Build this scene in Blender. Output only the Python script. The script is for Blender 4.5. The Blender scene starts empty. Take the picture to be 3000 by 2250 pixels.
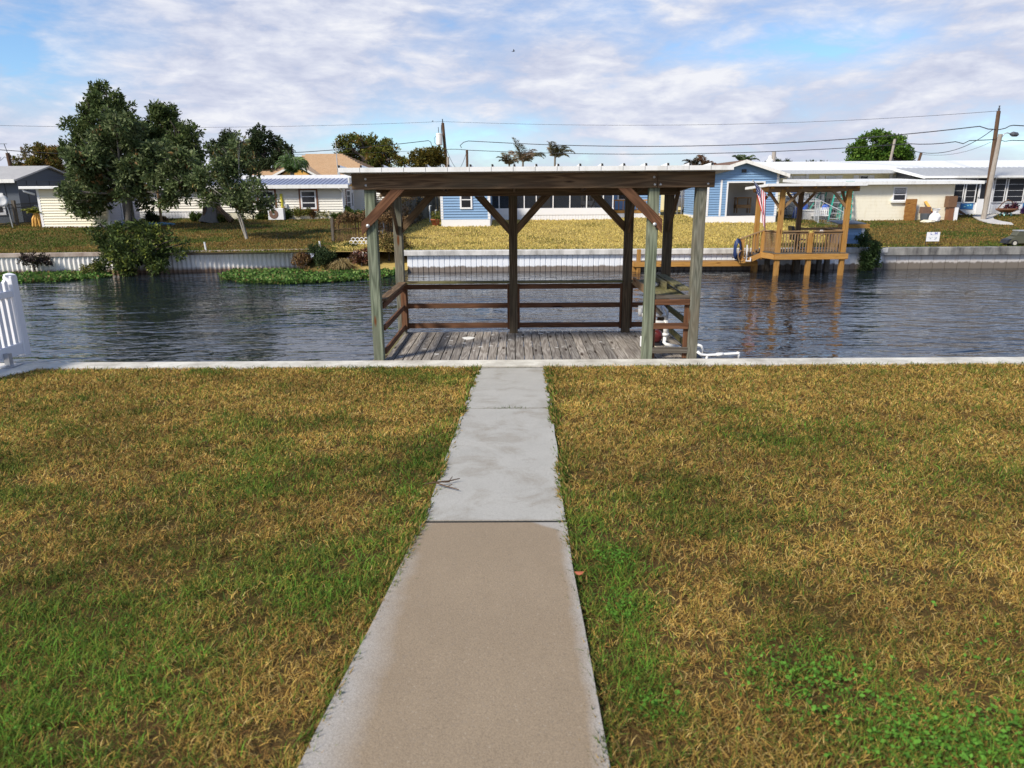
import bpy, bmesh, math, random
import numpy as np
from mathutils import Vector, Matrix
R = math.radians
random.seed(7); RNG = np.random.default_rng(11)
SC = bpy.context.scene
COL = SC.collection

# ------------------------------------------------------------------ camera
EYE = np.array([0.0, 0.0, 3.5]); FPX = 2080.0
_p, _r, _y = R(15.33), R(0.4), R(0.3)
FW = np.array([-math.sin(_y)*math.cos(_p), math.cos(_y)*math.cos(_p), -math.sin(_p)])
_rt = np.array([math.cos(_y), math.sin(_y), 0.0]); _up = np.cross(_rt, FW)
RT = math.cos(_r)*_rt - math.sin(_r)*_up
UP = math.sin(_r)*_rt + math.cos(_r)*_up
cam_d = bpy.data.cameras.new('camera'); cam = bpy.data.objects.new('camera', cam_d); COL.objects.link(cam)
cam_d.sensor_width = 36.0; cam_d.lens = FPX/3000*36; cam_d.clip_start = 0.05; cam_d.clip_end = 3000
M = Matrix(((RT[0], UP[0], -FW[0], EYE[0]), (RT[1], UP[1], -FW[1], EYE[1]), (RT[2], UP[2], -FW[2], EYE[2]), (0, 0, 0, 1)))
cam.matrix_world = M
cam_d.dof.use_dof = True; cam_d.dof.focus_distance = 12.0; cam_d.dof.aperture_fstop = 3.8
SC.camera = cam

# ------------------------------------------------------------------ sun, sky, exposure
SUN_EL, SUN_AZ = 42.0, 228.0           # azimuth clockwise from +Y: behind the viewer and to the left
sd = Vector((math.sin(R(SUN_AZ))*math.cos(R(SUN_EL)), math.cos(R(SUN_AZ))*math.cos(R(SUN_EL)), math.sin(R(SUN_EL))))
sun_d = bpy.data.lights.new('sun', 'SUN'); sun_d.energy = 3.7; sun_d.angle = R(10); sun_d.color = (1.0, 0.92, 0.78)
sun = bpy.data.objects.new('sun', sun_d); COL.objects.link(sun)
sun.rotation_euler = sd.to_track_quat('Z', 'Y').to_euler(); sun.location = (-20, -25, 30)
SC.view_settings.view_transform = 'Standard'; SC.view_settings.look = 'None'
SC.view_settings.gamma = 1; SC.view_settings.exposure = 0.5

def nd(nt, typ, loc=None, **kw):
    n = nt.nodes.new(typ)
    for k, v in kw.items():
        if k.startswith('i_'):
            n.inputs[k[2:].replace('_', ' ')].default_value = v
        else:
            setattr(n, k, v)
    return n
def math_n(nt, op, a, b=None, c=None, clamp=False):
    n = nt.nodes.new('ShaderNodeMath'); n.operation = op; n.use_clamp = clamp
    for i, v in enumerate((a, b, c)):
        if v is None: continue
        if isinstance(v, (int, float)): n.inputs[i].default_value = v
        else: nt.links.new(v, n.inputs[i])
    return n.outputs[0]
def mixc(nt, f, a, b, blend='MIX'):
    n = nt.nodes.new('ShaderNodeMix'); n.data_type = 'RGBA'; n.blend_type = blend
    for idx, v in ((0, f), (6, a), (7, b)):
        if isinstance(v, (int, float)): n.inputs[idx].default_value = v
        elif isinstance(v, (tuple, list)): n.inputs[idx].default_value = (*v[:3], 1)
        else: nt.links.new(v, n.inputs[idx])
    return n.outputs[2]
def ramp(nt, fac, pts, interp='LINEAR'):
    n = nt.nodes.new('ShaderNodeValToRGB'); n.color_ramp.interpolation = interp
    el = n.color_ramp.elements
    while len(el) < len(pts): el.new(0.5)
    for e, (p, c) in zip(el, pts):
        e.position = p; e.color = (*c, 1) if isinstance(c, (tuple, list)) else (c, c, c, 1)
    nt.links.new(fac, n.inputs[0]); return n.outputs[0]
def noise(nt, vec, scale, detail=4, rough=0.5, dist=0.0, out=0):
    n = nt.nodes.new('ShaderNodeTexNoise'); n.inputs['Scale'].default_value = scale
    n.inputs['Detail'].default_value = detail; n.inputs['Roughness'].default_value = rough; n.inputs['Distortion'].default_value = dist
    if vec is not None: nt.links.new(vec, n.inputs['Vector'])
    return n.outputs[out]
def mapping(nt, vec, scale=(1, 1, 1), loc=(0, 0, 0), rot=(0, 0, 0)):
    n = nt.nodes.new('ShaderNodeMapping'); n.inputs['Scale'].default_value = scale; n.inputs['Location'].default_value = loc
    n.inputs['Rotation'].default_value = rot; nt.links.new(vec, n.inputs['Vector']); return n.outputs[0]

W = bpy.data.worlds.new('World'); SC.world = W; W.use_nodes = True
nt = W.node_tree; nt.nodes.clear()
out = nt.nodes.new('ShaderNodeOutputWorld'); bg = nt.nodes.new('ShaderNodeBackground'); bg.inputs[1].default_value = 0.1
nt.links.new(bg.outputs[0], out.inputs[0])
SKYMUL = (0.80, 0.99, 1.20)
sky = nt.nodes.new('ShaderNodeTexSky'); sky.sky_type = 'NISHITA'; sky.sun_disc = False
sky.sun_elevation = R(SUN_EL); sky.sun_rotation = R(SUN_AZ); sky.air_density = 1.0; sky.dust_density = 0.3; sky.ozone_density = 1.5
tc = nt.nodes.new('ShaderNodeTexCoord')
sep = nt.nodes.new('ShaderNodeSeparateXYZ'); nt.links.new(tc.outputs['Generated'], sep.inputs[0])
zc = math_n(nt, 'MAXIMUM', sep.outputs[2], 0.0)
dirv = tc.outputs['Generated']
n1 = noise(nt, mapping(nt, dirv, (1, 1, 2.0), (3.7, 1.9, 0.3)), 3.1, 8, 0.52, 0.25)
n2 = noise(nt, mapping(nt, dirv, (1, 1, 2.6), (9.1, 4.2, 0.4)), 7.5, 10, 0.58, 0.35)
n3 = noise(nt, mapping(nt, dirv, (1, 1, 3.4), (1.2, 8.8, 2.0)), 16.0, 8, 0.6, 0.3)
cov = math_n(nt, 'ADD', math_n(nt, 'MULTIPLY', n1, 0.55), math_n(nt, 'MULTIPLY', n2, 0.45))
cov = math_n(nt, 'ADD', math_n(nt, 'MULTIPLY', cov, 0.8), math_n(nt, 'MULTIPLY', n3, 0.2))
cov = math_n(nt, 'ADD', cov, 0.055)
# breaks in the cloud deck, by compass direction, and clearer sky overhead
ay = math_n(nt, 'MAXIMUM', math_n(nt, 'ABSOLUTE', sep.outputs[1]), 0.02)
uu = math_n(nt, 'DIVIDE', sep.outputs[0], ay); vv = math_n(nt, 'DIVIDE', sep.outputs[2], ay)
for hu, hv, ru, rv, st in [(-0.621, 0.161, 0.125, 0.082, 0.20), (-0.538, 0.063, 0.072, 0.034, 0.16), (-0.139, 0.071, 0.202, 0.029, 0.22), (0.207, 0.045, 0.101, 0.024, 0.16), (0.254, 0.162, 0.096, 0.034, 0.14), (0.415, 0.186, 0.111, 0.034, 0.22), (0.085, 0.224, 0.125, 0.029, 0.15), (0.109, 0.126, 0.058, 0.019, 0.1), (-0.211, 0.026, 0.24, 0.029, 0.12)]:
    du = math_n(nt, 'DIVIDE', math_n(nt, 'SUBTRACT', uu, hu), ru); dv = math_n(nt, 'DIVIDE', math_n(nt, 'SUBTRACT', vv, hv), rv)
    q = math_n(nt, 'ADD', math_n(nt, 'MULTIPLY', du, du), math_n(nt, 'MULTIPLY', dv, dv))
    cov = math_n(nt, 'SUBTRACT', cov, math_n(nt, 'MULTIPLY', math_n(nt, 'POWER', 2.718, math_n(nt, 'MULTIPLY', q, -1.0)), st*0.52))
cov = math_n(nt, 'SUBTRACT', cov, math_n(nt, 'MULTIPLY', math_n(nt, 'SUBTRACT', zc, 0.22, clamp=True), 0.5))
cmask = ramp(nt, cov, [(0.40, 0.0), (0.47, 0.55), (0.56, 1.0)])
shade = math_n(nt, 'ADD', math_n(nt, 'ADD', math_n(nt, 'MULTIPLY', n1, 0.25), math_n(nt, 'MULTIPLY', n2, 0.40)), math_n(nt, 'MULTIPLY', n3, 0.35))
ccol = ramp(nt, shade, [(0.40, (3.5, 3.75, 4.9)), (0.47, (4.2, 4.5, 5.6)), (0.525, (5.0, 5.25, 6.15)), (0.60, (6.3, 6.4, 6.8))])
blue = mixc(nt, 1.0, sky.outputs[0], SKYMUL, 'MULTIPLY')
nt.links.new(mixc(nt, cmask, blue, ccol), bg.inputs[0])

# ------------------------------------------------------------------ materials
MATS = {}
def newmat(name):
    m = bpy.data.materials.new(name); m.use_nodes = True; nt = m.node_tree; nt.nodes.clear()
    o = nt.nodes.new('ShaderNodeOutputMaterial'); b = nt.nodes.new('ShaderNodeBsdfPrincipled')
    nt.links.new(b.outputs[0], o.inputs[0]); MATS[name] = m
    return m, nt, b
def setc(nt, b, c):
    if isinstance(c, (tuple, list)): b.inputs['Base Color'].default_value = (*c, 1)
    else: nt.links.new(c, b.inputs['Base Color'])
def bump(nt, b, h, strength=0.3, dist=0.01):
    n = nt.nodes.new('ShaderNodeBump'); n.inputs['Strength'].default_value = strength; n.inputs['Distance'].default_value = dist
    nt.links.new(h, n.inputs['Height']); nt.links.new(n.outputs[0], b.inputs['Normal'])
def objco(nt): return nt.nodes.new('ShaderNodeTexCoord').outputs['Object']
def geopos(nt): return nt.nodes.new('ShaderNodeNewGeometry').outputs['Position']

def plain(name, c, rough=0.6, var=0.18, scale=6.0, metal=0.0, dirt=None, spec=0.5, bmp=0.0):
    """paint/plastic/metal with soft mottling, fine grime and optional streaky dirt colour"""
    m, nt, b = newmat(name); v = geopos(nt)
    n = noise(nt, v, scale, 6, 0.6)
    col = mixc(nt, n, tuple(x*(1-var) for x in c), tuple(min(1, x*(1+var)) for x in c))
    if dirt:
        d = noise(nt, mapping(nt, v, (3.0, 3.0, 0.8)), 1.7, 8, 0.7)
        col = mixc(nt, ramp(nt, d, [(0.52, 0.0), (0.72, 0.75)]), col, dirt)
    setc(nt, b, col); b.inputs['Roughness'].default_value = rough; b.inputs['Metallic'].default_value = metal
    b.inputs['Specular IOR Level'].default_value = spec
    if bmp: bump(nt, b, noise(nt, v, scale*8, 4, 0.6), bmp, 0.01)
    return m

def wood(name, light, dark, knot=(0.16, 0.055, 0.015), freq=9.0, stain=None, rough=0.85, contrast=1.0, stain_amt=0.6):
    m, nt, b = newmat(name)
    at = nt.nodes.new('ShaderNodeAttribute'); at.attribute_name = 'grain'; g = at.outputs['Vector']
    n = noise(nt, mapping(nt, g, (0.55, 7.0, 7.0)), 1.0, 2, 0.5, 0.15)
    rings = math_n(nt, 'FRACT', math_n(nt, 'MULTIPLY', n, freq))
    rings = math_n(nt, 'PINGPONG', math_n(nt, 'MULTIPLY', rings, 2.0), 1.0)
    fine = noise(nt, mapping(nt, g, (3.0, 130.0, 130.0)), 1.0, 3, 0.6)
    fac = math_n(nt, 'ADD', math_n(nt, 'MULTIPLY', math_n(nt, 'POWER', rings, 1.3), 0.80*contrast), math_n(nt, 'MULTIPLY', fine, 0.30), clamp=True)
    col = mixc(nt, fac, dark, light)
    blotch = noise(nt, mapping(nt, g, (0.9, 2.0, 2.0)), 1.6, 5, 0.6)
    if stain: col = mixc(nt, ramp(nt, blotch, [(0.42, 0.0), (0.66, stain_amt)]), col, stain)
    vor = nt.nodes.new('ShaderNodeTexVoronoi'); vor.inputs['Scale'].default_value = 1.0
    nt.links.new(mapping(nt, g, (1.3, 6.0, 6.0)), vor.inputs['Vector'])
    kn = ramp(nt, vor.outputs['Distance'], [(0.10, 1.0), (0.17, 0.0)])
    col = mixc(nt, kn, col, knot)
    isl = nt.nodes.new('ShaderNodeNewGeometry').outputs['Random Per Island']
    col = mixc(nt, 1.0, col, ramp(nt, isl, [(0, (0.66, 0.66, 0.66)), (1, (1.2, 1.18, 1.15))]), 'MULTIPLY')
    setc(nt, b, col); b.inputs['Roughness'].default_value = rough; b.inputs['Specular IOR Level'].default_value = 0.25
    bump(nt, b, fac, 0.35, 0.004)
    return m

def vcol(name, rough=0.6, spec=0.3, transl=0.0, var=0.0):
    m, nt, b = newmat(name)
    at = nt.nodes.new('ShaderNodeAttribute'); at.attribute_name = 'col'
    setc(nt, b, at.outputs['Color']); b.inputs['Roughness'].default_value = rough; b.inputs['Specular IOR Level'].default_value = spec
    if transl:
        t = nt.nodes.new('ShaderNodeBsdfTranslucent'); nt.links.new(at.outputs['Color'], t.inputs[0])
        mx = nt.nodes.new('ShaderNodeMixShader'); mx.inputs[0].default_value = transl
        nt.links.new(b.outputs[0], mx.inputs[1]); nt.links.new(t.outputs[0], mx.inputs[2])
        o = [n for n in nt.nodes if n.type == 'OUTPUT_MATERIAL'][0]; nt.links.new(mx.outputs[0], o.inputs[0])
    return m

wood('wood_green', (0.30, 0.345, 0.25), (0.085, 0.105, 0.07), (0.17, 0.05, 0.012), 7, (0.26, 0.25, 0.19), stain_amt=.35)
wood('wood_greygreen', (0.27, 0.27, 0.22), (0.10, 0.105, 0.08), (0.14, 0.05, 0.015), 12, (0.21, 0.17, 0.12))
wood('wood_brown', (0.25, 0.16, 0.09), (0.085, 0.05, 0.028), (0.02, 0.01, 0.006), 8, (0.14, 0.115, 0.075))
wood('wood_red', (0.23, 0.11, 0.058), (0.085, 0.036, 0.018), (0.04, 0.015, 0.008), 9, (0.10, 0.055, 0.032))
wood('wood_deck', (0.43, 0.40, 0.365), (0.12, 0.10, 0.088), (0.05, 0.035, 0.025), 9, (0.20, 0.175, 0.15), contrast=0.9)
wood('wood_gold', (0.56, 0.31, 0.085), (0.34, 0.16, 0.035), (0.16, 0.06, 0.015), 7, (0.45, 0.25, 0.09), contrast=0.7)
wood('wood_tan', (0.36, 0.22, 0.10), (0.20, 0.11, 0.05), (0.10, 0.04, 0.015), 7, (0.30, 0.23, 0.15), contrast=0.7)
wood('wood_slab', (0.42, 0.22, 0.06), (0.19, 0.07, 0.02), (0.09, 0.03, 0.01), 14)
wood('wood_mossy', (0.23, 0.21, 0.11), (0.10, 0.085, 0.045), (0.05, 0.03, 0.015), 9, (0.15, 0.15, 0.05))
wood('wood_postshaded', (0.17, 0.125, 0.08), (0.05, 0.034, 0.02), (0.03, 0.016, 0.01), 9, (0.13, 0.11, 0.07))  # back posts: brown darkened to carry the roof's shadow in the colour
wood('wood_old', (0.20, 0.18, 0.15), (0.07, 0.055, 0.045), (0.05, 0.03, 0.02), 9, (0.11, 0.09, 0.07))
wood('wood_stick', (0.20, 0.13, 0.08), (0.06, 0.035, 0.02), (0.03, 0.02, 0.01), 6)
plain('white_vinyl', (0.80, 0.80, 0.82), 0.4, 0.03, 3)
plain('white_paint', (0.80, 0.79, 0.76), 0.55, 0.05, 3, dirt=(0.52, 0.50, 0.45))
plain('cream_siding', (0.79, 0.74, 0.58), 0.55, 0.05, 2)
plain('white_siding', (0.76, 0.73, 0.66), 0.55, 0.05, 2)
plain('shaded_siding', (0.60, 0.57, 0.58), 0.55, 0.05, 2)  # cream shed's right side, its shade put into the siding colour
plain('blue_siding', (0.20, 0.335, 0.53), 0.5, 0.06, 2)
plain('grey_panel', (0.085, 0.10, 0.125), 0.6, 0.10, 2)
plain('yellow_stucco', (0.80, 0.73, 0.47), 0.75, 0.06, 2.5, dirt=(0.66, 0.58, 0.36), bmp=0.2)
plain('pale_block', (0.84, 0.79, 0.65), 0.75, 0.05, 2.5, dirt=(0.74, 0.67, 0.50), bmp=0.2)
plain('white_roof', (0.80, 0.80, 0.79), 0.45, 0.05, 1.5, dirt=(0.55, 0.54, 0.50))
plain('metal_roof', (0.30, 0.33, 0.44), 0.4, 0.15, 2, 0.3)
plain('grey_roof', (0.38, 0.37, 0.36), 0.7, 0.15, 1.2, dirt=(0.24, 0.23, 0.23))
plain('dark_glass', (0.018, 0.018, 0.022), 0.12, 0.25, 1.2)
plain('screen_black', (0.012, 0.013, 0.018), 0.55, 0.3, 2)
plain('brown_trim', (0.20, 0.085, 0.04), 0.6, 0.15, 6)
plain('black_metal', (0.02, 0.02, 0.024), 0.45, 0.2, 8)
plain('steel', (0.42, 0.43, 0.45), 0.35, 0.15, 10, 0.7)
plain('galv', (0.55, 0.56, 0.57), 0.45, 0.2, 10, 0.5)
plain('pole_grey', (0.33, 0.29, 0.25), 0.9, 0.25, 6, dirt=(0.17, 0.13, 0.10))
plain('pole_brown', (0.10, 0.055, 0.03), 0.9, 0.3, 6, dirt=(0.05, 0.03, 0.02))
plain('bark', (0.17, 0.15, 0.125), 0.95, 0.35, 12, bmp=0.6)
plain('bark_pale', (0.33, 0.31, 0.28), 0.95, 0.4, 14, dirt=(0.06, 0.05, 0.045), bmp=0.6)
plain('bark_dark', (0.07, 0.055, 0.045), 0.95, 0.35, 12, bmp=0.6)
plain('pvc', (0.80, 0.80, 0.79), 0.35, 0.04, 8)
plain('red_motor', (0.10, 0.012, 0.012), 0.4, 0.3, 12)
plain('terracotta', (0.38, 0.11, 0.05), 0.7, 0.2, 10)
plain('ladder_green', (0.03, 0.33, 0.25), 0.45, 0.1, 6)
plain('barrel_blue', (0.012, 0.09, 0.50), 0.35, 0.1, 5)
plain('bin_grey', (0.075, 0.085, 0.10), 0.5, 0.2, 5)
plain('bin_blue', (0.06, 0.10, 0.22), 0.5, 0.2, 5)
plain('wire_black', (0.015, 0.015, 0.02), 0.6, 0.2, 5)
plain('cord_cream', (0.72, 0.67, 0.52), 0.5, 0.05, 5)
plain('hose_blue', (0.012, 0.03, 0.11), 0.45, 0.2, 8)
plain('flag_red', (0.52, 0.02, 0.035), 0.8, 0.12, 14)
plain('flag_white', (0.80, 0.78, 0.78), 0.8, 0.05, 14)
plain('flag_blue', (0.02, 0.03, 0.12), 0.8, 0.12, 14)
plain('sign_blue', (0.03, 0.17, 0.42), 0.5, 0.25, 9)
plain('letter_blue', (0.10, 0.12, 0.45), 0.6, 0.1, 9)
plain('letter_grey', (0.42, 0.46, 0.52), 0.6, 0.15, 20)
plain('brown_board', (0.16, 0.085, 0.045), 0.7, 0.25, 6)
plain('rust', (0.17, 0.10, 0.07), 0.9, 0.4, 14)
plain('car_blue', (0.05, 0.075, 0.15), 0.2, 0.05, 4)
plain('rubber', (0.015, 0.015, 0.015), 0.8, 0.2, 9)
plain('olive_paint', (0.09, 0.09, 0.06), 0.5, 0.2, 9)
plain('plastic_white', (0.82, 0.82, 0.84), 0.5, 0.06, 9)
plain('tarp_blue', (0.10, 0.22, 0.30), 0.6, 0.5, 5)
plain('turquoise', (0.35, 0.72, 0.68), 0.5, 0.1, 6)
plain('red_plastic', (0.45, 0.02, 0.03), 0.4, 0.1, 6)
plain('purple', (0.10, 0.04, 0.16), 0.8, 0.3, 9)
plain('yellow_pipe', (0.62, 0.55, 0.06), 0.5, 0.12, 6)
plain('amber', (0.72, 0.40, 0.09), 0.6, 0.15, 6)
plain('room_grey', (0.62, 0.62, 0.62), 0.8, 0.1, 2)
plain('bird_black', (0.02, 0.02, 0.02), 0.8, 0.1, 6)
vcol('leaf', 0.6, 0.14, 0.25)
vcol('grass_blade', 0.75, 0.12, 0.25)
vcol('frond', 0.6, 0.3, 0.15)

# concrete: caps and slabs
def concrete(name, c, dark, rough=0.85, streak=False):
    m, nt, b = newmat(name); v = geopos(nt)
    big = noise(nt, mapping(nt, v, (1, 1, 0.35) if streak else (1, 1, 1)), 2.2, 8, 0.65)
    fine = noise(nt, v, 60, 4, 0.6)
    col = mixc(nt, ramp(nt, big, [(0.38, 0.0), (0.68, 1.0)]), c, dark)
    col = mixc(nt, ramp(nt, fine, [(0.3, 0.25), (0.6, 0.0)]), col, tuple(x*0.5 for x in dark))
    setc(nt, b, col); b.inputs['Roughness'].default_value = rough
    bump(nt, b, fine, 0.3, 0.006); return m
concrete('cap_near', (0.72, 0.69, 0.61), (0.40, 0.37, 0.31))
concrete('cap_far', (0.70, 0.68, 0.65), (0.30, 0.29, 0.27), streak=True)
concrete('cap_left', (0.52, 0.44, 0.37), (0.28, 0.21, 0.17), streak=True)
concrete('cap_right', (0.34, 0.33, 0.31), (0.045, 0.043, 0.045), streak=True)
concrete('slab_far', (0.62, 0.60, 0.57), (0.48, 0.46, 0.43))

# the walkway: pale slabs, brown algae stain filling most of the first slab, blotches on the others
m, nt, b = newmat('walkway'); v = geopos(nt); s = nt.nodes.new('ShaderNodeSeparateXYZ'); nt.links.new(v, s.inputs[0])
nb = noise(nt, v, 3.0, 7, 0.6); nf = noise(nt, v, 95, 3, 0.6); nm = noise(nt, mapping(nt, v, (1.2, 1.0, 1)), 1.9, 10, 0.68, 0.6)
base = mixc(nt, nb, (0.38, 0.365, 0.325), (0.50, 0.48, 0.43))
base = mixc(nt, ramp(nt, nm, [(0.49, 0.0), (0.68, 0.75)]), base, (0.27, 0.235, 0.18))
wob = math_n(nt, 'MULTIPLY', math_n(nt, 'SUBTRACT', nb, 0.5), 0.34)
el_ = ramp(nt, math_n(nt, 'ADD', math_n(nt, 'ADD', s.outputs[0], 0.62), math_n(nt, 'MULTIPLY', wob, 0.6)), [(0.0, 0.0), (0.14, 1.0)])
er_ = ramp(nt, math_n(nt, 'ADD', math_n(nt, 'SUBTRACT', 0.275, s.outputs[0]), math_n(nt, 'MULTIPLY', wob, 0.25)), [(0.0, 0.0), (0.05, 1.0)])
ee = math_n(nt, 'SUBTRACT', 3.82, s.outputs[1])
ee = ramp(nt, math_n(nt, 'SUBTRACT', ee, math_n(nt, 'MULTIPLY', math_n(nt, 'ADD', math_n(nt, 'SUBTRACT', s.outputs[0], 0.06), math_n(nt, 'MULTIPLY', wob, 0.25), clamp=True), 0.8)), [(0.0, 0.0), (0.03, 1.0)])
mk = math_n(nt, 'MULTIPLY', math_n(nt, 'MULTIPLY', el_, er_), ee)
nb2 = noise(nt, mapping(nt, v, (1.6, 0.9, 1)), 2.4, 9, 0.68)
brown = mixc(nt, nb2, (0.245, 0.18, 0.11), (0.345, 0.26, 0.165))
base = mixc(nt, ramp(nt, math_n(nt, 'SUBTRACT', 3.81, s.outputs[1]), [(0.0, 0.0), (0.01, 0.75)]), base, (0.39, 0.35, 0.305))
base = mixc(nt, math_n(nt, 'MULTIPLY', mk, 0.95), base, brown)
vo = nt.nodes.new('ShaderNodeTexVoronoi'); vo.inputs['Scale'].default_value = 38; nt.links.new(v, vo.inputs['Vector'])
base = mixc(nt, ramp(nt, vo.outputs['Distance'], [(0.08, 0.22), (0.16, 0.0)]), base, (0.62, 0.56, 0.47))
nf2 = noise(nt, v, 240, 2, 0.5)
base = mixc(nt, 1.0, base, ramp(nt, nf2, [(0.36, (0.72, 0.71, 0.70)), (0.62, (1.12, 1.12, 1.12))]), 'MULTIPLY')
base = mixc(nt, ramp(nt, nf, [(0.30, 0.42), (0.42, 0.0)]), base, (0.20, 0.17, 0.14))
setc(nt, b, base); b.inputs['Roughness'].default_value = 0.85; bump(nt, b, nf, 0.4, 0.004)

# lawn soil/thatch
def turf(name, mode):
    m, nt, b = newmat(name); v = geopos(nt); s = nt.nodes.new('ShaderNodeSeparateXYZ'); nt.links.new(v, s.inputs[0])
    f = noise(nt, v, 45 if mode == 'near' else 9, 5, 0.7); g = noise(nt, mapping(nt, v, (1, 1, 0)), 0.9 if mode == 'near' else 0.35, 6, 0.62)
    if mode == 'near':
        col = mixc(nt, f, (0.05, 0.032, 0.013), (0.17, 0.105, 0.036))
        col = mixc(nt, ramp(nt, g, [(0.48, 0.0), (0.64, 0.5)]), col, (0.07, 0.065, 0.015))
    else:
        wv = math_n(nt, 'MULTIPLY', math_n(nt, 'SUBTRACT', g, 0.5), 3.0)
        x = math_n(nt, 'ADD', s.outputs[0], wv)
        gold = mixc(nt, f, (0.32, 0.23, 0.07), (0.50, 0.38, 0.13))
        gold = mixc(nt, ramp(nt, g, [(0.5, 0.0), (0.68, 0.5)]), gold, (0.26, 0.15, 0.06))
        dk = mixc(nt, f, (0.085, 0.062, 0.022), (0.19, 0.125, 0.045))
        dk = mixc(nt, ramp(nt, g, [(0.44, 0.0), (0.58, 0.75)]), dk, (0.07, 0.095, 0.02))
        lf = ramp(nt, math_n(nt, 'MULTIPLY', math_n(nt, 'ADD', x, 9.0), 0.6), [(0.0, 0.0), (1.0, 1.0)])
        rg = ramp(nt, math_n(nt, 'MULTIPLY', math_n(nt, 'SUBTRACT', 17.0, x), 0.5), [(0.0, 0.0), (1.0, 1.0)])
        col = mixc(nt, math_n(nt, 'MULTIPLY', lf, rg), dk, gold)
    setc(nt, b, col); b.inputs['Roughness'].default_value = 0.95; b.inputs['Specular IOR Level'].default_value = 0.1
    bump(nt, b, f, 0.8, 0.03 if mode == 'near' else 0.06); return m
turf('turf_near', 'near'); turf('turf_far', 'far')

# canal water: dark, glossy, wind ripples running across the canal
m, nt, b = newmat('canal_water'); v = geopos(nt)
wv1 = noise(nt, mapping(nt, v, (0.85, 2.1, 1), (0, 0, 0), (0, 0, R(-8))), 1.0, 2, 0.45, 0.5)
wv2 = noise(nt, mapping(nt, v, (2.6, 6.5, 1), (5, 0, 0), (0, 0, R(9))), 1.0, 2, 0.5, 0.4)
wv3 = noise(nt, mapping(nt, v, (0.12, 0.20, 1)), 1.0, 3, 0.5)
amp = ramp(nt, wv3, [(0.38, 0.30), (0.62, 1.25)])
h = math_n(nt, 'ADD', math_n(nt, 'MULTIPLY', wv1, 1.0), math_n(nt, 'MULTIPLY', wv2, 0.30))
h = math_n(nt, 'MULTIPLY', h, amp)
setc(nt, b, (0.010, 0.015, 0.022)); b.inputs['Roughness'].default_value = 0.02; b.inputs['IOR'].default_value = 1.45
b.inputs['Specular IOR Level'].default_value = 0.75
bump(nt, b, h, 1.0, 0.085)

# galvanised corrugated sheet with rust at the foot; vinyl sheet piling with tide stain
def stained(name, c, low, lo_z, hi_z, rough=0.5, streak=(0.30, 0.20, 0.12), amt=0.5):
    m, nt, b = newmat(name); v = geopos(nt); s = nt.nodes.new('ShaderNodeSeparateXYZ'); nt.links.new(v, s.inputs[0])
    n = noise(nt, mapping(nt, v, (2.5, 1, 0.5)), 2.2, 7, 0.65)
    zz = math_n(nt, 'ADD', s.outputs[2], math_n(nt, 'MULTIPLY', math_n(nt, 'SUBTRACT', n, 0.5), 0.25))
    col = mixc(nt, ramp(nt, n, [(0.5, 0.0), (0.72, amt)]), c, streak)
    f = math_n(nt, 'DIVIDE', math_n(nt, 'SUBTRACT', zz, lo_z), hi_z-lo_z, clamp=True)
    col = mixc(nt, f, low, col); setc(nt, b, col); b.inputs['Roughness'].default_value = rough; return m
stained('corrugated', (0.82, 0.80, 0.77), (0.24, 0.15, 0.095), 0.10, 0.26, 0.5, (0.42, 0.32, 0.22), 0.32)
stained('vinyl_pile', (0.80, 0.82, 0.86), (0.20, 0.165, 0.14), 0.20, 0.26, 0.5, (0.62, 0.66, 0.74), 0.5)
stained('concrete_pile', (0.58, 0.56, 0.55), (0.17, 0.145, 0.12), 0.24, 0.32, 0.7, (0.42, 0.34, 0.28), 0.5)
# roof tiles
m, nt, b = newmat('tile_roof'); v = geopos(nt)
n = noise(nt, v, 2.5, 6, 0.65); nn = noise(nt, v, 14, 3, 0.6)
col = mixc(nt, n, (0.44, 0.29, 0.17), (0.58, 0.42, 0.27)); col = mixc(nt, ramp(nt, nn, [(0.5, 0), (0.7, 0.5)]), col, (0.34, 0.2, 0.11))
setc(nt, b, col); b.inputs['Roughness'].default_value = 0.85
m, nt, b = newmat('screen_mesh'); setc(nt, b, (0.012, 0.013, 0.018)); b.inputs['Roughness'].default_value = 0.7
t_ = nt.nodes.new('ShaderNodeBsdfTransparent'); mx = nt.nodes.new('ShaderNodeMixShader'); mx.inputs[0].default_value = 0.45
nt.links.new(t_.outputs[0], mx.inputs[1]); nt.links.new(b.outputs[0], mx.inputs[2]); nt.links.new(mx.outputs[0], [n for n in nt.nodes if n.type == 'OUTPUT_MATERIAL'][0].inputs[0])

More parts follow.
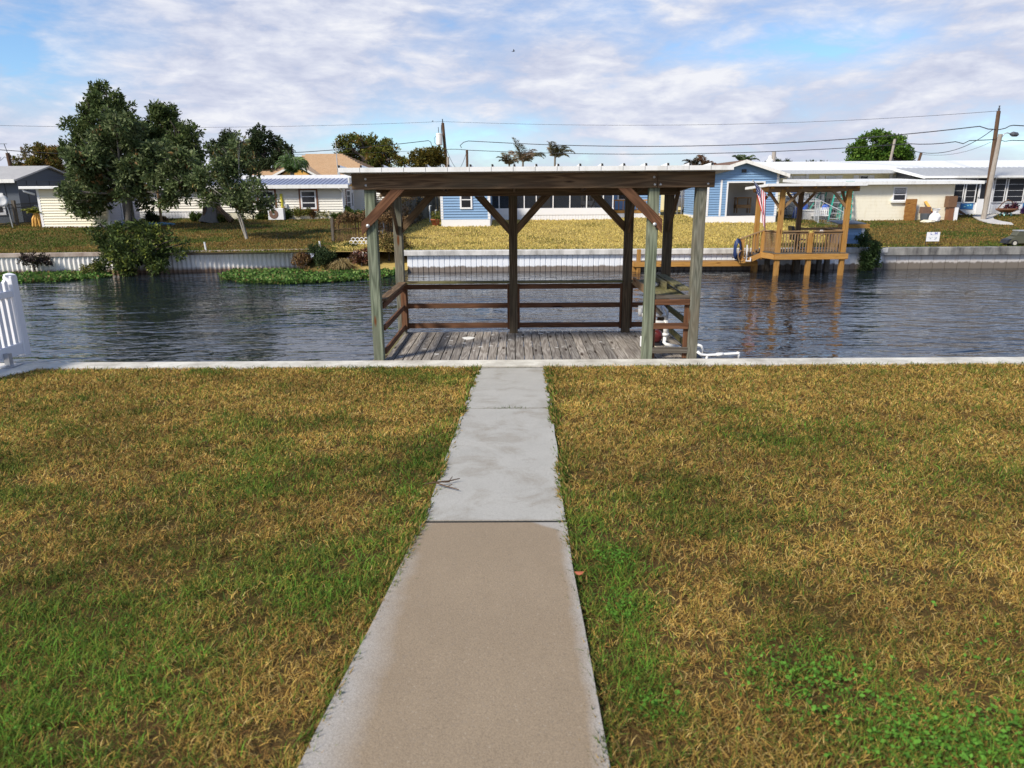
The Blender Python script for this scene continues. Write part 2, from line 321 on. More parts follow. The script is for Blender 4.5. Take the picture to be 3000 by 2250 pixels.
# ------------------------------------------------------------------ mesh helpers
class MB:
    def __init__(s): s.v = []; s.f = []; s.g = []; s.m = []; s.cur = 0
    def _add(s, vs, fs, gs=None):
        o = len(s.v); s.v.extend([tuple(map(float, p)) for p in vs]); s.g.extend(gs if gs is not None else [tuple(map(float, p)) for p in vs])
        for f in fs: s.f.append(tuple(i+o for i in f)); s.m.append(s.cur)
    def beam(s, p0, p1, w, h, up=(0, 0, 1), ext=0.0):
        p0 = Vector(p0); p1 = Vector(p1); d = (p1-p0); L = d.length; d.normalize(); u = Vector(up)
        if abs(d.dot(u)) > 0.98: u = Vector((0, 1, 0))
        sd_ = d.cross(u).normalized(); u = sd_.cross(d).normalized()
        p0 = p0-d*ext; L += 2*ext
        ro = Vector((random.random()*20, random.random()*20, random.random()*20)); vs = []; gs = []
        for a in (0, L):
            for b_, c in ((-w/2, -h/2), (w/2, -h/2), (w/2, h/2), (-w/2, h/2)):
                vs.append(p0+d*a+sd_*b_+u*c); gs.append(tuple(ro+Vector((a, b_, c))))
        s._add(vs, [(3, 2, 1, 0), (4, 5, 6, 7), (0, 1, 5, 4), (1, 2, 6, 5), (2, 3, 7, 6), (3, 0, 4, 7)], gs)
        return s
    def box(s, a, b_, ax=None):
        a = np.minimum(a, b_)*1.0, np.maximum(a, b_)*1.0; lo, hi = a; c = (lo+hi)/2; e = hi-lo
        if ax is None: ax = int(np.argmax(e))
        p0 = c.copy(); p1 = c.copy(); p0[ax] = lo[ax]; p1[ax] = hi[ax]
        if ax == 2: return s.beam(p0, p1, e[0], e[1], (0, 1, 0))
        if ax == 0: return s.beam(p0, p1, e[1], e[2])
        return s.beam(p0, p1, e[0], e[2])
    def tube(s, pts, r, n=8, cap=True):
        pts = [Vector(p) for p in pts]; k = len(pts); rs = r if isinstance(r, (list, tuple)) else [r]*k
        t0 = (pts[1]-pts[0]).normalized(); ref = Vector((0, 0, 1)) if abs(t0.z) < 0.9 else Vector((1, 0, 0))
        vs = []; gs = []; L = 0
        for i, p in enumerate(pts):
            t = (pts[min(i+1, k-1)]-pts[max(i-1, 0)]).normalized()
            a = t.cross(ref).normalized(); b_ = a.cross(t).normalized()
            if i: L += (p-pts[i-1]).length
            for j in range(n):
                q = 2*math.pi*j/n; o = a*math.cos(q)*rs[i]+b_*math.sin(q)*rs[i]
                vs.append(p+o); gs.append((L, o.x+3.1, o.y+o.z))
        fs = [(i*n+j, i*n+(j+1) % n, (i+1)*n+(j+1) % n, (i+1)*n+j) for i in range(k-1) for j in range(n)]
        if cap: fs += [tuple(range(n-1, -1, -1)), tuple((k-1)*n+j for j in range(n))]
        s._add(vs, fs, gs); return s
    def lathe(s, c, prof, n=14, axis=(0, 0, 1)):
        c = Vector(c); q = Vector((0, 0, 1)).rotation_difference(Vector(axis).normalized()); vs = []
        for z, r in prof:
            for j in range(n):
                a = 2*math.pi*j/n; vs.append(c+q @ Vector((r*math.cos(a), r*math.sin(a), z)))
        k = len(prof)
        fs = [(i*n+j, i*n+(j+1) % n, (i+1)*n+(j+1) % n, (i+1)*n+j) for i in range(k-1) for j in range(n)]
        fs += [tuple(range(n-1, -1, -1)), tuple((k-1)*n+j for j in range(n))]
        s._add(vs, fs); return s
    def poly(s, pts): s._add(pts, [tuple(range(len(pts)))]); return s
    def prism(s, pts, vec):
        """planar outline extruded by vec"""
        n = len(pts); pts = [Vector(p) for p in pts]; v_ = Vector(vec)
        e = max(((pts[i]-pts[(i+1) % n]) for i in range(n)), key=lambda q: q.length).normalized(); sd_ = e.cross(v_.normalized())
        ro = Vector((random.random()*20, random.random()*20, 0))
        vs = pts+[p+v_ for p in pts]
        gs = [tuple(ro+Vector((p.dot(e), p.dot(sd_), 0.03*(i >= n)))) for i, p in enumerate(vs)]
        s._add(vs, [tuple(range(n-1, -1, -1)), tuple(range(n, 2*n))]+[(i, (i+1) % n, n+(i+1) % n, n+i) for i in range(n)], gs); return s
    def blob(s, c, r, sub=2, jit=0.0, sq=(1, 1, 1)):
        bm = bmesh.new(); bmesh.ops.create_icosphere(bm, subdivisions=sub, radius=1)
        vs = [Vector((v_.co.x*r*sq[0], v_.co.y*r*sq[1], v_.co.z*r*sq[2]))*(1+jit*(random.random()-0.5))+Vector(c) for v_ in bm.verts]
        fs = [tuple(v_.index for v_ in f.verts) for f in bm.faces]; bm.free(); s._add(vs, fs); return s
    def build(s, name, mats, parent=None, smooth=False, bevel=0.0):
        o_ = np.array(ORG.get(parent.name, (0, 0, 0))) if parent else np.zeros(3)
        me = bpy.data.meshes.new(name)
        me.from_pydata([tuple(np.array(p)-o_) for p in s.v], [], s.f)
        if not isinstance(mats, (list, tuple)): mats = [mats]
        for m_ in mats: me.materials.append(MATS[m_])
        me.polygons.foreach_set('material_index', s.m)
        a = me.attributes.new('grain', 'FLOAT_VECTOR', 'POINT'); a.data.foreach_set('vector', np.array(s.g, dtype=np.float32).ravel())
        if smooth: me.polygons.foreach_set('use_smooth', [True]*len(me.polygons))
        me.update()
        o = bpy.data.objects.new(name, me); COL.objects.link(o)
        if parent: o.parent = parent; ORG[o.name] = tuple(o_)
        else: ORG[o.name] = (0, 0, 0)
        if bevel:
            bv = o.modifiers.new('bevel', 'BEVEL'); bv.width = bevel; bv.segments = 2; bv.limit_method = 'ANGLE'
        return o
ORG = {}
def tag(o, label=None, cat=None, group=None, kind=None):
    if label: o['label'] = label
    if cat: o['category'] = cat
    if group: o['group'] = group
    if kind: o['kind'] = kind
    return o
def thing(name, loc, label, cat, group=None):
    o = bpy.data.objects.new(name, None); COL.objects.link(o); o.location = tuple(map(float, loc)); o.empty_display_size = 0.2
    ORG[o.name] = tuple(map(float, loc)); return tag(o, label, cat, group)
def at(px, py, D):
    d = FW*FPX+RT*(px-1500)-UP*(py-1125); return EYE+d*(D/d[1])
def gfar(y): return 0.9 if y < 31.8 else (0.9+0.055*(y-31.8) if y < 50 else 1.9)
def gb(px, py):
    """point on the far bank under a line of sight"""
    for D in np.arange(31.5, 90, 0.05):
        P = at(px, py, D)
        if P[2] <= gfar(D): return P
    return P

def fast_mesh(name, verts, quads, cols, mat, parent=None):
    """numpy mesh of separate quads with a per-vertex colour"""
    o_ = np.array(ORG.get(parent.name, (0, 0, 0))) if parent else np.zeros(3)
    me = bpy.data.meshes.new(name); nv = len(verts); nf = len(quads); k = quads.shape[1]
    me.vertices.add(nv); me.vertices.foreach_set('co', (verts-o_).astype(np.float32).ravel())
    me.loops.add(nf*k); me.loops.foreach_set('vertex_index', quads.astype(np.int32).ravel())
    me.polygons.add(nf); me.polygons.foreach_set('loop_start', np.arange(0, nf*k, k, dtype=np.int32))
    me.update(calc_edges=True)
    a = me.attributes.new('col', 'FLOAT_COLOR', 'POINT'); c4 = np.ones((nv, 4), np.float32); c4[:, :3] = cols; a.data.foreach_set('color', c4.ravel())
    me.materials.append(MATS[mat])
    o = bpy.data.objects.new(name, me); COL.objects.link(o)
    if parent: o.parent = parent
    ORG[o.name] = tuple(o_); return o

def unit(v): return v/np.maximum(np.linalg.norm(v, axis=-1, keepdims=True), 1e-9)
def leaves_at(P, Nrm, L, Wd, cols, rng):
    """rhombic leaves: base P, direction Nrm (unit), length L, width Wd"""
    n = len(P); ref = unit(rng.normal(size=(n, 3))); sdv = unit(np.cross(Nrm, ref)); nn = np.cross(sdv, Nrm)
    L = np.broadcast_to(L, (n,))[:, None]; Wd = np.broadcast_to(Wd, (n,))[:, None]
    v = np.empty((n, 4, 3)); v[:, 0] = P; mid = P+Nrm*L*0.5+nn*L*0.06
    v[:, 1] = mid+sdv*Wd*0.5; v[:, 2] = P+Nrm*L-nn*L*0.05; v[:, 3] = mid-sdv*Wd*0.5
    q = np.arange(n*4).reshape(n, 4); return v.reshape(-1, 3), q, np.repeat(cols, 4, axis=0)
def crown(name, blobs, parent, n, leaf, wid, pal, seed, k=8, droop=0.0, gap=0.45, shell=0.35, accent=None):
    """foliage: leaf rosettes gathered in branch-end clumps spread through the blobs, with holes"""
    rng = np.random.default_rng(seed); fine = []
    for bx, by, bz, br in blobs:
        if br < leaf*2.2: fine.append((bx, by, bz, br)); continue
        for _ in range(7):
            d = unit(rng.normal(size=3)); rr = br*(.55+.35*rng.random()); fine.append((bx+d[0]*rr, by+d[1]*rr, bz+d[2]*rr*.9, br*(.30+.22*rng.random())))
    blobs = fine; vol = np.array([b_[3]**2.2 for b_ in blobs]); vol /= vol.sum(); Ps = []; Ds = []; Cs = []
    pal = np.array(pal)
    for (bx, by, bz, br), f in zip(blobs, vol):
        m_ = int(n*f); d = unit(rng.normal(size=(m_, 3))); rr = br*(shell+(1-shell)*rng.random(m_)**0.5)
        c = np.array([bx, by, bz])+d*rr[:, None]*np.array([1, 1, 0.86])
        ph = np.sin(c[:, 0]*2.6/br*1.3+seed)+np.sin(c[:, 1]*2.9/br*1.3+seed*2)+np.sin(c[:, 2]*3.3/br*1.3+seed*3)
        keep = ph > -3+gap*3.4*rng.random(m_)
        c = c[keep]; d = d[keep]; m_ = len(c)
        base = pal[rng.integers(0, len(pal), m_)]*(0.7+0.6*rng.random((m_, 1)))
        if accent is not None:
            ac = rng.random(m_) < accent[1]; base[ac] = np.array(accent[0])*(0.7+0.5*rng.random((ac.sum(), 1)))
        dd = unit(d[:, None, :]*0.55+rng.normal(size=(m_, k, 3))*0.75+np.array([0, 0, 0.15-droop]))
        pp = c[:, None, :]+dd*leaf*0.15+rng.normal(size=(m_, k, 3))*leaf*0.35
        cc = np.broadcast_to(base[:, None, :], (m_, k, 3))*(0.8+0.4*rng.random((m_, k, 1)))
        Ps.append(pp.reshape(-1, 3)); Ds.append(dd.reshape(-1, 3)); Cs.append(cc.reshape(-1, 3))
    P = np.concatenate(Ps); D = np.concatenate(Ds); C = np.concatenate(Cs)
    L = leaf*(0.7+0.6*rng.random(len(P))); v, q, c = leaves_at(P, D, L, L*wid, C, rng)
    return fast_mesh(name, v, q, c, 'leaf', parent)
def limbs(name, base, fork, blobs, r0, mat, parent, seed, stems=1, spread=0.15, twig=True):
    rg = random.Random(seed); mb = MB(); base = Vector(base); fork = Vector(fork)
    for s_ in range(stems):
        off = Vector((rg.uniform(-1, 1), rg.uniform(-1, 1), 0))*spread if stems > 1 else Vector((0, 0, 0))
        f = fork+off*1.6; pts = [base+off*0.35+(f-base-off*0.35)*t+Vector((rg.uniform(-1, 1), rg.uniform(-1, 1), 0))*r0*0.5*(0 < t < 1) for t in (0, 0.3, 0.65, 1)]
        rs = [r0*1.25, r0, r0*0.88, r0*0.75]
        mb.tube([pts[0]-Vector((0, 0, 0.15))]+pts, [r0*1.5]+rs, 9)
        for i, b_ in enumerate(blobs):
            if stems > 1 and i % stems != s_: continue
            e = Vector(b_[:3]); md = f.lerp(e, 0.5)+Vector((rg.uniform(-1, 1), rg.uniform(-1, 1), rg.uniform(0, 1)))*b_[3]*0.2
            mb.tube([f, f.lerp(md, 0.5)+Vector((0, 0, 0.08)), md, e], [r0*0.62, r0*0.5, r0*0.36, r0*0.16], 7)
            if twig:
                for _ in range(5):
                    d = Vector((rg.uniform(-1, 1), rg.uniform(-1, 1), rg.uniform(-0.5, 1))).normalized()*b_[3]*0.85
                    mb.tube([md.lerp(e, rg.random()), e+d*0.55, e+d], [r0*0.2, r0*0.12, r0*0.05], 5)
    return mb.build(name, mat, parent, smooth=True)
def pblob(px, py, D, rpx):
    P = at(px, py, D); return (P[0], P[1], P[2], rpx*D*1.0/FPX)
# ------------------------------------------------------------------ numpy value noise for the lawn
def vnoise(x, y, seed):
    rng = np.random.default_rng(seed); T = rng.random((64, 64)); xi = np.floor(x).astype(int); yi = np.floor(y).astype(int)
    fx = x-xi; fy = y-yi; fx = fx*fx*(3-2*fx); fy = fy*fy*(3-2*fy)
    g = lambda a, b_: T[a % 64, b_ % 64]
    return (g(xi, yi)*(1-fx)+g(xi+1, yi)*fx)*(1-fy)+(g(xi, yi+1)*(1-fx)+g(xi+1, yi+1)*fx)*fy
def fbm(x, y, seed, o=4):
    t = 0; a = 0.5; s_ = 0
    for i in range(o): t = t+a*vnoise(x*2**i, y*2**i, seed+i); s_ += a; a *= 0.55
    return t/s_
def lawn_z(x, y): return 2.0-0.1046*y+0.05*(fbm(np.asarray(x)*0.7+40, np.asarray(y)*0.7+40, 3)-0.5)*np.clip((10.4-np.asarray(y))/1.5, 0.15, 1)-0.012

# ------------------------------------------------------------------ near bank
def grid(name, x0, x1, y0, y1, nx, ny, zf, mat):
    X, Y = np.meshgrid(np.linspace(x0, x1, nx), np.linspace(y0, y1, ny)); Z = zf(X, Y)
    v = np.stack([X, Y, Z], -1).reshape(-1, 3); i = np.arange(nx*ny).reshape(ny, nx)
    q = np.stack([i[:-1, :-1], i[:-1, 1:], i[1:, 1:], i[1:, :-1]], -1).reshape(-1, 4)
    o = fast_mesh(name, v, q, np.zeros((len(v), 3)), mat); o.data.polygons.foreach_set('use_smooth', [True]*len(o.data.polygons)); return o
near_lawn = grid('lawn', -7.3, 26, -9, 10.44, 134, 78, lawn_z, 'turf_near'); near_lawn['kind'] = 'structure'
neighbour_lawn = grid('lawn', -26, -7.6, -9, 10.44, 40, 40, lambda x, y: 0.88+0*x+0.04*np.clip(9-y, 0, 30), 'turf_near'); neighbour_lawn['kind'] = 'structure'

# walkway: three cast slabs with open joints
pw = bpy.data.objects.new('path', None); COL.objects.link(pw); ORG[pw.name] = (0, 0, 0); pw['kind'] = 'structure'
def path_edges(y):
    L = np.interp(y, [-3, 1.76, 3.8, 10.2], [-0.78, -0.66, -0.55, -0.54]); Rr = np.interp(y, [-3, 1.76, 3.8, 7.15, 10.2], [0.26, 0.27, 0.29, 0.38, 0.45]); return L, Rr
for a, b_, dz in ((-3, 3.785, 0.0), (3.815, 7.13, 0.005), (7.165, 10.16, 0.004)):
    mb = MB(); ys = np.linspace(a, b_, 12); top = []
    rg = random.Random(int(a*10)); Ls = []; Rs = []
    for y in ys:
        l, r_ = path_edges(y); Ls.append((l+rg.uniform(-.006, .006), y, 2.02-0.1046*y+dz)); Rs.append((r_+rg.uniform(-.006, .006), y, 2.02-0.1046*y+dz))
    for i in range(len(ys)-1): mb.poly([Ls[i], Rs[i], Rs[i+1], Ls[i+1]])
    dn = lambda p: (p[0], p[1], p[2]-0.12)
    for i in range(len(ys)-1):
        mb.poly([Ls[i+1], dn(Ls[i+1]), dn(Ls[i]), Ls[i]]); mb.poly([Rs[i], dn(Rs[i]), dn(Rs[i+1]), Rs[i+1]])
    mb.poly([Ls[0], dn(Ls[0]), dn(Rs[0]), Rs[0]]); mb.poly([Rs[-1], dn(Rs[-1]), dn(Ls[-1]), Ls[-1]])
    mb.build('slab', 'walkway', pw)
for y in (3.80, 7.1475, 10.2):
    l, r_ = path_edges(y); z = 2.02-.1046*y; mb = MB(); mb.prism([(l+.01, y-.03, z-.05), (r_-.01, y-.03, z-.05), (r_-.01, y+.03, z-.05), (l+.01, y+.03, z-.05)], (0, 0, .047)); mb.build('joint', 'rubber', pw)

# seawall on the near side: cap along the canal, turning back along the side boundary
sw = thing('seawall', (0, 10.6, 0), 'pale concrete seawall cap along the near lawn edge, turning toward the viewer at the fence', 'seawall')
mb = MB(); xs = np.linspace(-7.64, 26, 60)
for i in range(len(xs)-1):
    x0, x1 = xs[i], xs[i+1]; e0 = 10.43+0.012*math.sin(x0*3.1)+0.01*math.sin(x0*7.7); e1 = 10.43+0.012*math.sin(x1*3.1)+0.01*math.sin(x1*7.7)
    b0 = 10.83; T = 0.925
    mb.poly([(x0, e0, T), (x1, e1, T), (x1, b0, T), (x0, b0, T)]); mb.poly([(x0, e0, 0.7), (x1, e1, 0.7), (x1, e1, T), (x0, e0, T)])
    mb.poly([(x1, b0, 0.62), (x0, b0, 0.62), (x0, b0, T), (x1, b0, T)])
mb.poly([(-7.64, 10.43, T), (-7.64, -9, T), (-7.28, -9, T), (-7.28, 10.43, T)]); mb.poly([(-7.28, 10.43, T), (-7.28, -9, T), (-7.28, -9, .6), (-7.28, 10.43, .6)])
mb.build('cap', 'cap_near', sw)
mb = MB(); mb.box((-30, 10.72, -1.5), (26, 10.82, 0.62)); mb.build('wall', 'concrete_pile', sw)
mb = MB(); mb.box((-30, 10.2, 0.6), (-7.655, 10.83, 0.92)); mb.box((-30, 8.2, 0.6), (-7.655, 10.19, 0.915))
tag(mb.build('pavement', 'slab_far'), kind='structure')

# canal and its bed, far bank
wt = MB(); wt.poly([(-90, 10.7, 0), (120, 10.7, 0), (120, 34, 0), (-90, 34, 0)]); tag(wt.build('water', 'canal_water'), kind='structure')
bed = MB(); bed.poly([(-90, 10.6, -1.4), (120, 10.6, -1.4), (120, 34.5, -1.4), (-90, 34.5, -1.4)]); tag(bed.build('canal_ground', 'turf_near'), kind='structure')
gf = np.vectorize(gfar)
def farz(x, y): return gf(y)+0.10*(fbm(x*0.35+30, y*0.5+30, 21)-0.5)*np.clip((y-33)/2, 0, 1)-0.01
fl = grid('ground', -90, 120, 31.75, 75, 240, 70, farz, 'turf_far'); fl['kind'] = 'structure'
fl2 = grid('ground', -600, 700, 75, 1500, 8, 6, lambda x, y: 1.86+0*x, 'turf_far'); fl2['kind'] = 'structure'
sp = grid('ground', -9.3, -4.72, 31.3, 34.6, 30, 24, lambda x, y: 0.12+(y-31.3)*0.27+0.14*(fbm(x*1.6+9, y*1.6+9, 5)-0.5), 'turf_far'); sp['kind'] = 'structure'

# the three far seawalls
s1 = thing('seawall', (-16, 31.8, 0), 'corrugated metal seawall with a weathered concrete cap on the far left bank', 'seawall')
def ly(x): return 31.05+(x+25)*0.088
mb = MB(); x = -40.0
xs = np.arange(-40, -9.2, 0.035); ph = 2*math.pi/0.20
for i in range(len(xs)-1):
    a, b_ = xs[i], xs[i+1]; ya = ly(a)+0.07+0.035*math.sin(a*ph); yb = ly(b_)+0.07+0.035*math.sin(b_*ph)
    mb.poly([(a, ya, -1.2), (b_, yb, -1.2), (b_, yb, 0.78), (a, ya, 0.78)])
mb.build('sheet', 'corrugated', s1)
mb = MB(); mb.prism([(-40, ly(-40), .78), (-16.4, ly(-16.4), .78), (-16.4, ly(-16.4)+.45, .78), (-40, ly(-40)+.45, .78)], (0, 0, .15))
mb.prism([(-16.38, ly(-16.4)+.01, .77), (-9.2, ly(-9.2), .79), (-9.2, ly(-9.2)+.45, .79), (-16.38, ly(-16.4)+.45, .77)], (0, 0, .17))
mb.prism([(-9.19, ly(-9.2), .80), (-8.1, 34.0, .82), (-8.5, 34.2, .82), (-9.19, ly(-9.2)+.44, .80)], (0, 0, .15)); mb.build('cap', 'cap_left', s1)
s2 = thing('seawall', (5, 31.6, 0), 'white vinyl sheet pile seawall with grey cap below the golden lawn', 'seawall')
mb = MB(); xs = np.arange(-4.75, 16.0, 0.235)
for i, a in enumerate(xs):
    b_ = a+0.235
    mb.poly([(a, 31.665, -1.2), (a+.03, 31.62, -1.2), (a+.03, 31.62, .72), (a, 31.665, .72)])
    mb.poly([(a+.03, 31.62, -1.2), (b_-.02, 31.62, -1.2), (b_-.02, 31.62, .72), (a+.03, 31.62, .72)])
    mb.poly([(b_-.02, 31.62, -1.2), (b_, 31.665, -1.2), (b_, 31.665, .72), (b_-.02, 31.62, .72)])
mb.poly([(16.0, 31.72, -1.2), (16.0, 33.2, -1.2), (16.0, 33.2, .72), (16.0, 31.72, .72)]); mb.poly([(-4.75, 31.72, -1.2), (-4.75, 33.5, -1.2), (-4.75, 33.5, .72), (-4.75, 31.72, .72)])
mb.build('sheet', 'vinyl_pile', s2)
mb = MB(); mb.box((-4.95, 31.48, .72), (16.3, 31.98, .93)); mb.box((-4.95, 31.99, .72), (-4.5, 34, .925)); mb.build('cap', 'cap_far', s2, bevel=.015)
s3 = thing('seawall', (22, 31.6, 0), 'stained concrete panel seawall under the brown lawn at right', 'seawall')
mb = MB(); x = 15.75
while x < 60:
    mb.box((x, 31.68, -1.2), (x+.52, 31.78, .62)); mb.box((x+.521, 31.72, -1.2), (x+.539, 31.78, .62)); x += .54
mb.build('panel', 'concrete_pile', s3)
mb = MB(); x = 15.75
while x < 60: mb.box((x, 31.5, .6), (x+4.3, 31.95, .93)); x += 4.31
mb.build('cap', 'cap_right', s3, bevel=.02)

# ------------------------------------------------------------------ near lawn grass
def grass_near(n, seed):
    rng = np.random.default_rng(seed)
    y = 1.3+(10.44-1.3)*rng.random(n*3)**1.45
    dens = np.clip((2.6/y)**0.55, 0, 1)*np.clip((0.78*y+1.2)/(0.78*10.44+1.2), 0, 1)
    y = y[rng.random(len(y)) < dens*1.2][:n]; hw = 0.80*y+1.6
    x = (rng.random(len(y))*2-1)*hw
    lft, rgt = path_edges(y); over = (0.012+0.055*np.clip(fbm(y*6, y*0+x*0.01, 17, 3)-.35, 0, 1)*3)*rng.random(len(y))
    cl = fbm(x*8+3, y*8+1, 91, 3); ok = (rng.random(len(x)) < np.clip((cl-.36)*5+.30, .26, 1)) & ((x < lft+over) | (x > rgt-over)) & (x > -7.27); x = x[ok]; y = y[ok]; n = len(x)
    z = lawn_z(x, y)
    g = fbm(x*0.9+10, y*0.9+10, 31)*0.62+fbm(x*3.3+5, y*3.3+5, 41)*0.38
    thin = fbm(x*1.5+3, y*1.5+7, 77, 3)
    def bl(cx, cy, rx, ry): return np.exp(-(((x-cx)/rx)**2+((y-cy)/ry)**2))
    green = np.clip((g-0.52)*5.0+0.12, 0, 1)
    boost = 0.7*bl(-1.5, 2.0, 0.7, 0.55)+0.5*bl(-2.0, 2.5, .8, .5)+0.65*bl(-0.95, 3.0, .25, .35)+0.5*bl(-.75, 3.9, .16, .9)+0.9*bl(.48, 3.2, .2, .75)+0.7*bl(.45, 2.2, .14, .5)
    boost += 0.9*bl(1.05, 2.35, .3, .3)+0.8*bl(1.35, 1.85, .4, .2)+0.5*bl(2.2, 2.0, .5, .4)+0.55*bl(-.72, 5.6, .14, 1.2)+.4*bl(-1.6, 4.4, .7, .5)+.35*bl(2.6, 6.2, 1.2, .8)+.35*bl(3.4, 4.6, 1.0, .5)
    green = np.clip(green*0.75+boost-0.35*bl(-.9, 2.2, .25, .5)-.5*bl(-1.3, 4.0, .5, .35)-.4*bl(.75, 2.5, .25, .5)-.35*bl(3, 8, 3, 1.5)-.25*bl(-4, 8, 3, 1.6), 0, 1)
    isg = rng.random(n) < green*0.66+0.09
    straw = np.array([(.60, .42, .11), (.52, .33, .085), (.66, .49, .19), (.32, .175, .05), (.55, .345, .085), (.14, .07, .025)])
    gr = np.array([(.12, .16, .022), (.17, .20, .03), (.075, .115, .02), (.22, .22, .04), (.085, .15, .03)])
    col = straw[rng.choice(6, n, p=[.20, .22, .10, .20, .16, .12])]; col[isg] = gr[rng.integers(0, 5, isg.sum())]
    viv = isg & (rng.random(n) < np.clip(boost, 0, 1)*0.55); col[viv] = np.array((.13, .27, .03))
    col = col*(0.58+0.66*rng.random((n, 1)))*(0.55+0.9*thin[:, None])
    far = np.clip(y/3.0, 0.75, 3.0)
    L = np.where(isg, 0.032+0.040*rng.random(n), 0.018+0.030*rng.random(n))*(0.8+0.16*far)
    Wd = np.where(isg, 0.0034, 0.0026)*(0.8+.5*rng.random(n))*far**0.85
    az = rng.random(n)*2*np.pi; tilt = np.where(isg, 0.2+0.85*rng.random(n), 0.35+1.05*rng.random(n))
    d = np.stack([np.cos(az)*np.sin(tilt), np.sin(az)*np.sin(tilt), np.cos(tilt)], -1); sdv = np.stack([-np.sin(az), np.cos(az), 0*az], -1)
    sdv = unit(sdv+0.5*rng.normal(size=(n, 3)))
    P = np.stack([x, y, z+0.012*rng.random(n)], -1)
    bend = np.stack([np.cos(az), np.sin(az), -0.75+0*az], -1)*(0.08+0.24*rng.random((n, 1)))
    mid = P+d*(L*0.5)[:, None]; tip = P+(d+bend)*L[:, None]
    tip[:, 2] = np.maximum(tip[:, 2], z+0.004); mid[:, 2] = np.maximum(mid[:, 2], z+0.006)
    v = np.empty((n, 6, 3)); w_ = Wd[:, None]
    v[:, 0] = P-sdv*w_*.5; v[:, 1] = P+sdv*w_*.5; v[:, 2] = mid-sdv*w_*.45; v[:, 3] = mid+sdv*w_*.45; v[:, 4] = tip-sdv*w_*.1; v[:, 5] = tip+sdv*w_*.1
    i = np.arange(n)[:, None]*6; q = np.concatenate([i+np.array([[0, 1, 3, 2]]), i+np.array([[2, 3, 5, 4]])], 0)
    c = np.repeat(col, 6, axis=0); return v.reshape(-1, 3), q, c
gv, gq, gc = grass_near(950000, 5)
def grass_edge(n, seed):
    rng = np.random.default_rng(seed); y = 1.4+8.7*rng.random(n)**1.3; l, r_ = path_edges(y); sd_ = rng.random(n) < .5
    off = np.abs(rng.normal(size=n))*.035-.004; keep = rng.random(n) < np.clip((fbm(y*2.3+np.where(sd_, 0, 50), y*0+3, 19, 4)-.36)*4, .12, 1)
    x = np.where(sd_, l-off, r_+off); x, y, sd_ = x[keep], y[keep], sd_[keep]; n = len(x); z = lawn_z(x, y)
    az = np.where(sd_, 0, np.pi)+rng.normal(size=n)*.9; tl = .3+.8*rng.random(n); d = np.stack([np.cos(az)*np.sin(tl), np.sin(az)*np.sin(tl), np.cos(tl)], -1)
    col = np.where(rng.random((n, 1)) < .62, np.array((.10, .16, .025)), np.array((.36, .24, .08)))*(.55+.8*rng.random((n, 1)))
    L = (.03+.045*rng.random(n))*np.clip(.8+.06*y, .8, 1.3); return leaves_at(np.stack([x, y, z], -1), d, L, L*.11*np.clip(y/3, 1, 2.2), col, rng)
def joint_grass(n, seed):
    rng = np.random.default_rng(seed); y = np.where(rng.random(n) < .75, 7.147, 10.19)+.012*rng.normal(size=n); x = -.5+.9*rng.random(n); keep = rng.random(n) < np.clip((fbm(x*7, y*3, 61, 3)-.45)*6, .02, 1); x, y = x[keep], y[keep]; n = len(x)
    d = unit(rng.normal(size=(n, 3))*np.array([1, .6, .3])+np.array([0, -.3, .6])); return leaves_at(np.stack([x, y, 2.0-.1046*y], -1), d, .02+.06*rng.random(n)**2, .006, np.array((.08, .12, .025))*(.5+.8*rng.random((n, 1))), rng)
lv, lq, lc = joint_grass(900, 24); gq = np.concatenate([gq, lq+len(gv)]); gv = np.concatenate([gv, lv]); gc = np.concatenate([gc, lc])
lv, lq, lc = grass_edge(16000, 23); gq = np.concatenate([gq, np.stack([lq[:, 0], lq[:, 1], lq[:, 2], lq[:, 3]], -1)+len(gv)]); gv = np.concatenate([gv, lv]); gc = np.concatenate([gc, lc])
# broad-leaved weeds in the greenest spots
rng = np.random.default_rng(9); wp = []
for cx, cy, r_, k in ((1.30, 1.86, .34, 1000), (1.62, 1.78, .26, 500), (1.02, 2.2, .24, 420), (.47, 2.05, .1, 110), (.46, 2.75, .12, 150), (1.9, 2.4, .35, 120), (.5, 3.3, .12, 160), (-1.75, 1.9, .4, 120)):
    a = rng.normal(size=(k, 2))*r_*0.5; wp.append(np.stack([cx+a[:, 0], cy+a[:, 1]], -1))
wp = np.concatenate(wp); wp = wp[(wp[:, 0] > .34) | (wp[:, 0] < -.7)]; P = np.stack([wp[:, 0], wp[:, 1], lawn_z(wp[:, 0], wp[:, 1])+0.02+0.035*rng.random(len(wp))], -1)
D = unit(rng.normal(size=P.shape)*np.array([1, 1, .35])+np.array([0, 0, .25])); L = 0.009+0.013*rng.random(len(P))
lv, lq, lc = leaves_at(P, D, L, L*0.7, np.array((.11, .26, .035))*(0.6+0.7*rng.random((len(P), 1))), rng)
gq = np.concatenate([gq, lq+len(gv)]); gv = np.concatenate([gv, lv]); gc = np.concatenate([gc, lc])
tag(fast_mesh('grass', gv, gq, gc, 'grass_blade'), 'patchy dormant lawn grass, straw coloured with green tufts, beside the walkway', 'grass', kind='stuff')

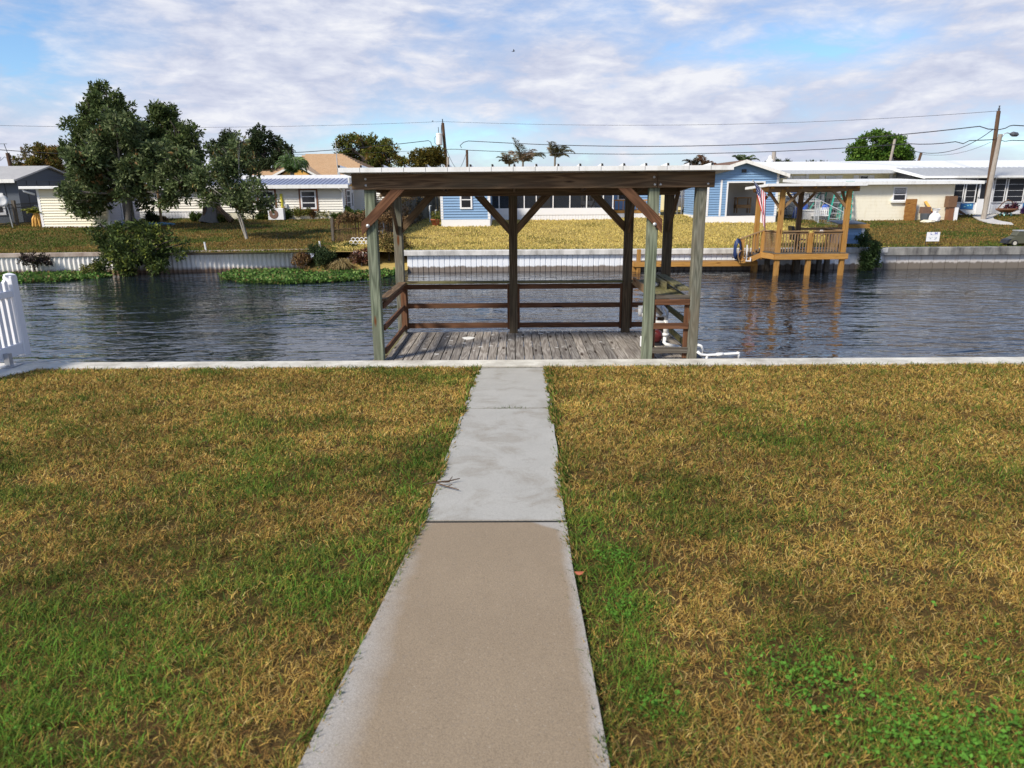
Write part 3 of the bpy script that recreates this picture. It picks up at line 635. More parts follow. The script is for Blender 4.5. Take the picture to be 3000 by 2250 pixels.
def grass_far(n, seed):
    rng = np.random.default_rng(seed); y = 31.9+16*rng.random(n)**1.3; x = -32+68*rng.random(n)
    z = farz(x, y); wob = 2.0*(fbm(x*.4+5, y*.4+5, 2)-.5)
    gold = (x+wob > -8.2) & (x+wob < 16.4); g = fbm(x*.45+8, y*.7+8, 51)
    col = np.where(gold[:, None], np.array((.64, .51, .16)), np.array((.25, .165, .05)))
    gm = (~gold) & (rng.random(n) < np.clip((g-.44)*5, .08, .85)); col[gm] = (.085, .125, .022)
    gm = gold & (rng.random(n) < np.clip((g-.52)*4, .04, .5)); col[gm] = (.22, .20, .05)
    edge = (y < 33) & (rng.random(n) < .45); col[edge] = col[edge]*.5+np.array((.09, .11, .02))
    col = col*(.6+.7*rng.random((n, 1)))
    az = rng.random(n)*2*np.pi; tl = .2+.9*rng.random(n); d = np.stack([np.cos(az)*np.sin(tl), np.sin(az)*np.sin(tl), np.cos(tl)], -1)
    L = .06+.07*rng.random(n); return leaves_at(np.stack([x, y, z-.01], -1), d, L, L*.35, col, rng)
v_, q_, c_ = grass_far(150000, 6)
tag(fast_mesh('grass', v_, q_, c_, 'grass_blade'), 'far bank lawn grass, golden between the houses and darker at both sides', 'grass', kind='stuff')

# ------------------------------------------------------------------ the dock pavilion in the foreground
pv = thing('dock_pavilion', (0.3, 11.0, 0.88), 'weathered timber boat dock pavilion with thin white roof at the end of the walkway', 'dock')
def bolt(x, y, z, r=0.022):
    MB().lathe((x, y, z), [(0, r*1.3), (0.006, r*1.3), (0.008, r), (0.016, r*.7), (0.02, 0.004)], 10, (0, -1, 0)).build('bolt', 'galv', pv, True)
FY, BY = 10.95, 13.2
for i, (x, y, top, mat) in enumerate(((-2.165, FY, 3.62, 'wood_green'), (2.085, FY, 3.62, 'wood_green'), (2.79, FY, 3.62, 'wood_greygreen'),
                       (-2.135, BY, 3.5, 'wood_greygreen'), (-0.03, BY, 3.5, 'wood_postshaded'), (2.085, BY, 3.5, 'wood_postshaded'), (2.80, BY, 3.5, 'wood_postshaded'))):
    MB().box((x-.078, y, -1.3), (x+.078, y+.155, top)).build('post', mat, pv, bevel=.012)
# front beam in two lengths, back beam, side beams, joists
MB().box((-2.41, FY-.045, 3.51), (2.112, FY-.005, 3.735)).build('beam', 'wood_brown', pv, bevel=.005)
MB().box((2.118, FY-.045, 3.51), (2.96, FY-.005, 3.735)).build('beam', 'wood_brown', pv, bevel=.005)
MB().box((-2.41, FY+.16, 3.51), (2.96, FY+.20, 3.73)).build('beam', 'wood_brown', pv, bevel=.005)
MB().box((-2.41, BY-.045, 3.385), (2.96, BY-.005, 3.60)).build('beam', 'wood_brown', pv, bevel=.005)
MB().box((-2.41, BY+.16, 3.385), (2.96, BY+.20, 3.59)).build('beam', 'wood_brown', pv, bevel=.005)
for x in (-2.39, -1.2, 0.0, 1.2, 2.20, 2.94): MB().beam((x, FY+.21, 3.655), (x, BY-.05, 3.52), .04, .14).build('joist', 'wood_brown', pv)
for y, z in ((11.6, 3.70), (12.3, 3.665), (13.0, 3.63)): MB().box((-2.5, y, z), (3.1, y+.09, z+.035)).build('purlin', 'wood_brown', pv)
# roof: white ribbed pan sheet
def roof_z(y): return 3.752-(y-10.72)*0.046
mb = MB(); X0, X1, Y0, Y1 = -2.56, 3.17, 10.72, 13.95
mb.prism([(X0, Y0, roof_z(Y0)), (X1, Y0, roof_z(Y0)), (X1, Y1, roof_z(Y1)), (X0, Y1, roof_z(Y1))], (0, 0, .065))
x = X0+0.004; k = 0
while x < X1-0.02:
    w_ = .03; zz = .066
    mb.cur = 0; mb.prism([(x, Y0+.02, roof_z(Y0)+zz), (x+w_*1.3, Y0+.02, roof_z(Y0)+zz), (x+w_, Y0+.02, roof_z(Y0)+zz+.036), (x, Y0+.02, roof_z(Y0)+zz+.036)], (0, Y1-Y0-.03, roof_z(Y1)-roof_z(Y0)+.004))
    mb.cur = 1; mb.box((x+.002, Y0+.008, roof_z(Y0)+zz), (x+w_*.9, Y0+.019, roof_z(Y0)+zz+.035))
    mb.cur = 1; mb.box((x-.003, Y0-.002, roof_z(Y0)+.004), (x+.001, Y0+.0, roof_z(Y0)+.062))
    x += .3175
mb.cur = 0; mb.build('roof', ('white_roof', 'rubber'), pv)
# braces
def brace(pts, y0, dy, mat): MB().prism([(p[0], y0, p[1]) for p in pts], (0, dy, 0)).build('brace', mat, pv, bevel=.004)
brace([(-2.305, 2.84), (-2.305, 3.03), (-1.83, 3.508), (-1.63, 3.508)], FY-.042, .038, 'wood_red')
brace([(2.215, 2.85), (2.215, 3.05), (1.735, 3.508), (1.53, 3.508)], FY-.042, .038, 'wood_red')
bolt(-2.205, FY-.043, 2.985); bolt(2.10, FY-.043, 2.98)
for x, z in ((-2.2, 3.66), (-2.2, 3.57), (2.06, 3.66), (2.075, 3.555), (2.16, 3.555), (2.86, 3.56)): bolt(x, FY-.046, z, .014)
brace([(-.10, 2.70), (-.10, 2.88), (-.55, 3.383), (-.73, 3.383)], BY+.03, .09, 'wood_brown'); brace([(.04, 2.70), (.04, 2.88), (.48, 3.383), (.66, 3.383)], BY+.03, .09, 'wood_brown')
brace([(-2.05, 2.74), (-2.05, 2.92), (-1.62, 3.383), (-1.44, 3.383)], BY+.03, .09, 'wood_brown'); brace([(2.0, 2.74), (2.0, 2.92), (1.55, 3.383), (1.37, 3.383)], BY+.03, .09, 'wood_brown')
for x, dx in ((-2.16, .04), (2.05, .04), (2.78, .04)):
    MB().prism([(x, BY-.005, 2.72), (x, BY-.005, 2.88), (x, BY-.55, 3.44), (x, BY-.72, 3.44)], (dx, 0, 0)).build('brace', 'wood_brown', pv, bevel=.004)
# decking
mb = MB(); x = -2.10; rg = random.Random(3)
while x < 2.86:
    mb.beam((x+.07, 10.845+rg.uniform(0, .006), .862), (x+.07, 13.36+rg.uniform(0, .012), .862), .136, .034); x += .1502
mb.build('decking', 'wood_deck', pv, bevel=.004)
for y in (10.95, 12.1, 13.28): MB().box((-2.09, y, .70), (2.87, y+.04, .843)).build('deck_joist', 'wood_old', pv)
MB().box((-2.24, 10.85, .72), (-2.105, 13.3, .86)).build('deck_edge', 'wood_mossy', pv)
# railings
for x0, x1 in ((-2.05, -.11), (.05, 2.0), (2.165, 2.72)):
    MB().box((x0, BY+.0, 1.815), (x1, BY+.155, 1.855)).build('handrail', 'wood_mossy', pv, bevel=.004)
    for za, zb in ((1.70, 1.79), (1.345, 1.435), (.965, 1.06)): MB().box((x0, BY+.09, za), (x1, BY+.128, zb)).build('rail', 'wood_red', pv, bevel=.004)
    for x in (x0, x1): MB().box((x-.004 if x == x0 else x-.036, BY+.05, .95), (x+.036 if x == x0 else x+.004, BY+.088, 1.80)).build('rail_cleat', 'wood_red', pv, bevel=.003)
MB().box((-2.16, FY+.16, 1.815), (-2.02, BY-.002, 1.855)).build('handrail', 'wood_brown', pv, bevel=.004)
for za, zb in ((1.70, 1.79), (1.345, 1.435), (.965, 1.06)): MB().box((-2.10, FY+.16, za), (-2.062, BY-.002, zb)).build('rail', 'wood_red', pv, bevel=.004)
MB().box((-2.13, BY-.04, .96), (-2.03, BY-.004, 1.80)).build('rail_cleat', 'wood_red', pv)
for za, zb in ((1.30, 1.40), (.93, 1.03)): MB().box((2.84, FY+.16, za), (2.878, BY-.002, zb)).build('rail', 'wood_mossy', pv, bevel=.004)
MB().box((-2.26, 10.86, .84), (-2.10, 11.0, .90)).build('deck_bracket', 'rust', pv)

# white droppings and scuffs on the deck boards: flakes of paint
mb = MB(); rg = random.Random(12)
for _ in range(26):
    x, y = rg.uniform(-1.9, 1.9), rg.uniform(11.2, 13.3); r_ = rg.uniform(.01, .03); mb.prism([(x+r_*rg.uniform(.6, 1.3)*1.5*math.cos(a), y+r_*rg.uniform(.5, 1)*math.sin(a), .8795) for a in np.arange(0, 6.2, .8)], (0, 0, .002))
mb.prism([(-.86+.11*math.cos(a)*(1+.2*math.sin(3*a)), 12.75+.13*math.sin(a), .8795) for a in np.arange(0, 6.2, .5)], (0, 0, .002))
tag(mb.build('paint_fleck', 'white_paint', pv), kind='stuff')

# fish-cleaning table in the right bay
tb = thing('cleaning_table', (2.43, 11.1, .88), 'mossy open tray table with slatted front between the two right dock posts', 'table')
MB().box((2.17, 11.06, 1.845), (2.715, 13.1, 1.865)).build('tray', 'wood_mossy', tb)
MB().box((2.165, FY+.02, 1.845), (2.71, FY+.06, 1.905)).build('front_edge', 'wood_old', tb, bevel=.004)
MB().box((2.165, FY+.0, 1.752), (2.71, FY+.038, 1.84)).build('apron', 'wood_red', tb, bevel=.004)
MB().box((2.16, FY+.0, 1.375), (2.71, FY+.038, 1.468)).build('slat', 'wood_red', tb, bevel=.004)
MB().box((2.16, FY+.0, .985), (2.715, FY+.038, 1.08)).build('slat', 'wood_old', tb, bevel=.004)
MB().box((2.645, FY+.04, .90), (2.71, FY+.08, 1.84)).build('leg', 'wood_red', tb); MB().box((2.165, FY+.04, .90), (2.20, FY+.08, 1.84)).build('leg', 'wood_red', tb)
MB().box((2.165, 11.2, 1.80), (2.20, 13.1, 1.93)).build('side_rail', 'wood_tan', tb); MB().box((2.50, 11.9, 1.866), (2.54, 13.1, 1.99)).build('divider', 'wood_mossy', tb)
MB().box((2.60, 11.2, 1.94), (2.76, 13.15, 1.98)).build('side_shelf', 'wood_mossy', tb)
for y, z in ((11.1, 1.868), (11.16, 1.868)): pass
mb = MB(); rg = random.Random(2)
pts = [(2.40+.10*math.cos(a)*rg.uniform(.6, 1.2), 12.4+.2*math.sin(a)*rg.uniform(.6, 1.2), 1.868) for a in np.arange(0, 6.2, .5)]
mb.prism(pts, (0, 0, .03)); mb.blob((2.40, 12.3, 1.90), .05, 2, .5, (1.6, 1.2, .6)); mb.blob((2.44, 12.5, 1.9), .04, 2, .5, (1.6, 1.5, .6))
tag(mb.build('rag', 'plastic_white'), 'crumpled white rag lying in the tray of the dock table', 'rag')

# pump with white plumbing under the table
pu = thing('water_pump', (2.45, 12.1, .88), 'dark red electric pump with white plastic plumbing under the dock table', 'pump')
MB().lathe((2.42, 12.0, 1.03), [(0, .06), (.02, .10), (.2, .105), (.22, .09), (.30, .085), (.32, .04)], 16, (.25, .97, 0)).build('motor', 'red_motor', pu, True)
MB().box((2.36, 12.0, .88), (2.5, 12.25, .93)).build('foot', 'black_metal', pu)
P = lambda *a: a
mb = MB(); mb.tube([P(2.14, 11.7, 1.36), P(2.52, 11.7, 1.33)], .036, 10); mb.tube([P(2.52, 11.7, 1.38), P(2.52, 11.7, 1.14)], .045, 10); mb.tube([P(2.52, 11.7, 1.16), P(2.52, 11.7, 1.12)], .056, 10)
mb.tube([P(2.52, 11.7, 1.14), P(2.5, 11.7, 1.0), P(2.52, 11.65, .98), P(2.72, 11.55, .95), P(2.80, 11.45, .90)], .03, 10)
mb.build('pipe', 'pvc', pu, True); mb = MB(); mb.tube([P(2.2, 12.6, 1.45), P(2.65, 12.6, 1.45), P(2.70, 12.6, 1.40), P(2.72, 12.6, 1.0)], .035, 10); mb.tube([P(2.24, 12.6, 1.45), P(2.24, 12.6, 1.30)], .045, 10); mb.tube([P(2.2, 12.2, 1.38), P(2.6, 12.2, 1.38)], .035, 10); mb.tube([P(2.6, 12.2, 1.36), P(2.6, 12.6, 1.45)], .03, 8)
mb.build('pipe', 'pvc', pu, True)
mb = MB(); mb.tube([(2.18, 11.5, 1.32), (2.19, 11.5, 1.15), (2.23, 11.45, 1.02), (2.34, 11.42, .97), (2.52, 11.5, .965)], .012, 8); mb.build('cord', 'cord_cream', pu, True); mb = MB(); mb.tube([(2.3, 11.9, 1.25), (2.26, 11.9, 1.2), (2.30, 11.9, 1.14)], .012, 8); mb.build('cord', 'cord_cream', pu, True)
mb = MB(); mb.tube([(2.25, 12.3, 1.8), (2.32, 12.3, 1.62), (2.22, 12.2, 1.5)], .012, 6); mb.tube([(2.45, 12.3, 1.82), (2.46, 12.3, 1.66), (2.36, 12.2, 1.6), (2.2, 12.1, 1.5)], .01, 6); mb.build('wire', 'wire_black', pu)
MB().beam((2.2, 12.0, 1.72), (2.5, 12.0, 1.42), .05, .07).build('strut', 'wood_old', pu)
tag(MB().box((2.0, FY+.157, 1.06), (2.05, FY+.23, 1.22)).build('outlet_box', 'plastic_white', bevel=.006), 'small white outlet box on the side of the middle front dock post', 'outlet box')
# white pipe along the cap to the right of the dock
mb = MB(); mb.tube([(2.86, 10.9, 1.02), (2.92, 10.92, .97), (3.02, 10.93, .955), (3.2, 10.93, .965), (3.5, 10.93, .985), (3.52, 10.93, .97), (3.52, 10.93, .80)], .022, 10)
mb.tube([(3.17, 10.93, .966), (3.28, 10.93, .972)], .029, 10); mb.tube([(3.49, 10.93, .985), (3.52, 10.93, .985), (3.52, 10.93, .95)], .029, 10); mb.tube([(3.02, 10.93, .955), (3.02, 10.93, .85)], .02, 8)
mb.tube([(2.87, 10.96, 1.12), (2.93, 10.97, 1.10), (2.965, 10.97, 1.03), (2.95, 10.97, .97)], .02, 10)
tag(mb.build('drain_pipe', 'pvc', None, True), 'thin white plastic pipe lying over the seawall edge right of the dock', 'pipe')

# white picket fence panel on the side boundary
wf = thing('picket_fence', (-7.95, 10.6, .92), 'white vinyl picket fence end at the left edge, reaching out over the water', 'fence')
FX = -7.90
for y, z0, z1 in ((11.05, .985, 2.25), (8.7, .92, 2.25)): MB().box((FX-.07, y, z0), (FX+.07, y+.14, z1)).build('post', 'white_vinyl', wf, bevel=.01); MB().lathe((FX, y+.07, z1), [(0, .1), (.02, .1), (.045, .02)], 4).build('post_cap', 'white_vinyl', wf)
def fz(y, z): return z
for za, zb in ((1.02, 1.20), (1.93, 2.03)): MB().box((FX-.025, 8.84, za), (FX+.045, 11.05, zb)).build('rail', 'white_vinyl', wf, bevel=.006)
y = 8.9
while y < 10.98:
    mb = MB(); mb.box((FX-.03, y, 1.04), (FX+.02, y+.075, 2.16)); mb.prism([(FX-.03, y, 2.161), (FX-.03, y+.075, 2.161), (FX-.03, y+.0375, 2.20)], (.05, 0, 0)); mb.build('picket', 'white_vinyl', wf, bevel=.004); y += .128
MB().box((FX+.05, 10.58, .925), (FX+.13, 10.66, 1.12)).build('bracket', 'steel', wf); MB().box((FX+.0, 10.48, .923), (FX+.22, 10.76, .933)).build('bracket_foot', 'steel', wf)

# twig on the walkway, dead leaf
mb = MB(); zt = lambda y: 2.035-.1046*y
mb.tube([(-.62, 4.45, zt(4.45)+.012), (-.55, 4.46, zt(4.46)+.02), (-.46, 4.52, zt(4.52)+.012), (-.39, 4.57, zt(4.57)+.014)], [.004, .006, .005, .003], 6)
mb.tube([(-.54, 4.46, zt(4.46)+.016), (-.46, 4.40, zt(4.40)+.01), (-.38, 4.34, zt(4.34)+.008)], [.005, .004, .003], 6)
mb.tube([(-.46, 4.52, zt(4.52)+.012), (-.44, 4.56, zt(4.56)+.03)], .003, 5); mb.tube([(-.5, 4.49, zt(4.49)+.012), (-.45, 4.47, zt(4.47)+.02)], .003, 5); mb.tube([(-.46, 4.40, zt(4.4)+.01), (-.43, 4.42, zt(4.42)+.02)], .003, 5)
tag(mb.build('twig', 'wood_stick'), 'small forked dry twig on the left edge of the walkway', 'twig')
mb = MB(); q = [(.30+.022*math.cos(a), 3.05+.013*math.sin(a), 2.03-.1046*3.05+.010+.005*math.cos(2*a)) for a in np.arange(0, 6.2, .6)]; mb.prism(q, (0, 0, .002)); tag(mb.build('dead_leaf', 'terracotta'), 'curled reddish dead leaf on the right edge of the walkway', 'leaf')
# ------------------------------------------------------------------ building helpers
def front(y): return lambda u, z, d: (u, y-d, z)
def rside(x): return lambda u, z, d: (x+d, u, z)
def lside(x): return lambda u, z, d: (x-d, u, z)
def mbox(mb, m, u0, u1, z0, z1, d0, d1):
    vs = [m(u, z, d) for d in (d0, d1) for z in (z0, z1) for u in (u0, u1)]
    mb._add(vs, [(0, 1, 3, 2), (4, 6, 7, 5), (0, 4, 5, 1), (2, 3, 7, 6), (0, 2, 6, 4), (1, 5, 7, 3)]); return mb
def siding(mb, m, z0, z1, ul, ur, lap=.15, out=.05, holes=()):
    fl = ul if callable(ul) else (lambda z: ul); fr = ur if callable(ur) else (lambda z: ur); z = z0
    while z < z1-.01:
        zt = min(z+lap, z1); a0, a1, b0, b1 = fl(z), fr(z), fl(zt), fr(zt)
        segs = [(a0, a1, b0, b1)]
        for h0, h1, hz0, hz1 in holes:
            if zt > hz0+.02 and z < hz1-.02: segs = [(a0, h0, b0, h0), (h1, a1, h1, b1)]
        for a0_, a1_, b0_, b1_ in segs:
            if a1_-a0_ < .02: continue
            mb.poly([m(a0_, z, out), m(a1_, z, out), m(b1_, zt, .002), m(b0_, zt, .002)]); mb.poly([m(a0_, z, .0), m(a1_, z, .0), m(a1_, z, out), m(a0_, z, out)])
        z = zt
    return mb
def skirt(mb, m, z0, z1, u0, u1, step=.16):
    u = u0
    while u < u1-.01:
        b_ = min(u+step, u1); mb.poly([m(u, z0, .0), m(u+.02, z0, .025), m(u+.02, z1, .025), m(u, z1, .0)]); mb.poly([m(u+.02, z0, .025), m(b_-.02, z0, .025), m(b_-.02, z1, .025), m(u+.02, z1, .025)]); mb.poly([m(b_-.02, z0, .025), m(b_, z0, 0), m(b_, z1, 0), m(b_-.02, z1, .025)]); u = b_
    return mb
def window(root, m, u0, u1, z0, z1, trim='white_vinyl', tw=.09, bars=(), vbars=(), glass='dark_glass', outer=None, ow=.12, bt=.025):
    mb = MB()
    for a in ((u0, u1, z0, z0+tw), (u0, u1, z1-tw, z1), (u0, u0+tw, z0+tw, z1-tw), (u1-tw, u1, z0+tw, z1-tw)): mbox(mb, m, *a, .0, .088)
    for z in bars: mbox(mb, m, u0+tw, u1-tw, z-bt, z+bt, .026, .078)
    for u in vbars: mbox(mb, m, u-.025, u+.025, z0+tw, z1-tw, .026, .076)
    w = mb.build('window', trim, root)
    g = MB(); mbox(g, m, u0+tw*.8, u1-tw*.8, z0+tw*.8, z1-tw*.8, .0, .060); g.build('pane', glass, w)
    if outer:
        o = MB()
        for a in ((u0-ow, u1+ow, z0-ow, z0), (u0-ow, u1+ow, z1, z1+ow), (u0-ow, u0, z0, z1), (u1, u1+ow, z0, z1)): mbox(o, m, *a, .0, .072)
        o.build('frame', outer, w)
    return w
def slab(mb, pts, t): return mb.prism(pts, (0, 0, t))
def wbox(mb, x0, x1, y0, y1, z0, z1): return mb.box((x0, y0, z0), (x1, y1, z1))

# ---- grey house, far left
h = thing('grey_house', (-33, 46.5, 1.7), 'charcoal grey house with a low gable roof at the far left edge', 'house')
X1, Y0, Y1, g0, ze = -31.1, 46.0, 52.4, 1.5, 4.25
mb = MB(); wbox(mb, -42, X1, Y0, Y1, g0, ze); mb.prism([(X1-.2, Y0, ze), (X1-.2, Y1, ze), (X1-.2, (Y0+Y1)/2, 5.05)], (-10.6, 0, 0)); mb.build('wall', 'grey_panel', h)
mb = MB(); mm = rside(X1); siding(mb, mm, ze, 5.0, lambda z: Y0+(z-ze)*4.0, lambda z: Y1-(z-ze)*4.0, .16); mb.build('gable', 'grey_panel', h)
mb = MB()
for u in (46.9, 47.9, 49.2, 50.6): mbox(mb, mm, u, u+.035, g0, ze, 0, .02)
for u in (-31.9, -33.0, -34.4): mbox(mb, front(Y0), u, u+.04, g0, ze, 0, .02)
mb.build('batten', 'black_metal', h)
mb = MB(); ym = (Y0+Y1)/2
slab(mb, [(-42, Y0-.45, 4.2), (X1+.25, Y0-.45, 4.2), (X1+.25, ym, 5.12), (-42, ym, 5.12)], .10); slab(mb, [(-42, ym+.002, 5.12), (X1+.25, ym+.002, 5.12), (X1+.25, Y1+.45, 4.2), (-42, Y1+.45, 4.2)], .10); mb.build('roof', 'grey_roof', h)
mb = MB(); wbox(mb, -42, X1+.2, Y0-.52, Y0-.455, 4.1, 4.32); mb.build('gutter', 'white_paint', h)
window(h, front(Y0), -34.4, -32.05, 2.15, 3.5, tw=.16, bars=(2.85,), vbars=(-33.2,))
MB().box((X1+.01, 48.6, 3.55), (X1+.45, 49.5, 3.63)).build('awning', 'white_paint', h); window(h, mm, 48.65, 49.4, 3.1, 3.52)
# dish, iron fence, agave
d = thing('satellite_dish', (-29.6, 43, 1.5), 'white satellite dish on a thin pole at the far left edge', 'dish')
P0 = at(4, 590, 43.0); MB().lathe(P0, [(0, .02), (.03, .2), (.09, .36), (.10, .37), (.06, .2), (.03, .02)], 18, (.55, -.75, .35)).build('dish', 'white_paint', d, True)
MB().tube([P0+[.1, .1, -.1], P0+[.25, .1, -.5], P0+[.35, .1, -2.0]], .03, 6).build('pole', 'galv', d)
f = thing('iron_fence', (-30, 44, 1.5), 'black metal picket fence with a wooden post in front of the grey house', 'fence')
A, B = at(-40, 670, 42.6), at(118, 650, 45.5); A[2] = gfar(A[1]); B[2] = gfar(B[1]); n = 58
mb = MB()
for i in range(n+1):
    p_ = A+(B-A)*i/n; mb.tube([p_+[0, 0, .02], p_+[0, 0, 1.28]], .014, 4)
for z in (.14, 1.04, 1.24): mb.beam(A+[0, 0, z], B+[0, 0, z], .03, .04)
mb.build('picket_panel', 'black_metal', f)
p_ = A+(B-A)*.57; MB().box(p_+[-.09, -.12, -.1], p_+[.09, .05, 1.48]).build('post', 'wood_old', f)
mb = MB(); P0 = gb(90, 652)
for dx in (0, .14, .28, .42): mb.box(P0+[dx, .6, .15], P0+[dx+.09, .62, 1.05])
tag(mb.build('trellis', 'white_vinyl'), 'small white slatted panel behind the black iron fence', 'panel')

def fronds(name, c, n, L, wd, pal, seed, parent=None, droop=1.0, up=.8, wind=(0, 0, 0), mat='frond', leaflets=24, lw=.05, arc=(0, 6.283)):
    """feather fronds: arched ribs with leaflets on both sides"""
    rng = np.random.default_rng(seed); Pl = []; Dl = []; Ll = []; Cl = []; rib = MB()
    for i in range(n):
        az = arc[0]+(arc[1]-arc[0])*(i+rng.random()*.7)/n; e = up*(0.35+rng.random()*.9); d = np.array([math.cos(az), math.sin(az), e]); d /= np.linalg.norm(d); d = d+np.array(wind)*.5; d /= np.linalg.norm(d)
        p_ = np.array(c, float); ln = L*(.75+.4*rng.random()); pts = [p_.copy()]; seg = 10
        col = np.array(pal[rng.integers(0, len(pal))])*(.75+.5*rng.random())
        for s_ in range(seg):
            d = d+np.array([0, 0, -.20*droop])*(s_/seg*1.6)+np.array(wind)*.12; d /= np.linalg.norm(d); p_ = p_+d*ln/seg; pts.append(p_.copy())
            sdv = np.cross(d, [0, 0, 1.]); sdv /= max(np.linalg.norm(sdv), 1e-6)
            if s_ > 0:
                for j in range(max(1, leaflets//seg)):
                    for sg in (-1, 1):
                        t = rng.random(); q = pts[-2]*(1-t)+p_*t; dd = sdv*sg*.8+d*.65+np.array([0, 0, -.45*droop])*rng.random()+np.array(wind)*.5+rng.normal(size=3)*.08
                        Pl.append(q); Dl.append(dd/np.linalg.norm(dd)); Ll.append(ln*.30*math.sin(math.pi*min(.95, .25+.75*s_/seg))*(.8+.4*rng.random())); Cl.append(col*(.8+.4*rng.random()))
        rib.tube(pts, [.03*(1-.85*k/seg)*L/2 for k in range(seg+1)], 4)
    Pl, Dl, Ll, Cl = map(np.array, (Pl, Dl, Ll, Cl)); v, q, cc = leaves_at(Pl, Dl, Ll, np.full(len(Ll), lw), Cl, rng)
    o = fast_mesh(name, v, q, cc, mat, parent); return o, rib
P0 = gb(112, 664); ag = thing('yucca', P0, 'yellow green spiky yucca clump beside the cream shed corner', 'plant')
o, rb = fronds('foliage', P0+[0, 0, .75], 26, .75, .05, [(.30, .30, .06), (.22, .25, .05)], 4, ag, .8, 1.2, lw=.06)
mb = MB()
for a in range(9): mb.tube([P0+[.05*math.cos(a), .05*math.sin(a), .9], P0+[.22*math.cos(a*.7), .22*math.sin(a*.7), .45], P0+[.3*math.cos(a*.7), .3*math.sin(a*.7), .02]], [.03, .07, .03], 5)
mb.build('dead_leaves', 'amber', ag)

# ---- cream shed with flat roof and a side wall coloured as standing in shade
h = thing('cream_shed', (-26, 43.2, 1.5), 'cream clapboard shed with a flat white roof behind the big left tree', 'shed')
X0, X1, Y0, Y1, g0, zt = -28.05, -24.0, 43.1, 46.6, 1.42, 3.70
mb = MB(); wbox(mb, X0, X1, Y0, Y1, g0, zt); mb.build('wall', 'white_siding', h)
mb = MB(); siding(mb, front(Y0), g0+.15, zt, X0, X1, .15); mb.build('front_siding', 'cream_siding', h)
mb = MB(); siding(mb, rside(X1), g0+.1, zt, Y0, Y1, .16); mb.build('side_siding', 'shaded_siding', h)
mb = MB(); mbox(mb, front(Y0), X0-.02, X0+.12, g0, zt, 0, .045); mb.build('corner_trim', 'white_vinyl', h); mb = MB(); mbox(mb, front(Y0), X1-.1, X1+.03, g0, zt, 0, .045); mb.build('corner_trim', 'white_vinyl', h); mb = MB(); mbox(mb, front(Y0), X0+.12, X1-.1, g0, g0+.15, 0, .04); mb.build('base_board', 'white_vinyl', h)
MB().box((X0-.75, Y0-.45, zt), (X1+.4, Y1+.3, zt+.16)).build('roof', 'white_roof', h, bevel=.02)
MB().tube([(X0-.6, Y0-.3, zt-.01), (X0-.55, Y0-.3, zt-.12), (X0-.1, Y0-.08, zt-.3)], .06, 8).build('downspout', 'white_vinyl', h)
window(h, front(Y0), X0+2.0, X0+3.6, 2.25, 3.3, tw=.05, glass='metal_roof')
dm = rside(X1); mb = MB(); mbox(mb, dm, 44.55, 45.5, g0+.25, 3.35, 0, .05); dd = mb.build('door', 'screen_black', h)
mb = MB(); mbox(mb, dm, 44.45, 44.549, g0+.2, 3.45, 0, .07); mbox(mb, dm, 45.501, 45.62, g0+.2, 3.45, 0, .07); mbox(mb, dm, 44.45, 45.62, g0+.05, g0+.2, 0, .12); mb.build('door_frame', 'white_vinyl', dd)

# ---- long white mobile home
h = thing('white_mobile_home', (-15, 47.2, 1.74), 'long off white clapboard mobile home with two brown framed windows and blue grey metal roof', 'house')
X0, XM, X1, YB, YF, g0, zt = -26.5, -19.05, -11.0, 48.3, 47.2, 1.6, 3.78
mb = MB(); wbox(mb, X0, XM, YB, 52, g0, zt); wbox(mb, XM+.002, X1, YF, 52, g0, zt); wbox(mb, X1+.002, -7.2, 50.2, 52, g0, zt); mb.build('wall', 'white_siding', h)
mb = MB(); siding(mb, front(YB), 2.28, zt, X0, XM, .16); siding(mb, front(YF), 2.2, zt, XM, X1, .16); siding(mb, rside(X1), 2.2, zt, YF, 50.2, .13); siding(mb, front(50.2), 2.2, zt, X1, -7.2, .13); mb.build('clapboard', 'white_siding', h)
mb = MB(); skirt(mb, front(50.2), g0, 2.15, X1+.03, -7.2, .2); mb.build('skirting', 'white_vinyl', h); mb = MB(); skirt(mb, front(YB), g0, 2.22, X0, XM-.02, .2); mbox(mb, front(YB), X0, XM, 2.22, 2.28, 0, .055); mb.build('skirting', 'white_vinyl', h)
mb = MB(); mbox(mb, front(YF), XM, X1, g0, 2.17, 0, .012); mbox(mb, rside(X1), YF, 50.15, g0, 2.17, 0, .012); mb.build('foundation', 'cream_siding', h)
mb = MB(); mbox(mb, front(YF), X1-.09, X1+.03, g0, zt, 0, .045); mb.build('corner_trim', 'white_vinyl', h); mb = MB(); mbox(mb, front(YF), XM-.03, XM+.08, g0, zt, 0, .045); mb.build('corner_trim', 'white_vinyl', h)
mb = MB(); slab(mb, [(XM-.3, YF-.5, zt-.02), (X1+.45, YF-.5, zt-.02), (X1+.45, 49.4, 4.22), (XM-.3, 49.4, 4.22)], .07)
u = XM-.3
while u < X1+.4: mb.prism([(u, YF-.49, zt+.051), (u+.05, YF-.49, zt+.051), (u+.05, 49.38, 4.291), (u, 49.38, 4.291)], (0, 0, .03)); u += .28
slab(mb, [(X0, YB-.4, zt-.02), (XM-.31, YB-.4, zt-.02), (XM-.31, 50, 4.2), (X0, 50, 4.2)], .07); mb.build('roof', 'metal_roof', h)
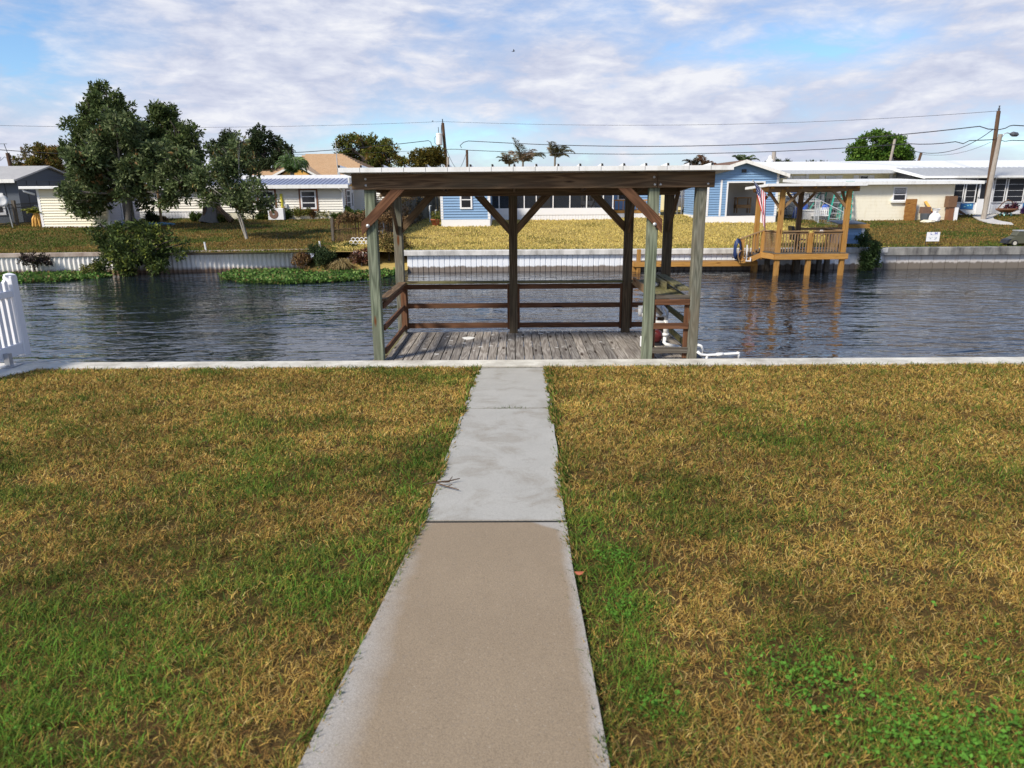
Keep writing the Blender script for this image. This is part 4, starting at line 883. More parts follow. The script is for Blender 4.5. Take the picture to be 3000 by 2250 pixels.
mb = MB(); wbox(mb, XM-.3, X1+.45, YF-.57, YF-.505, zt-.13, zt+.10); wbox(mb, X0, XM-.31, YB-.47, YB-.405, zt-.13, zt+.1); wbox(mb, XM-.3, X1+.6, 49.41, 50.3, 4.1, 4.52); wbox(mb, X1+.46, X1+.55, YF-.5, 49.4, 3.95, 4.3); wbox(mb, -26.5, XM-.31, 50.01, 51.5, 4.1, 4.45); mb.build('fascia', 'white_roof', h)
MB().tube([(X1-.14, YF-.56, zt-.1), (X1-.1, YF-.3, zt-.25), (X1-.06, YF-.09, zt-.36), (X1-.06, YF-.09, g0+.1)], .05, 6).build('downspout', 'white_vinyl', h)
fm = front(YF); A = at(874, 555, YF); B = at(935, 616, YF)
window(h, fm, A[0]+.12, B[0]-.12, 2.37, 3.53, bars=(2.75, 3.14), outer='brown_trim', ow=.11)
A = at(752, 555, YF); B = at(814, 616, YF); window(h, fm, A[0]+.1, B[0]-.12, 2.37, 3.53, bars=(2.75, 3.14), outer='brown_trim', ow=.11)
A = at(596, 540, YB); B = at(618, 563, YB); window(h, front(YB), A[0], B[0], 3.05, 3.55, tw=.06, outer='brown_trim', ow=.07)
window(h, rside(X1), 47.75, 48.85, 2.35, 3.55, bars=(2.75, 3.15), outer='brown_trim', ow=.07)
mb = MB(); mbox(mb, rside(X1), 49.05, 49.95, g0+.1, 3.55, 0, .05); dr = mb.build('door', 'white_vinyl', h); mb = MB(); mbox(mb, rside(X1), 49.4, 49.6, 2.5, 3.35, .05, .06); mb.build('pane', 'dark_glass', dr)
mb = MB(); A = at(829, 600, YF); mb.tube([(A[0], YF-.09, 2.15), (A[0]-.05, YF-.09, 3.32)], .085, 10); mb.build('pipe', 'yellow_pipe', h); MB().box((A[0]+.1, YF-.14, 2.45), (A[0]+.3, YF-.03, 2.7)).build('meter_box', 'galv', h)
# heat pump, shrubs along the wall
P0 = gb(812, 644); P0[1] = YF-.75; P0[2] = 1.72; ac = thing('heat_pump', P0, 'white outdoor air conditioner unit with round fan grille against the mobile home wall', 'air conditioner')
MB().box(P0+[-.48, 0, 0], P0+[.52, .35, .72]).build('case', 'white_vinyl', ac, bevel=.02); MB().lathe(P0+[-.1, -.002, .36], [(0, .29), (.012, .29), (.02, .26)], 20, (0, -1, 0)).build('grille', 'rust', ac)
MB().lathe(P0+[-.1, -.024, .36], [(0, .07), (.01, .05)], 12, (0, -1, 0)).build('hub', 'galv', ac)
def shrub(px, py, w, hgt, label, pal, seed, D=None, name='shrub', n=260, leaf=.11, wid=.45, group=None, accent=None, zoff=0, bl_px=None):
    P0 = gb(px, py) if D is None else at(px, py, D); r_ = thing(name, P0, label, 'shrub', group)
    rg = random.Random(seed); bl = []
    for i in range(max(2, int(w/hgt*2.2)+2)): bl.append((P0[0]+rg.uniform(-.5, .5)*w*.75, P0[1]+rg.uniform(-.25, .25)*min(w, 1.2), P0[2]+hgt*rg.uniform(.32, .68)+zoff, hgt*rg.uniform(.30, .46)))
    if bl_px: bl = [pblob(a, b_, P0[1]+rg.uniform(-.2, .2), c) for a, b_, c in bl_px]
    crown('foliage', bl, r_, n, leaf, wid, pal, seed, k=7, gap=.35, shell=.15, accent=accent)
    limbs('stem', P0, P0+[0, 0, hgt*.25], bl, .03, 'bark_dark', r_, seed, twig=False); return r_
GRN = [(.075, .115, .025), (.11, .15, .035), (.055, .085, .02)]; YGR = [(.16, .17, .04), (.22, .20, .05), (.10, .13, .03)]; DRY = [(.21, .12, .05), (.13, .07, .035), (.28, .18, .075)]
for i, (px, py, w, hg, lab, pal) in enumerate((
    (792, 642, .35, .75, 'narrow yellow green shrub left of the air conditioner unit', YGR), (768, 643, .5, .4, 'low dark shrub under the tree covered window', GRN),
    (842, 642, .8, .7, 'bushy green shrub right of the air conditioner unit', GRN), (886, 641, 1.0, .75, 'widest shrub, below the right brown framed window', YGR),
    (918, 641, .55, .6, 'brownish low shrub between wall bushes of the mobile home', DRY), (945, 640, 1.0, .62, 'rounded yellow shrub below the blank white clapboard', YGR), (992, 642, 1.0, .35, 'sprawling low weeds at the mobile home corner', GRN), (1026, 640, .5, .7, 'upright green shrub beside the side window of the mobile home', GRN), (1055, 640, .7, .5, 'dark green bush beyond the white side door', GRN),
    (455, 648, 1.6, .28, 'low weeds along the white skirting behind the grey pole', DRY), (575, 648, 1.2, .5, 'straggly green weeds beside the brown pole', GRN), (655, 650, .9, .5, 'yellow green weeds beside the palm stump', YGR), (442, 652, .8, .7, 'dark rounded bush at the right corner of the cream shed', [(.035, .045, .02), (.05, .06, .025)]))):
    shrub(px, py, w, hg, lab, pal, 100+i, group='shrubs along the mobile home')
# clothes poles, stump, tarp
for nm, px, py, ptop, mat, lab in (('clothes_pole', 394, 662, 560, 'wood_greygreen', 'grey green wooden pole standing on the left far lawn'), ('clothes_pole', 474, 656, 545, 'wood_tan', 'leaning reddish brown wooden pole near the palm stump')):
    P0 = gb(px, py); T = at(px-14, ptop, P0[1]); MB_ = MB(); MB_.tube([P0-[0, 0, .2], P0*.5+T*.5, T], [.085, .08, .07], 8); tag(MB_.build(nm, mat), lab, 'pole', 'clothes line poles')
P0 = gb(622, 650); st = thing('palm_stump', P0, 'cut brown palm stump leaning against the white mobile home', 'stump')
MB().tube([P0-[.1, 0, .1], P0+[0, .1, .5], P0+[.12, .2, 1.15], P0+[.15, .2, 1.4]], [.75, .52, .42, .36], 11).build('trunk', 'bark', st); mb = MB(); mb.tube([P0+[.35, -.1, 1.2], P0+[.8, -.25, .6], P0+[1.35, -.3, .05]], [.10, .16, .2], 7); mb.tube([P0+[-.3, -.3, .0], P0+[-.25, -.3, .9]], [.18, .12], 7); mb.build('frond_stub', 'wood_stick', st)
P0 = gb(425, 660); mb = MB(); rg = random.Random(5)
for i in range(14): mb.blob(P0+[rg.uniform(-1.3, 1.6), rg.uniform(-.2, .2), .05], .16, 1, .4, (2.4, 1.2, .7))
tag(mb.build('tarp', 'tarp_blue'), 'crumpled blue green tarp lying at the foot of the grey pole', 'tarp')
tag(MB().box(gb(400, 664)+[-1.3, 0, .0], gb(400, 664)+[.5, .1, .06]).build('edging_board', 'wood_old'), 'low grey edging board in the grass left of the tarp', 'board')

# ---- tile roof house beyond
h = thing('tile_roof_house', (-19, 64, 1.9), 'house with a large tan tiled hip roof behind the mobile home', 'house')
Dh = 62.0; L0 = at(716, 523, Dh); R0 = at(1122, 527, Dh); ra = at(905, 451, Dh+5); rb_ = at(998, 450, Dh+5)
ze = L0[2]; xl, xr = L0[0], R0[0]; ry = Dh+5; bk = Dh+10; rz = (ra[2]+rb_[2])/2; rxl, rxr = ra[0], rb_[0]
def tile_face(mb, a, b_, c, d, n):
    """stepped courses from eave edge a-b up to ridge edge d-c"""
    a, b_, c, d = map(Vector, (a, b_, c, d)); up_ = Vector((0, 0, .11))
    for i in range(n):
        t0, t1 = i/n, (i+1)/n; p0, p1 = a.lerp(d, t0), b_.lerp(c, t0); p2, p3 = b_.lerp(c, t1), a.lerp(d, t1)
        mb.poly([p0+up_, p1+up_, p2, p3]); mb.poly([p0, p1, p1+up_, p0+up_])
mb = MB(); n = 17
tile_face(mb, (xl, Dh, ze), (xr, Dh, ze), (rxr, ry, rz), (rxl, ry, rz), n); tile_face(mb, (xr, Dh, ze), (xr, bk, ze), (rxr, ry, rz), (rxr, ry, rz), n); tile_face(mb, (xr, bk, ze), (xl, bk, ze), (rxl, ry, rz), (rxr, ry, rz), n); tile_face(mb, (xl, bk, ze), (xl, Dh, ze), (rxl, ry, rz), (rxl, ry, rz), n)
G0 = at(792, 525, Dh-1.2); G1 = at(940, 525, Dh-1.2); gp = at(866, 484, Dh-1.2); gm = gp+[0, 4.2, 0]
tile_face(mb, G0, gp*1, gm*1, G0+[0, 3, 0], 6)
slab(mb, [G0+[-.2, -.2, 0], gp+[0, -.2, .05], gm+[0, 0, .05], G0+[-.2, 3, 0]], .08); slab(mb, [gp+[.01, -.2, .05], G1+[.2, -.2, 0], G1+[.2, 3, 0], gm+[.01, 0, .05]], .08)
mb.build('roof', 'tile_roof', h)
mb = MB(); wbox(mb, xl+.7, xr-.7, Dh+.6, bk-.6, 1.7, ze-.02); mb.prism([G0+[.3, 0, 0], G1+[-.3, 0, 0], gp+[0, 0, -.1]], (0, 2.4, 0)); wbox(mb, G0[0]+.3, G1[0]-.3, Dh-1.2, Dh+.59, 1.7, ze-.03); mb.build('wall', 'amber', h)
mb = MB(); mb.prism([G0+[-.3, -.26, -.12], gp+[0, -.26, -.02], gp+[0, -.26, .15], G0+[-.3, -.26, .05]], (0, .05, 0)); mb.prism([gp+[.001, -.26, -.02], G1+[.3, -.26, -.12], G1+[.3, -.26, .05], gp+[.001, -.26, .15]], (0, .05, 0)); mb.build('fascia', 'white_paint', h)
T = at(982, 412, 56); mb = MB(); mb.tube([(T[0]+.1, 56, 1.9), (T[0], 56, T[2])], .035, 6); mb.beam((T[0]-.2, 56, T[2]-.6), (T[0]+.5, 56, T[2]-.6), .02, .02); mb.box((T[0]+.02, 55.93, 3.9), (T[0]+.2, 56.07, 4.9)); tag(mb.build('antenna_mast', 'galv'), 'thin grey antenna mast in front of the tan tiled roof', 'antenna')
P0 = at(856, 508, 57); pm = thing('palm_tree', (P0[0], 57, 1.9), 'drooping green palm crown in front of the tiled roof gable', 'palm tree')
o, rb = fronds('crown', P0, 46, 1.9, .1, [(.10, .17, .05), (.07, .13, .035), (.15, .22, .07)], 14, pm, 2.3, 4.5, (.13, 0, 0), leaflets=70, lw=.035); rb.build('rib', 'bark_pale', o)
MB().tube([(P0[0], 57, 1.7), (P0[0], 57, P0[2]+.1)], [.2, .15], 9).build('trunk', 'bark', pm)

# ---- centre blue cottage with screened porch
h = thing('blue_cottage', (0, 44, 1.5), 'light blue clapboard cottage with a white screened porch behind the golden lawn', 'house')
X0, X1, Y0, g0, zt = -4.22, -1.42, 41.9, 1.38, 3.75
mb = MB(); wbox(mb, X0, X1, Y0, 50, g0, zt); wbox(mb, X1+.002, 6.2, 47.6, 50, g0, zt); wbox(mb, 6.21, 9.6, 48.2, 50, g0, zt); mb.build('wall', 'blue_siding', h)
mb = MB(); siding(mb, front(Y0), 1.85, zt, X0, X1, .15); siding(mb, rside(X1), 1.85, zt, Y0, 45.5, .15); siding(mb, front(48.2), 1.9, zt, 6.21, 9.6, .15); siding(mb, front(47.6), 1.9, zt, X1+.01, 6.2, .15); mb.build('clapboard', 'blue_siding', h)
for a_ in ((front(Y0), X0, X1, g0, 1.85, 0, .04), (rside(X1), Y0, 45.5, g0, 1.85, 0, .04), (front(48.2), 6.21, 9.6, g0, 1.9, 0, .04)): mbox(MBN := MB(), *a_); MBN.build('skirting', 'white_vinyl', h)
mb = MB(); mbox(mb, front(Y0), X0-.02, X0+.13, 1.86, zt, 0, .045); mb.build('corner_trim', 'white_vinyl', h); mb = MB(); mbox(mb, front(Y0), X1-.12, X1+.03, 1.86, zt, 0, .045); mb.build('corner_trim', 'white_vinyl', h)
A = at(1347, 570, Y0); B = at(1384, 612, Y0); window(h, front(Y0), A[0], B[0], B[2], 3.4, bars=(2.95,))
px0, px1, pyy = X1+.02, 6.15, 45.5
mb = MB(); mb.box((px0+.02, pyy+.015, 2.37), (px1-.02, pyy+.02, 3.64)); mb.build('porch_screen', 'screen_mesh', h)
mb = MB(); skirt(mb, front(pyy), 1.55, 1.95, px0, px1, .18); mbox(mb, front(pyy), px0, px1, 1.95, 2.36, -.03, .05); mbox(mb, front(pyy), px0, px1, 3.65, 3.8, -.03, .05); mbox(mb, rside(px1), pyy+.04, 48.19, 1.55, 2.36, -.05, 0.0); mb.build('porch_panel', 'white_vinyl', h)
for u in (-.96, .02, .60, 1.35, 2.39, 3.43, 4.47, 5.5, 6.1): mb = MB(); mbox(mb, front(pyy), u-.03, u+.03, 2.36, 3.65, -.03, .04); mb.build('porch_post', 'white_vinyl', h)
mb = MB(); wbox(mb, px0+.05, px1-.05, 46.9, 47.3, 1.6, 1.7); wbox(mb, px0, px1, pyy+.06, 47.58, 1.56, 1.6); mb.build('porch_floor', 'slab_far', h)
mb = MB(); mbox(mb, front(47.58), 4.3, 5.2, 1.62, 3.5, 0, .05); dr = mb.build('door', 'plastic_white', h); mb = MB(); [mbox(mb, front(47.58), 4.45+i*.22, 4.62+i*.22, 2.75, 3.3, .05, .06) for i in range(3)]; mb.build('pane', 'dark_glass', dr)
mb = MB(); mbox(mb, front(47.58), 1.5, 2.3, 1.62, 3.5, 0, .05); mb.build('door', 'plastic_white', h)
mb = MB(); slab(mb, [(X0-.3, Y0-.4, zt), (X1+.3, Y0-.4, zt), (X1+.3, 50.4, zt+.9), (X0-.3, 50.4, zt+.9)], .1); slab(mb, [(X1+.31, pyy-.4, 3.8), (6.5, pyy-.4, 3.8), (6.5, 50.4, 4.6), (X1+.31, 50.4, 4.6)], .1); slab(mb, [(6.51, 47.8, 3.78), (10, 47.8, 3.78), (10, 50.4, 4.5), (6.51, 50.4, 4.5)], .1); mb.build('roof', 'white_roof', h)
A = at(1809, 565, 48.2); B = at(1852, 588, 48.2); window(h, front(48.2), A[0], B[0]+.2, 2.75, 3.5)
sd_ = thing('entry_steps', (6.9, 47, 1.6), 'gold timber entry landing with railing at the right end of the screened porch', 'steps')
mb = MB()
for i in range(9): mb.box((6.3+i*.28, 46.4, 2.2), (6.34+i*.28, 46.44, 2.75))
mb.build('baluster', 'wood_gold', sd_); MB().box((6.25, 46.38, 2.75), (8.9, 46.5, 2.83)).build('handrail', 'wood_gold', sd_); mb = MB(); mb.box((6.25, 46.4, 2.0), (8.9, 48.1, 2.16)); mb.build('landing', 'wood_gold', sd_); mb = MB(); mb.box((8.91, 46.6, 1.85), (9.25, 47.8, 1.98)); mb.box((9.26, 46.6, 1.6), (9.6, 47.8, 1.75)); mb.build('tread', 'wood_gold', sd_); mb = MB(); skirt(mb, front(46.4), 1.6, 1.98, 6.25, 8.9); mb.build('skirting', 'white_vinyl', sd_)
ch = thing('porch_chair', (4.6, 46.4, 1.6), 'dark reclining chair inside the screened porch', 'chair')
MB().beam((4.2, 46.3, 2.5), (4.9, 46.3, 2.45), .5, .05).build('seat', 'black_metal', ch); MB().beam((4.9, 46.3, 2.45), (5.3, 46.3, 3.2), .5, .05).build('backrest', 'black_metal', ch)
for x, y in ((4.3, 46.1), (4.85, 46.1), (4.3, 46.5), (4.85, 46.5)): MB().tube([(x, y, 1.6), (x, y, 2.45)], .02, 5).build('leg', 'black_metal', ch)

# ---- blue garage room with gable and open dark front
h = thing('blue_garage', (13.3, 43, 1.5), 'blue gabled garage room with a wide dark screened opening, right of the pavilion', 'garage')
X0, X1, Y0, Y1, g0, ze = 11.25, 15.35, 43.0, 48.5, 1.38, 4.28
xm = (X0+X1)/2; zp = 4.93; H0, H1 = at(2131, 580, Y0)[0], at(2234, 580, Y0)[0]; HZ0, HZ1 = 1.98, 3.78
mb = MB(); sl = (zp-ze)/(xm-X0)
siding(mb, front(Y0), 1.88, zp, lambda z: X0+max(0, (z-ze)/sl), lambda z: X1-max(0, (z-ze)/sl), .14, holes=((H0, H1, HZ0, HZ1),)); siding(mb, lside(X0), 1.88, ze, Y0, Y1, .14); siding(mb, rside(X1), 1.88, ze, Y0, Y1, .14); mb.build('clapboard', 'blue_siding', h)
mb = MB(); wbox(mb, X0, X0+.1, Y0+.02, Y1, g0, ze); wbox(mb, X1-.1, X1, Y0+.02, Y1, g0, ze); wbox(mb, X0+.1, X1-.1, Y1-.1, Y1, g0, ze+.5); wbox(mb, X0+.1, X1-.1, 45.75, 45.85, 1.87, ze); wbox(mb, X0+.1, X1-.1, Y0+.03, Y1-.1, g0, 1.86); wbox(mb, X0+.1, H0, Y0+.02, Y0+.08, 1.86, ze); wbox(mb, H1, X1-.1, Y0+.02, Y0+.08, 1.86, ze); wbox(mb, H0, H1, Y0+.02, Y0+.08, HZ1, ze); mb.prism([(X0+.1, Y0+.02, ze), (X1-.1, Y0+.02, ze), (xm, Y0+.02, zp-.06)], (0, .08, 0)); mb.build('inner_wall', 'room_grey', h)
for a_ in ((front(Y0), X0, X1, g0, 1.90, -.02, .045), (lside(X0), Y0, Y1, g0, 1.89, 0, .045), (rside(X1), Y0, Y1, g0, 1.89, 0, .045)): mbox(MBN := MB(), *a_); MBN.build('skirting', 'white_vinyl', h)
mb = MB(); mbox(mb, front(Y0), X0-.03, X0+.11, 1.91, ze, 0, .048); mbox(mb, front(Y0), X1-.11, X1+.03, 1.91, ze, 0, .045); mbox(mb, front(Y0), H0-.09, H0, HZ0-.14, HZ1+.08, 0, .05); mbox(mb, front(Y0), H1, H1+.09, HZ0-.14, HZ1+.08, 0, .05); mbox(mb, front(Y0), H0, H1, HZ1, HZ1+.08, 0, .05); mbox(mb, front(Y0), X0+.75, X0+.86, 1.91, 3.95, .02, .05); mb.build('trim', 'white_vinyl', h)
ov = .5; mb = MB()
for sg in (-1, 1):
    e = xm+sg*(xm-X0+ov); z_e = ze-ov*sl
    mb.prism([(xm+sg*.001, Y0-.35, zp+.02), (e, Y0-.35, z_e+.02), (e, Y1+.2, z_e+.02), (xm+sg*.001, Y1+.2, zp+.02)], (0, 0, .1))
mb.build('roof', 'brown_board', h)
mb = MB()
for sg in (-1, 1):
    e = xm+sg*(xm-X0+ov); z_e = ze-ov*sl
    mb.prism([(xm+sg*.002, Y0-.42, zp-.06), (e, Y0-.42, z_e-.06), (e, Y0-.42, z_e+.13), (xm+sg*.002, Y0-.42, zp+.13)], (0, .065, 0)); mb.box((e-.08*sg, Y0-.4, z_e-.09), (e+.02*sg, Y1, z_e+.06))
mb.build('fascia', 'white_paint', h)
MB().box((xm-.13, Y0-.1, 4.36), (xm+.12, Y0-.02, 4.54)).build('floodlight', 'black_metal', h)
t = thing('dresser', (12.3, 45.2, 2.0), 'pale chest of drawers inside the dark garage room', 'dresser'); MB().box((11.9, 45, 2.0), (12.7, 45.5, 2.9)).build('body', 'wood_old', t); [MB().box((11.95, 44.97, 2.06+i*.27), (12.65, 44.998, 2.28+i*.27)).build('drawer', 'wood_old', t) for i in range(3)]; MB().box((12.05, 45.1, 2.901), (12.4, 45.3, 3.05)).build('box_on_top', 'black_metal', t)
t = thing('side_table', (14.2, 45.2, 2.0), 'tan wooden stand inside the dark garage room near the flag', 'table'); MB().box((13.6, 44.9, 2.88), (14.5, 45.5, 2.94)).build('top', 'wood_tan', t); MB().box((13.6, 44.9, 2.3), (14.5, 45.5, 2.5)).build('shelf', 'wood_tan', t)
for x, y in ((13.62, 44.92), (14.42, 44.92), (13.62, 45.42), (14.42, 45.42)): MB().box((x, y, 2.0), (x+.06, y+.06, 2.88)).build('leg', 'wood_tan', t)
# car, gate posts, small yellow house behind the gap
c = thing('parked_car', (11.6, 51.2, 1.9), 'dark blue sport utility car mostly hidden behind the blue garage', 'car')
cx, cy, cz = at(2042, 635, 50.5)[0], 50.5, 1.85
mb = MB(); mb.prism([(cx-.9, cy, cz+.35), (cx+.95, cy, cz+.35), (cx+.95, cy, cz+1.05), (cx+.78, cy, cz+1.15), (cx+.62, cy, cz+1.72), (cx-.55, cy, cz+1.72), (cx-.75, cy, cz+1.15), (cx-.9, cy, cz+1.05)], (0, 4.4, 0)); mb.build('body', 'car_blue', c, bevel=.06)
MB().prism([(cx-.68, cy-.004, cz+1.17), (cx+.7, cy-.004, cz+1.17), (cx+.56, cy-.004, cz+1.64), (cx-.5, cy-.004, cz+1.64)], (0, -.01, 0)).build('window', 'dark_glass', c); MB().box((cx-.3, cy-.02, cz+.75), (cx+.3, cy-.004, cz+.9)).build('plate', 'white_paint', c); MB().box((cx-.92, cy-.06, cz+.4), (cx+.97, cy-.005, cz+.58)).build('bumper', 'black_metal', c)
for x in (cx-.88, cx+.66):
    for y in (cy+.8, cy+3.5):
        w_ = MB().lathe((x, y, cz+.34), [(0, .34), (.24, .34)], 18, (1, 0, 0)).build('wheel', 'rubber', c); MB().lathe((x-.006, y, cz+.34), [(0, .2), (.252, .2)], 12, (1, 0, 0)).build('rim', 'steel', w_)
for x in (cx-.86, cx+.7): MB().box((x, cy-.03, cz+.9), (x+.18, cy-.005, cz+1.15)).build('tail_light', 'red_plastic', c)
h = thing('small_yellow_house', (9.6, 60, 1.9), 'small pale yellow house seen through the gap left of the blue garage', 'house')
mb = MB(); wbox(mb, 11.1, 15, 56, 62, 1.8, 4.3); mb.build('wall', 'yellow_stucco', h); mb = MB(); slab(mb, [(10.4, 55.6, 4.25), (15.3, 55.6, 4.25), (15.3, 62.3, 4.9), (10.4, 62.3, 4.9)], .18); mb.build('roof', 'white_roof', h); window(h, front(56), 11.8, 12.2, 3.2, 3.9, trim='black_metal')
g = thing('driveway_gate', (9.5, 49, 1.9), 'galvanised tube gate between the cottage and the blue garage', 'gate')
xs_ = [at(p_, 600, 49)[0] for p_ in (1973, 1985, 1997, 2010)]
mb = MB(); mb.tube([(xs_[0], 49, 1.7), (xs_[0], 49, 3.4), (xs_[0]+.08, 49, 3.5), (xs_[-1], 49, 3.5)], .035, 6); mb.build('frame', 'galv', g)
for x in xs_[1:]: MB().tube([(x, 49, 1.7), (x, 49, 3.49)], .045, 6).build('bar', 'steel', g)
MB().box((xs_[0], 48.97, 1.72), (xs_[-1]+.4, 49.03, 1.85)).build('bottom_rail', 'black_metal', g)

# ---- yellow house, garage, porch at right
h = thing('yellow_house', (25, 52, 1.8), 'long pale yellow house with a white roof and small shuttered windows at right', 'house')
A = at(2272, 560, 51)[0]; mb = MB(); wbox(mb, A, 36, 51, 58, 1.7, 4.55); mb.prism([(A, 51, 4.55), (A, 58, 4.55), (A, 54.5, 5.15)], (.15, 0, 0)); mb.build('wall', 'yellow_stucco', h)
mb = MB(); siding(mb, front(51), 1.8, 4.5, A, 36, .2, .012); mb.build('cladding', 'yellow_stucco', h)
mb = MB(); slab(mb, [(A-.5, 50.4, 4.5), (60, 50.4, 4.5), (60, 54.6, 5.2), (A-.5, 54.6, 5.2)], .12); slab(mb, [(A-.5, 54.61, 5.2), (60, 54.61, 5.2), (60, 58.5, 4.5), (A-.5, 58.5, 4.5)], .12); mb.build('roof', 'white_roof', h)
mb = MB(); wbox(mb, A-.55, 60, 50.3, 50.395, 4.38, 4.62); mb.build('gutter', 'galv', h)
mb = MB(); mb.prism([(A-.6, 50.4, 4.42), (A-.6, 54.5, 5.12), (A-.6, 54.5, 5.36), (A-.6, 50.4, 4.66)], (.09, 0, 0)); mb.build('fascia', 'white_paint', h)
for a, b_, gl in ((2322, 2342, 'plastic_white'), (2417, 2449, 'galv'), (2517, 2542, 'dark_glass'), (2633, 2671, 'dark_glass')):
    x0, x1 = at(a, 530, 51)[0], at(b_, 530, 51)[0]; w_ = window(h, front(51), x0, x1, 3.84, 4.26, tw=.05, glass=gl)
    mb = MB(); mbox(mb, front(51), x0-.42, x0-.04, 3.82, 4.28, .013, .045); mbox(mb, front(51), x1+.04, x1+.42, 3.82, 4.28, .013, .04); mb.build('shutter', 'plastic_white', h)
for px in (2363, 2607): x0 = at(px, 530, 51)[0]; MB().box((x0-.09, 50.86, 1.8), (x0+.09, 50.95, 4.5)).build('downspout', 'white_vinyl', h)
h = thing('yellow_garage', (23, 44, 1.55), 'pale yellow block garage with flat white roof and one louvred window', 'garage')
X0, X1, Y0 = 19.75, 26.2, 43.9; mb = MB(); wbox(mb, X0, X1, Y0, 49.8, 1.4, 3.62); mb.build('wall', 'pale_block', h)
mb = MB()
for i in range(10): mbox(mb, front(Y0), X0+.02, X1-.02, 1.70+i*.19, 1.882+i*.19, 0, .008)
mb.build('block_courses', 'pale_block', h)
mb = MB(); slab(mb, [(X0-1.6, Y0-.5, 3.63), (X1+1.4, Y0-.5, 3.63), (X1+1.4, 50, 3.85), (X0-1.6, 50, 3.85)], .18); mb.build('roof', 'white_roof', h)
A = at(2612, 590, Y0); B = at(2657, 548, Y0); window(h, front(Y0), A[0], B[0], 2.68, 3.48, tw=.06, bars=(3.05,)); window(h, front(Y0-.002), A[0]+.1, B[0]-.1, 3.14, 3.40, tw=.01, bars=(3.2, 3.27, 3.34), bt=.012)
MB().box((A[0]-.08, Y0-.16, 2.58), (B[0]+.05, Y0-.02, 2.675)).build('sill', 'white_paint', h)
h = thing('porch_house', (31, 47, 1.7), 'white screened porch with dark louvred windows at the right edge', 'house')
X0, Y0 = 26.9, 47.0; mb = MB(); wbox(mb, X0, 60, Y0, 50.35, 1.5, 2.48); wbox(mb, X0, 60, Y0, Y0+.2, 3.98, 4.05); mb.build('wall', 'white_vinyl', h)
wins = [(2746, 2762), (2772, 2816), (2826, 2852), (2908, 2937), (2947, 2992), (3002, 3050)]
for i, (a, b_) in enumerate(wins):
    x0, x1 = at(a, 580, Y0)[0], at(b_, 580, Y0)[0]; window(h, front(Y0), x0-.06, x1+.06, 2.48, 3.98, tw=.05, bars=(2.85, 3.22, 3.6), glass='screen_black', bt=.008)
x0, x1 = at(2862, 600, Y0)[0], at(2898, 600, Y0)[0]; mb = MB(); mbox(mb, front(Y0), x0-.05, x1+.05, 1.65, 3.85, -.02, .06); dr = mb.build('door', 'white_vinyl', h); mb = MB(); mbox(mb, front(Y0), x0+.05, x1-.1, 2.72, 3.7, .055, .07); mb.build('pane', 'screen_black', dr)
MB().box((x0-.06, Y0-.1, 2.75), (x0-.03, Y0-.061, 2.85)).build('handle', 'black_metal', dr)
mb = MB(); wbox(mb, X0, 60, Y0+.08, Y0+.18, 2.49, 3.975); mb.build('screen', 'screen_black', h)
mb = MB(); slab(mb, [(X0-1.1, Y0-.5, 4.05), (60, Y0-.5, 4.05), (60, 50.9, 4.66), (X0-1.1, 50.9, 4.66)], .06)
u = X0-1.1
while u < 59: mb.prism([(u, Y0-.49, 4.111), (u+.1, Y0-.49, 4.111), (u+.1, 50.88, 4.721), (u, 50.88, 4.721)], (0, 0, .04)); u += .36
mb.build('roof', 'galv', h); mb = MB(); wbox(mb, X0-1.15, 60, Y0-.57, Y0-.505, 4.0, 4.13); mb.prism([(X0-1.2, Y0-.5, 3.98), (X0-1.2, 50.9, 4.6), (X0-1.2, 50.9, 4.8), (X0-1.2, Y0-.5, 4.13)], (.09, 0, 0)); mb.build('fascia', 'white_roof', h)
mb = MB(); mb.prism([(X0-1.0, Y0+.3, 3.9), (X0-1.0, 50.3, 3.9), (X0-1.0, 50.3, 4.55)], (.05, 0, 0)); mb.build('screen', 'screen_black', h)
for a, b_, lab in ((2814, 2850, 'blue painted plaque left of the white porch door'), (2996, 3030, 'blue painted plaque cut by the right edge of the photo')):
    x0, x1 = at(a, 600, Y0)[0], at(b_, 600, Y0)[0]; q = thing('wall_plaque', (x0, Y0, 2.1), lab, 'plaque', 'plaques on the porch wall'); MB().box((x0, Y0-.05, 2.08), (x1, Y0-.005, 2.44)).build('board', 'sign_blue', q)
    mb = MB(); rg = random.Random(a); [mb.blob((x0+(x1-x0)*rg.uniform(.3, .8), Y0-.052, 2.2+.2*rg.random()), .045, 1, .2, (1.6, .15, .8)) for _ in range(3)]; mb.build('painted_motif', 'turquoise', q)
MB_ = MB(); A = at(2745, 640, Y0); 
# ------------------------------------------------------------------ trees
OLV = [(.065, .095, .028), (.09, .125, .038), (.05, .075, .022), (.12, .15, .05)]
LOQ = [(.085, .12, .042), (.125, .165, .065), (.19, .225, .10), (.06, .085, .03)]
def tree(name, label, base, fork_px, blobs_px, D, n, leaf, wid, pal, r0, bark, seed, stems=1, group=None, accent=None, k=8, gap=.45, droop=0.0, shell=.35, depth=1.0, fork_D=None, spread=.15):
    base = np.array(base, float); t = thing(name, base, label, 'tree', group); rg = random.Random(seed); bl = []
    for px, py, rp in blobs_px: bl.append(pblob(px, py, D+rg.uniform(-1, 1)*depth, rp))
    fk = at(fork_px[0], fork_px[1], fork_D or (base[1]+.2))
    limbs('trunk', base, fk, bl, r0, bark, t, seed, stems, spread)
    crown('crown', bl, t, n, leaf, wid, pal, seed, k=k, gap=gap, accent=accent, droop=droop, shell=shell); return t
B = at(372, 668, 41.2); B[2] = gfar(41.2)
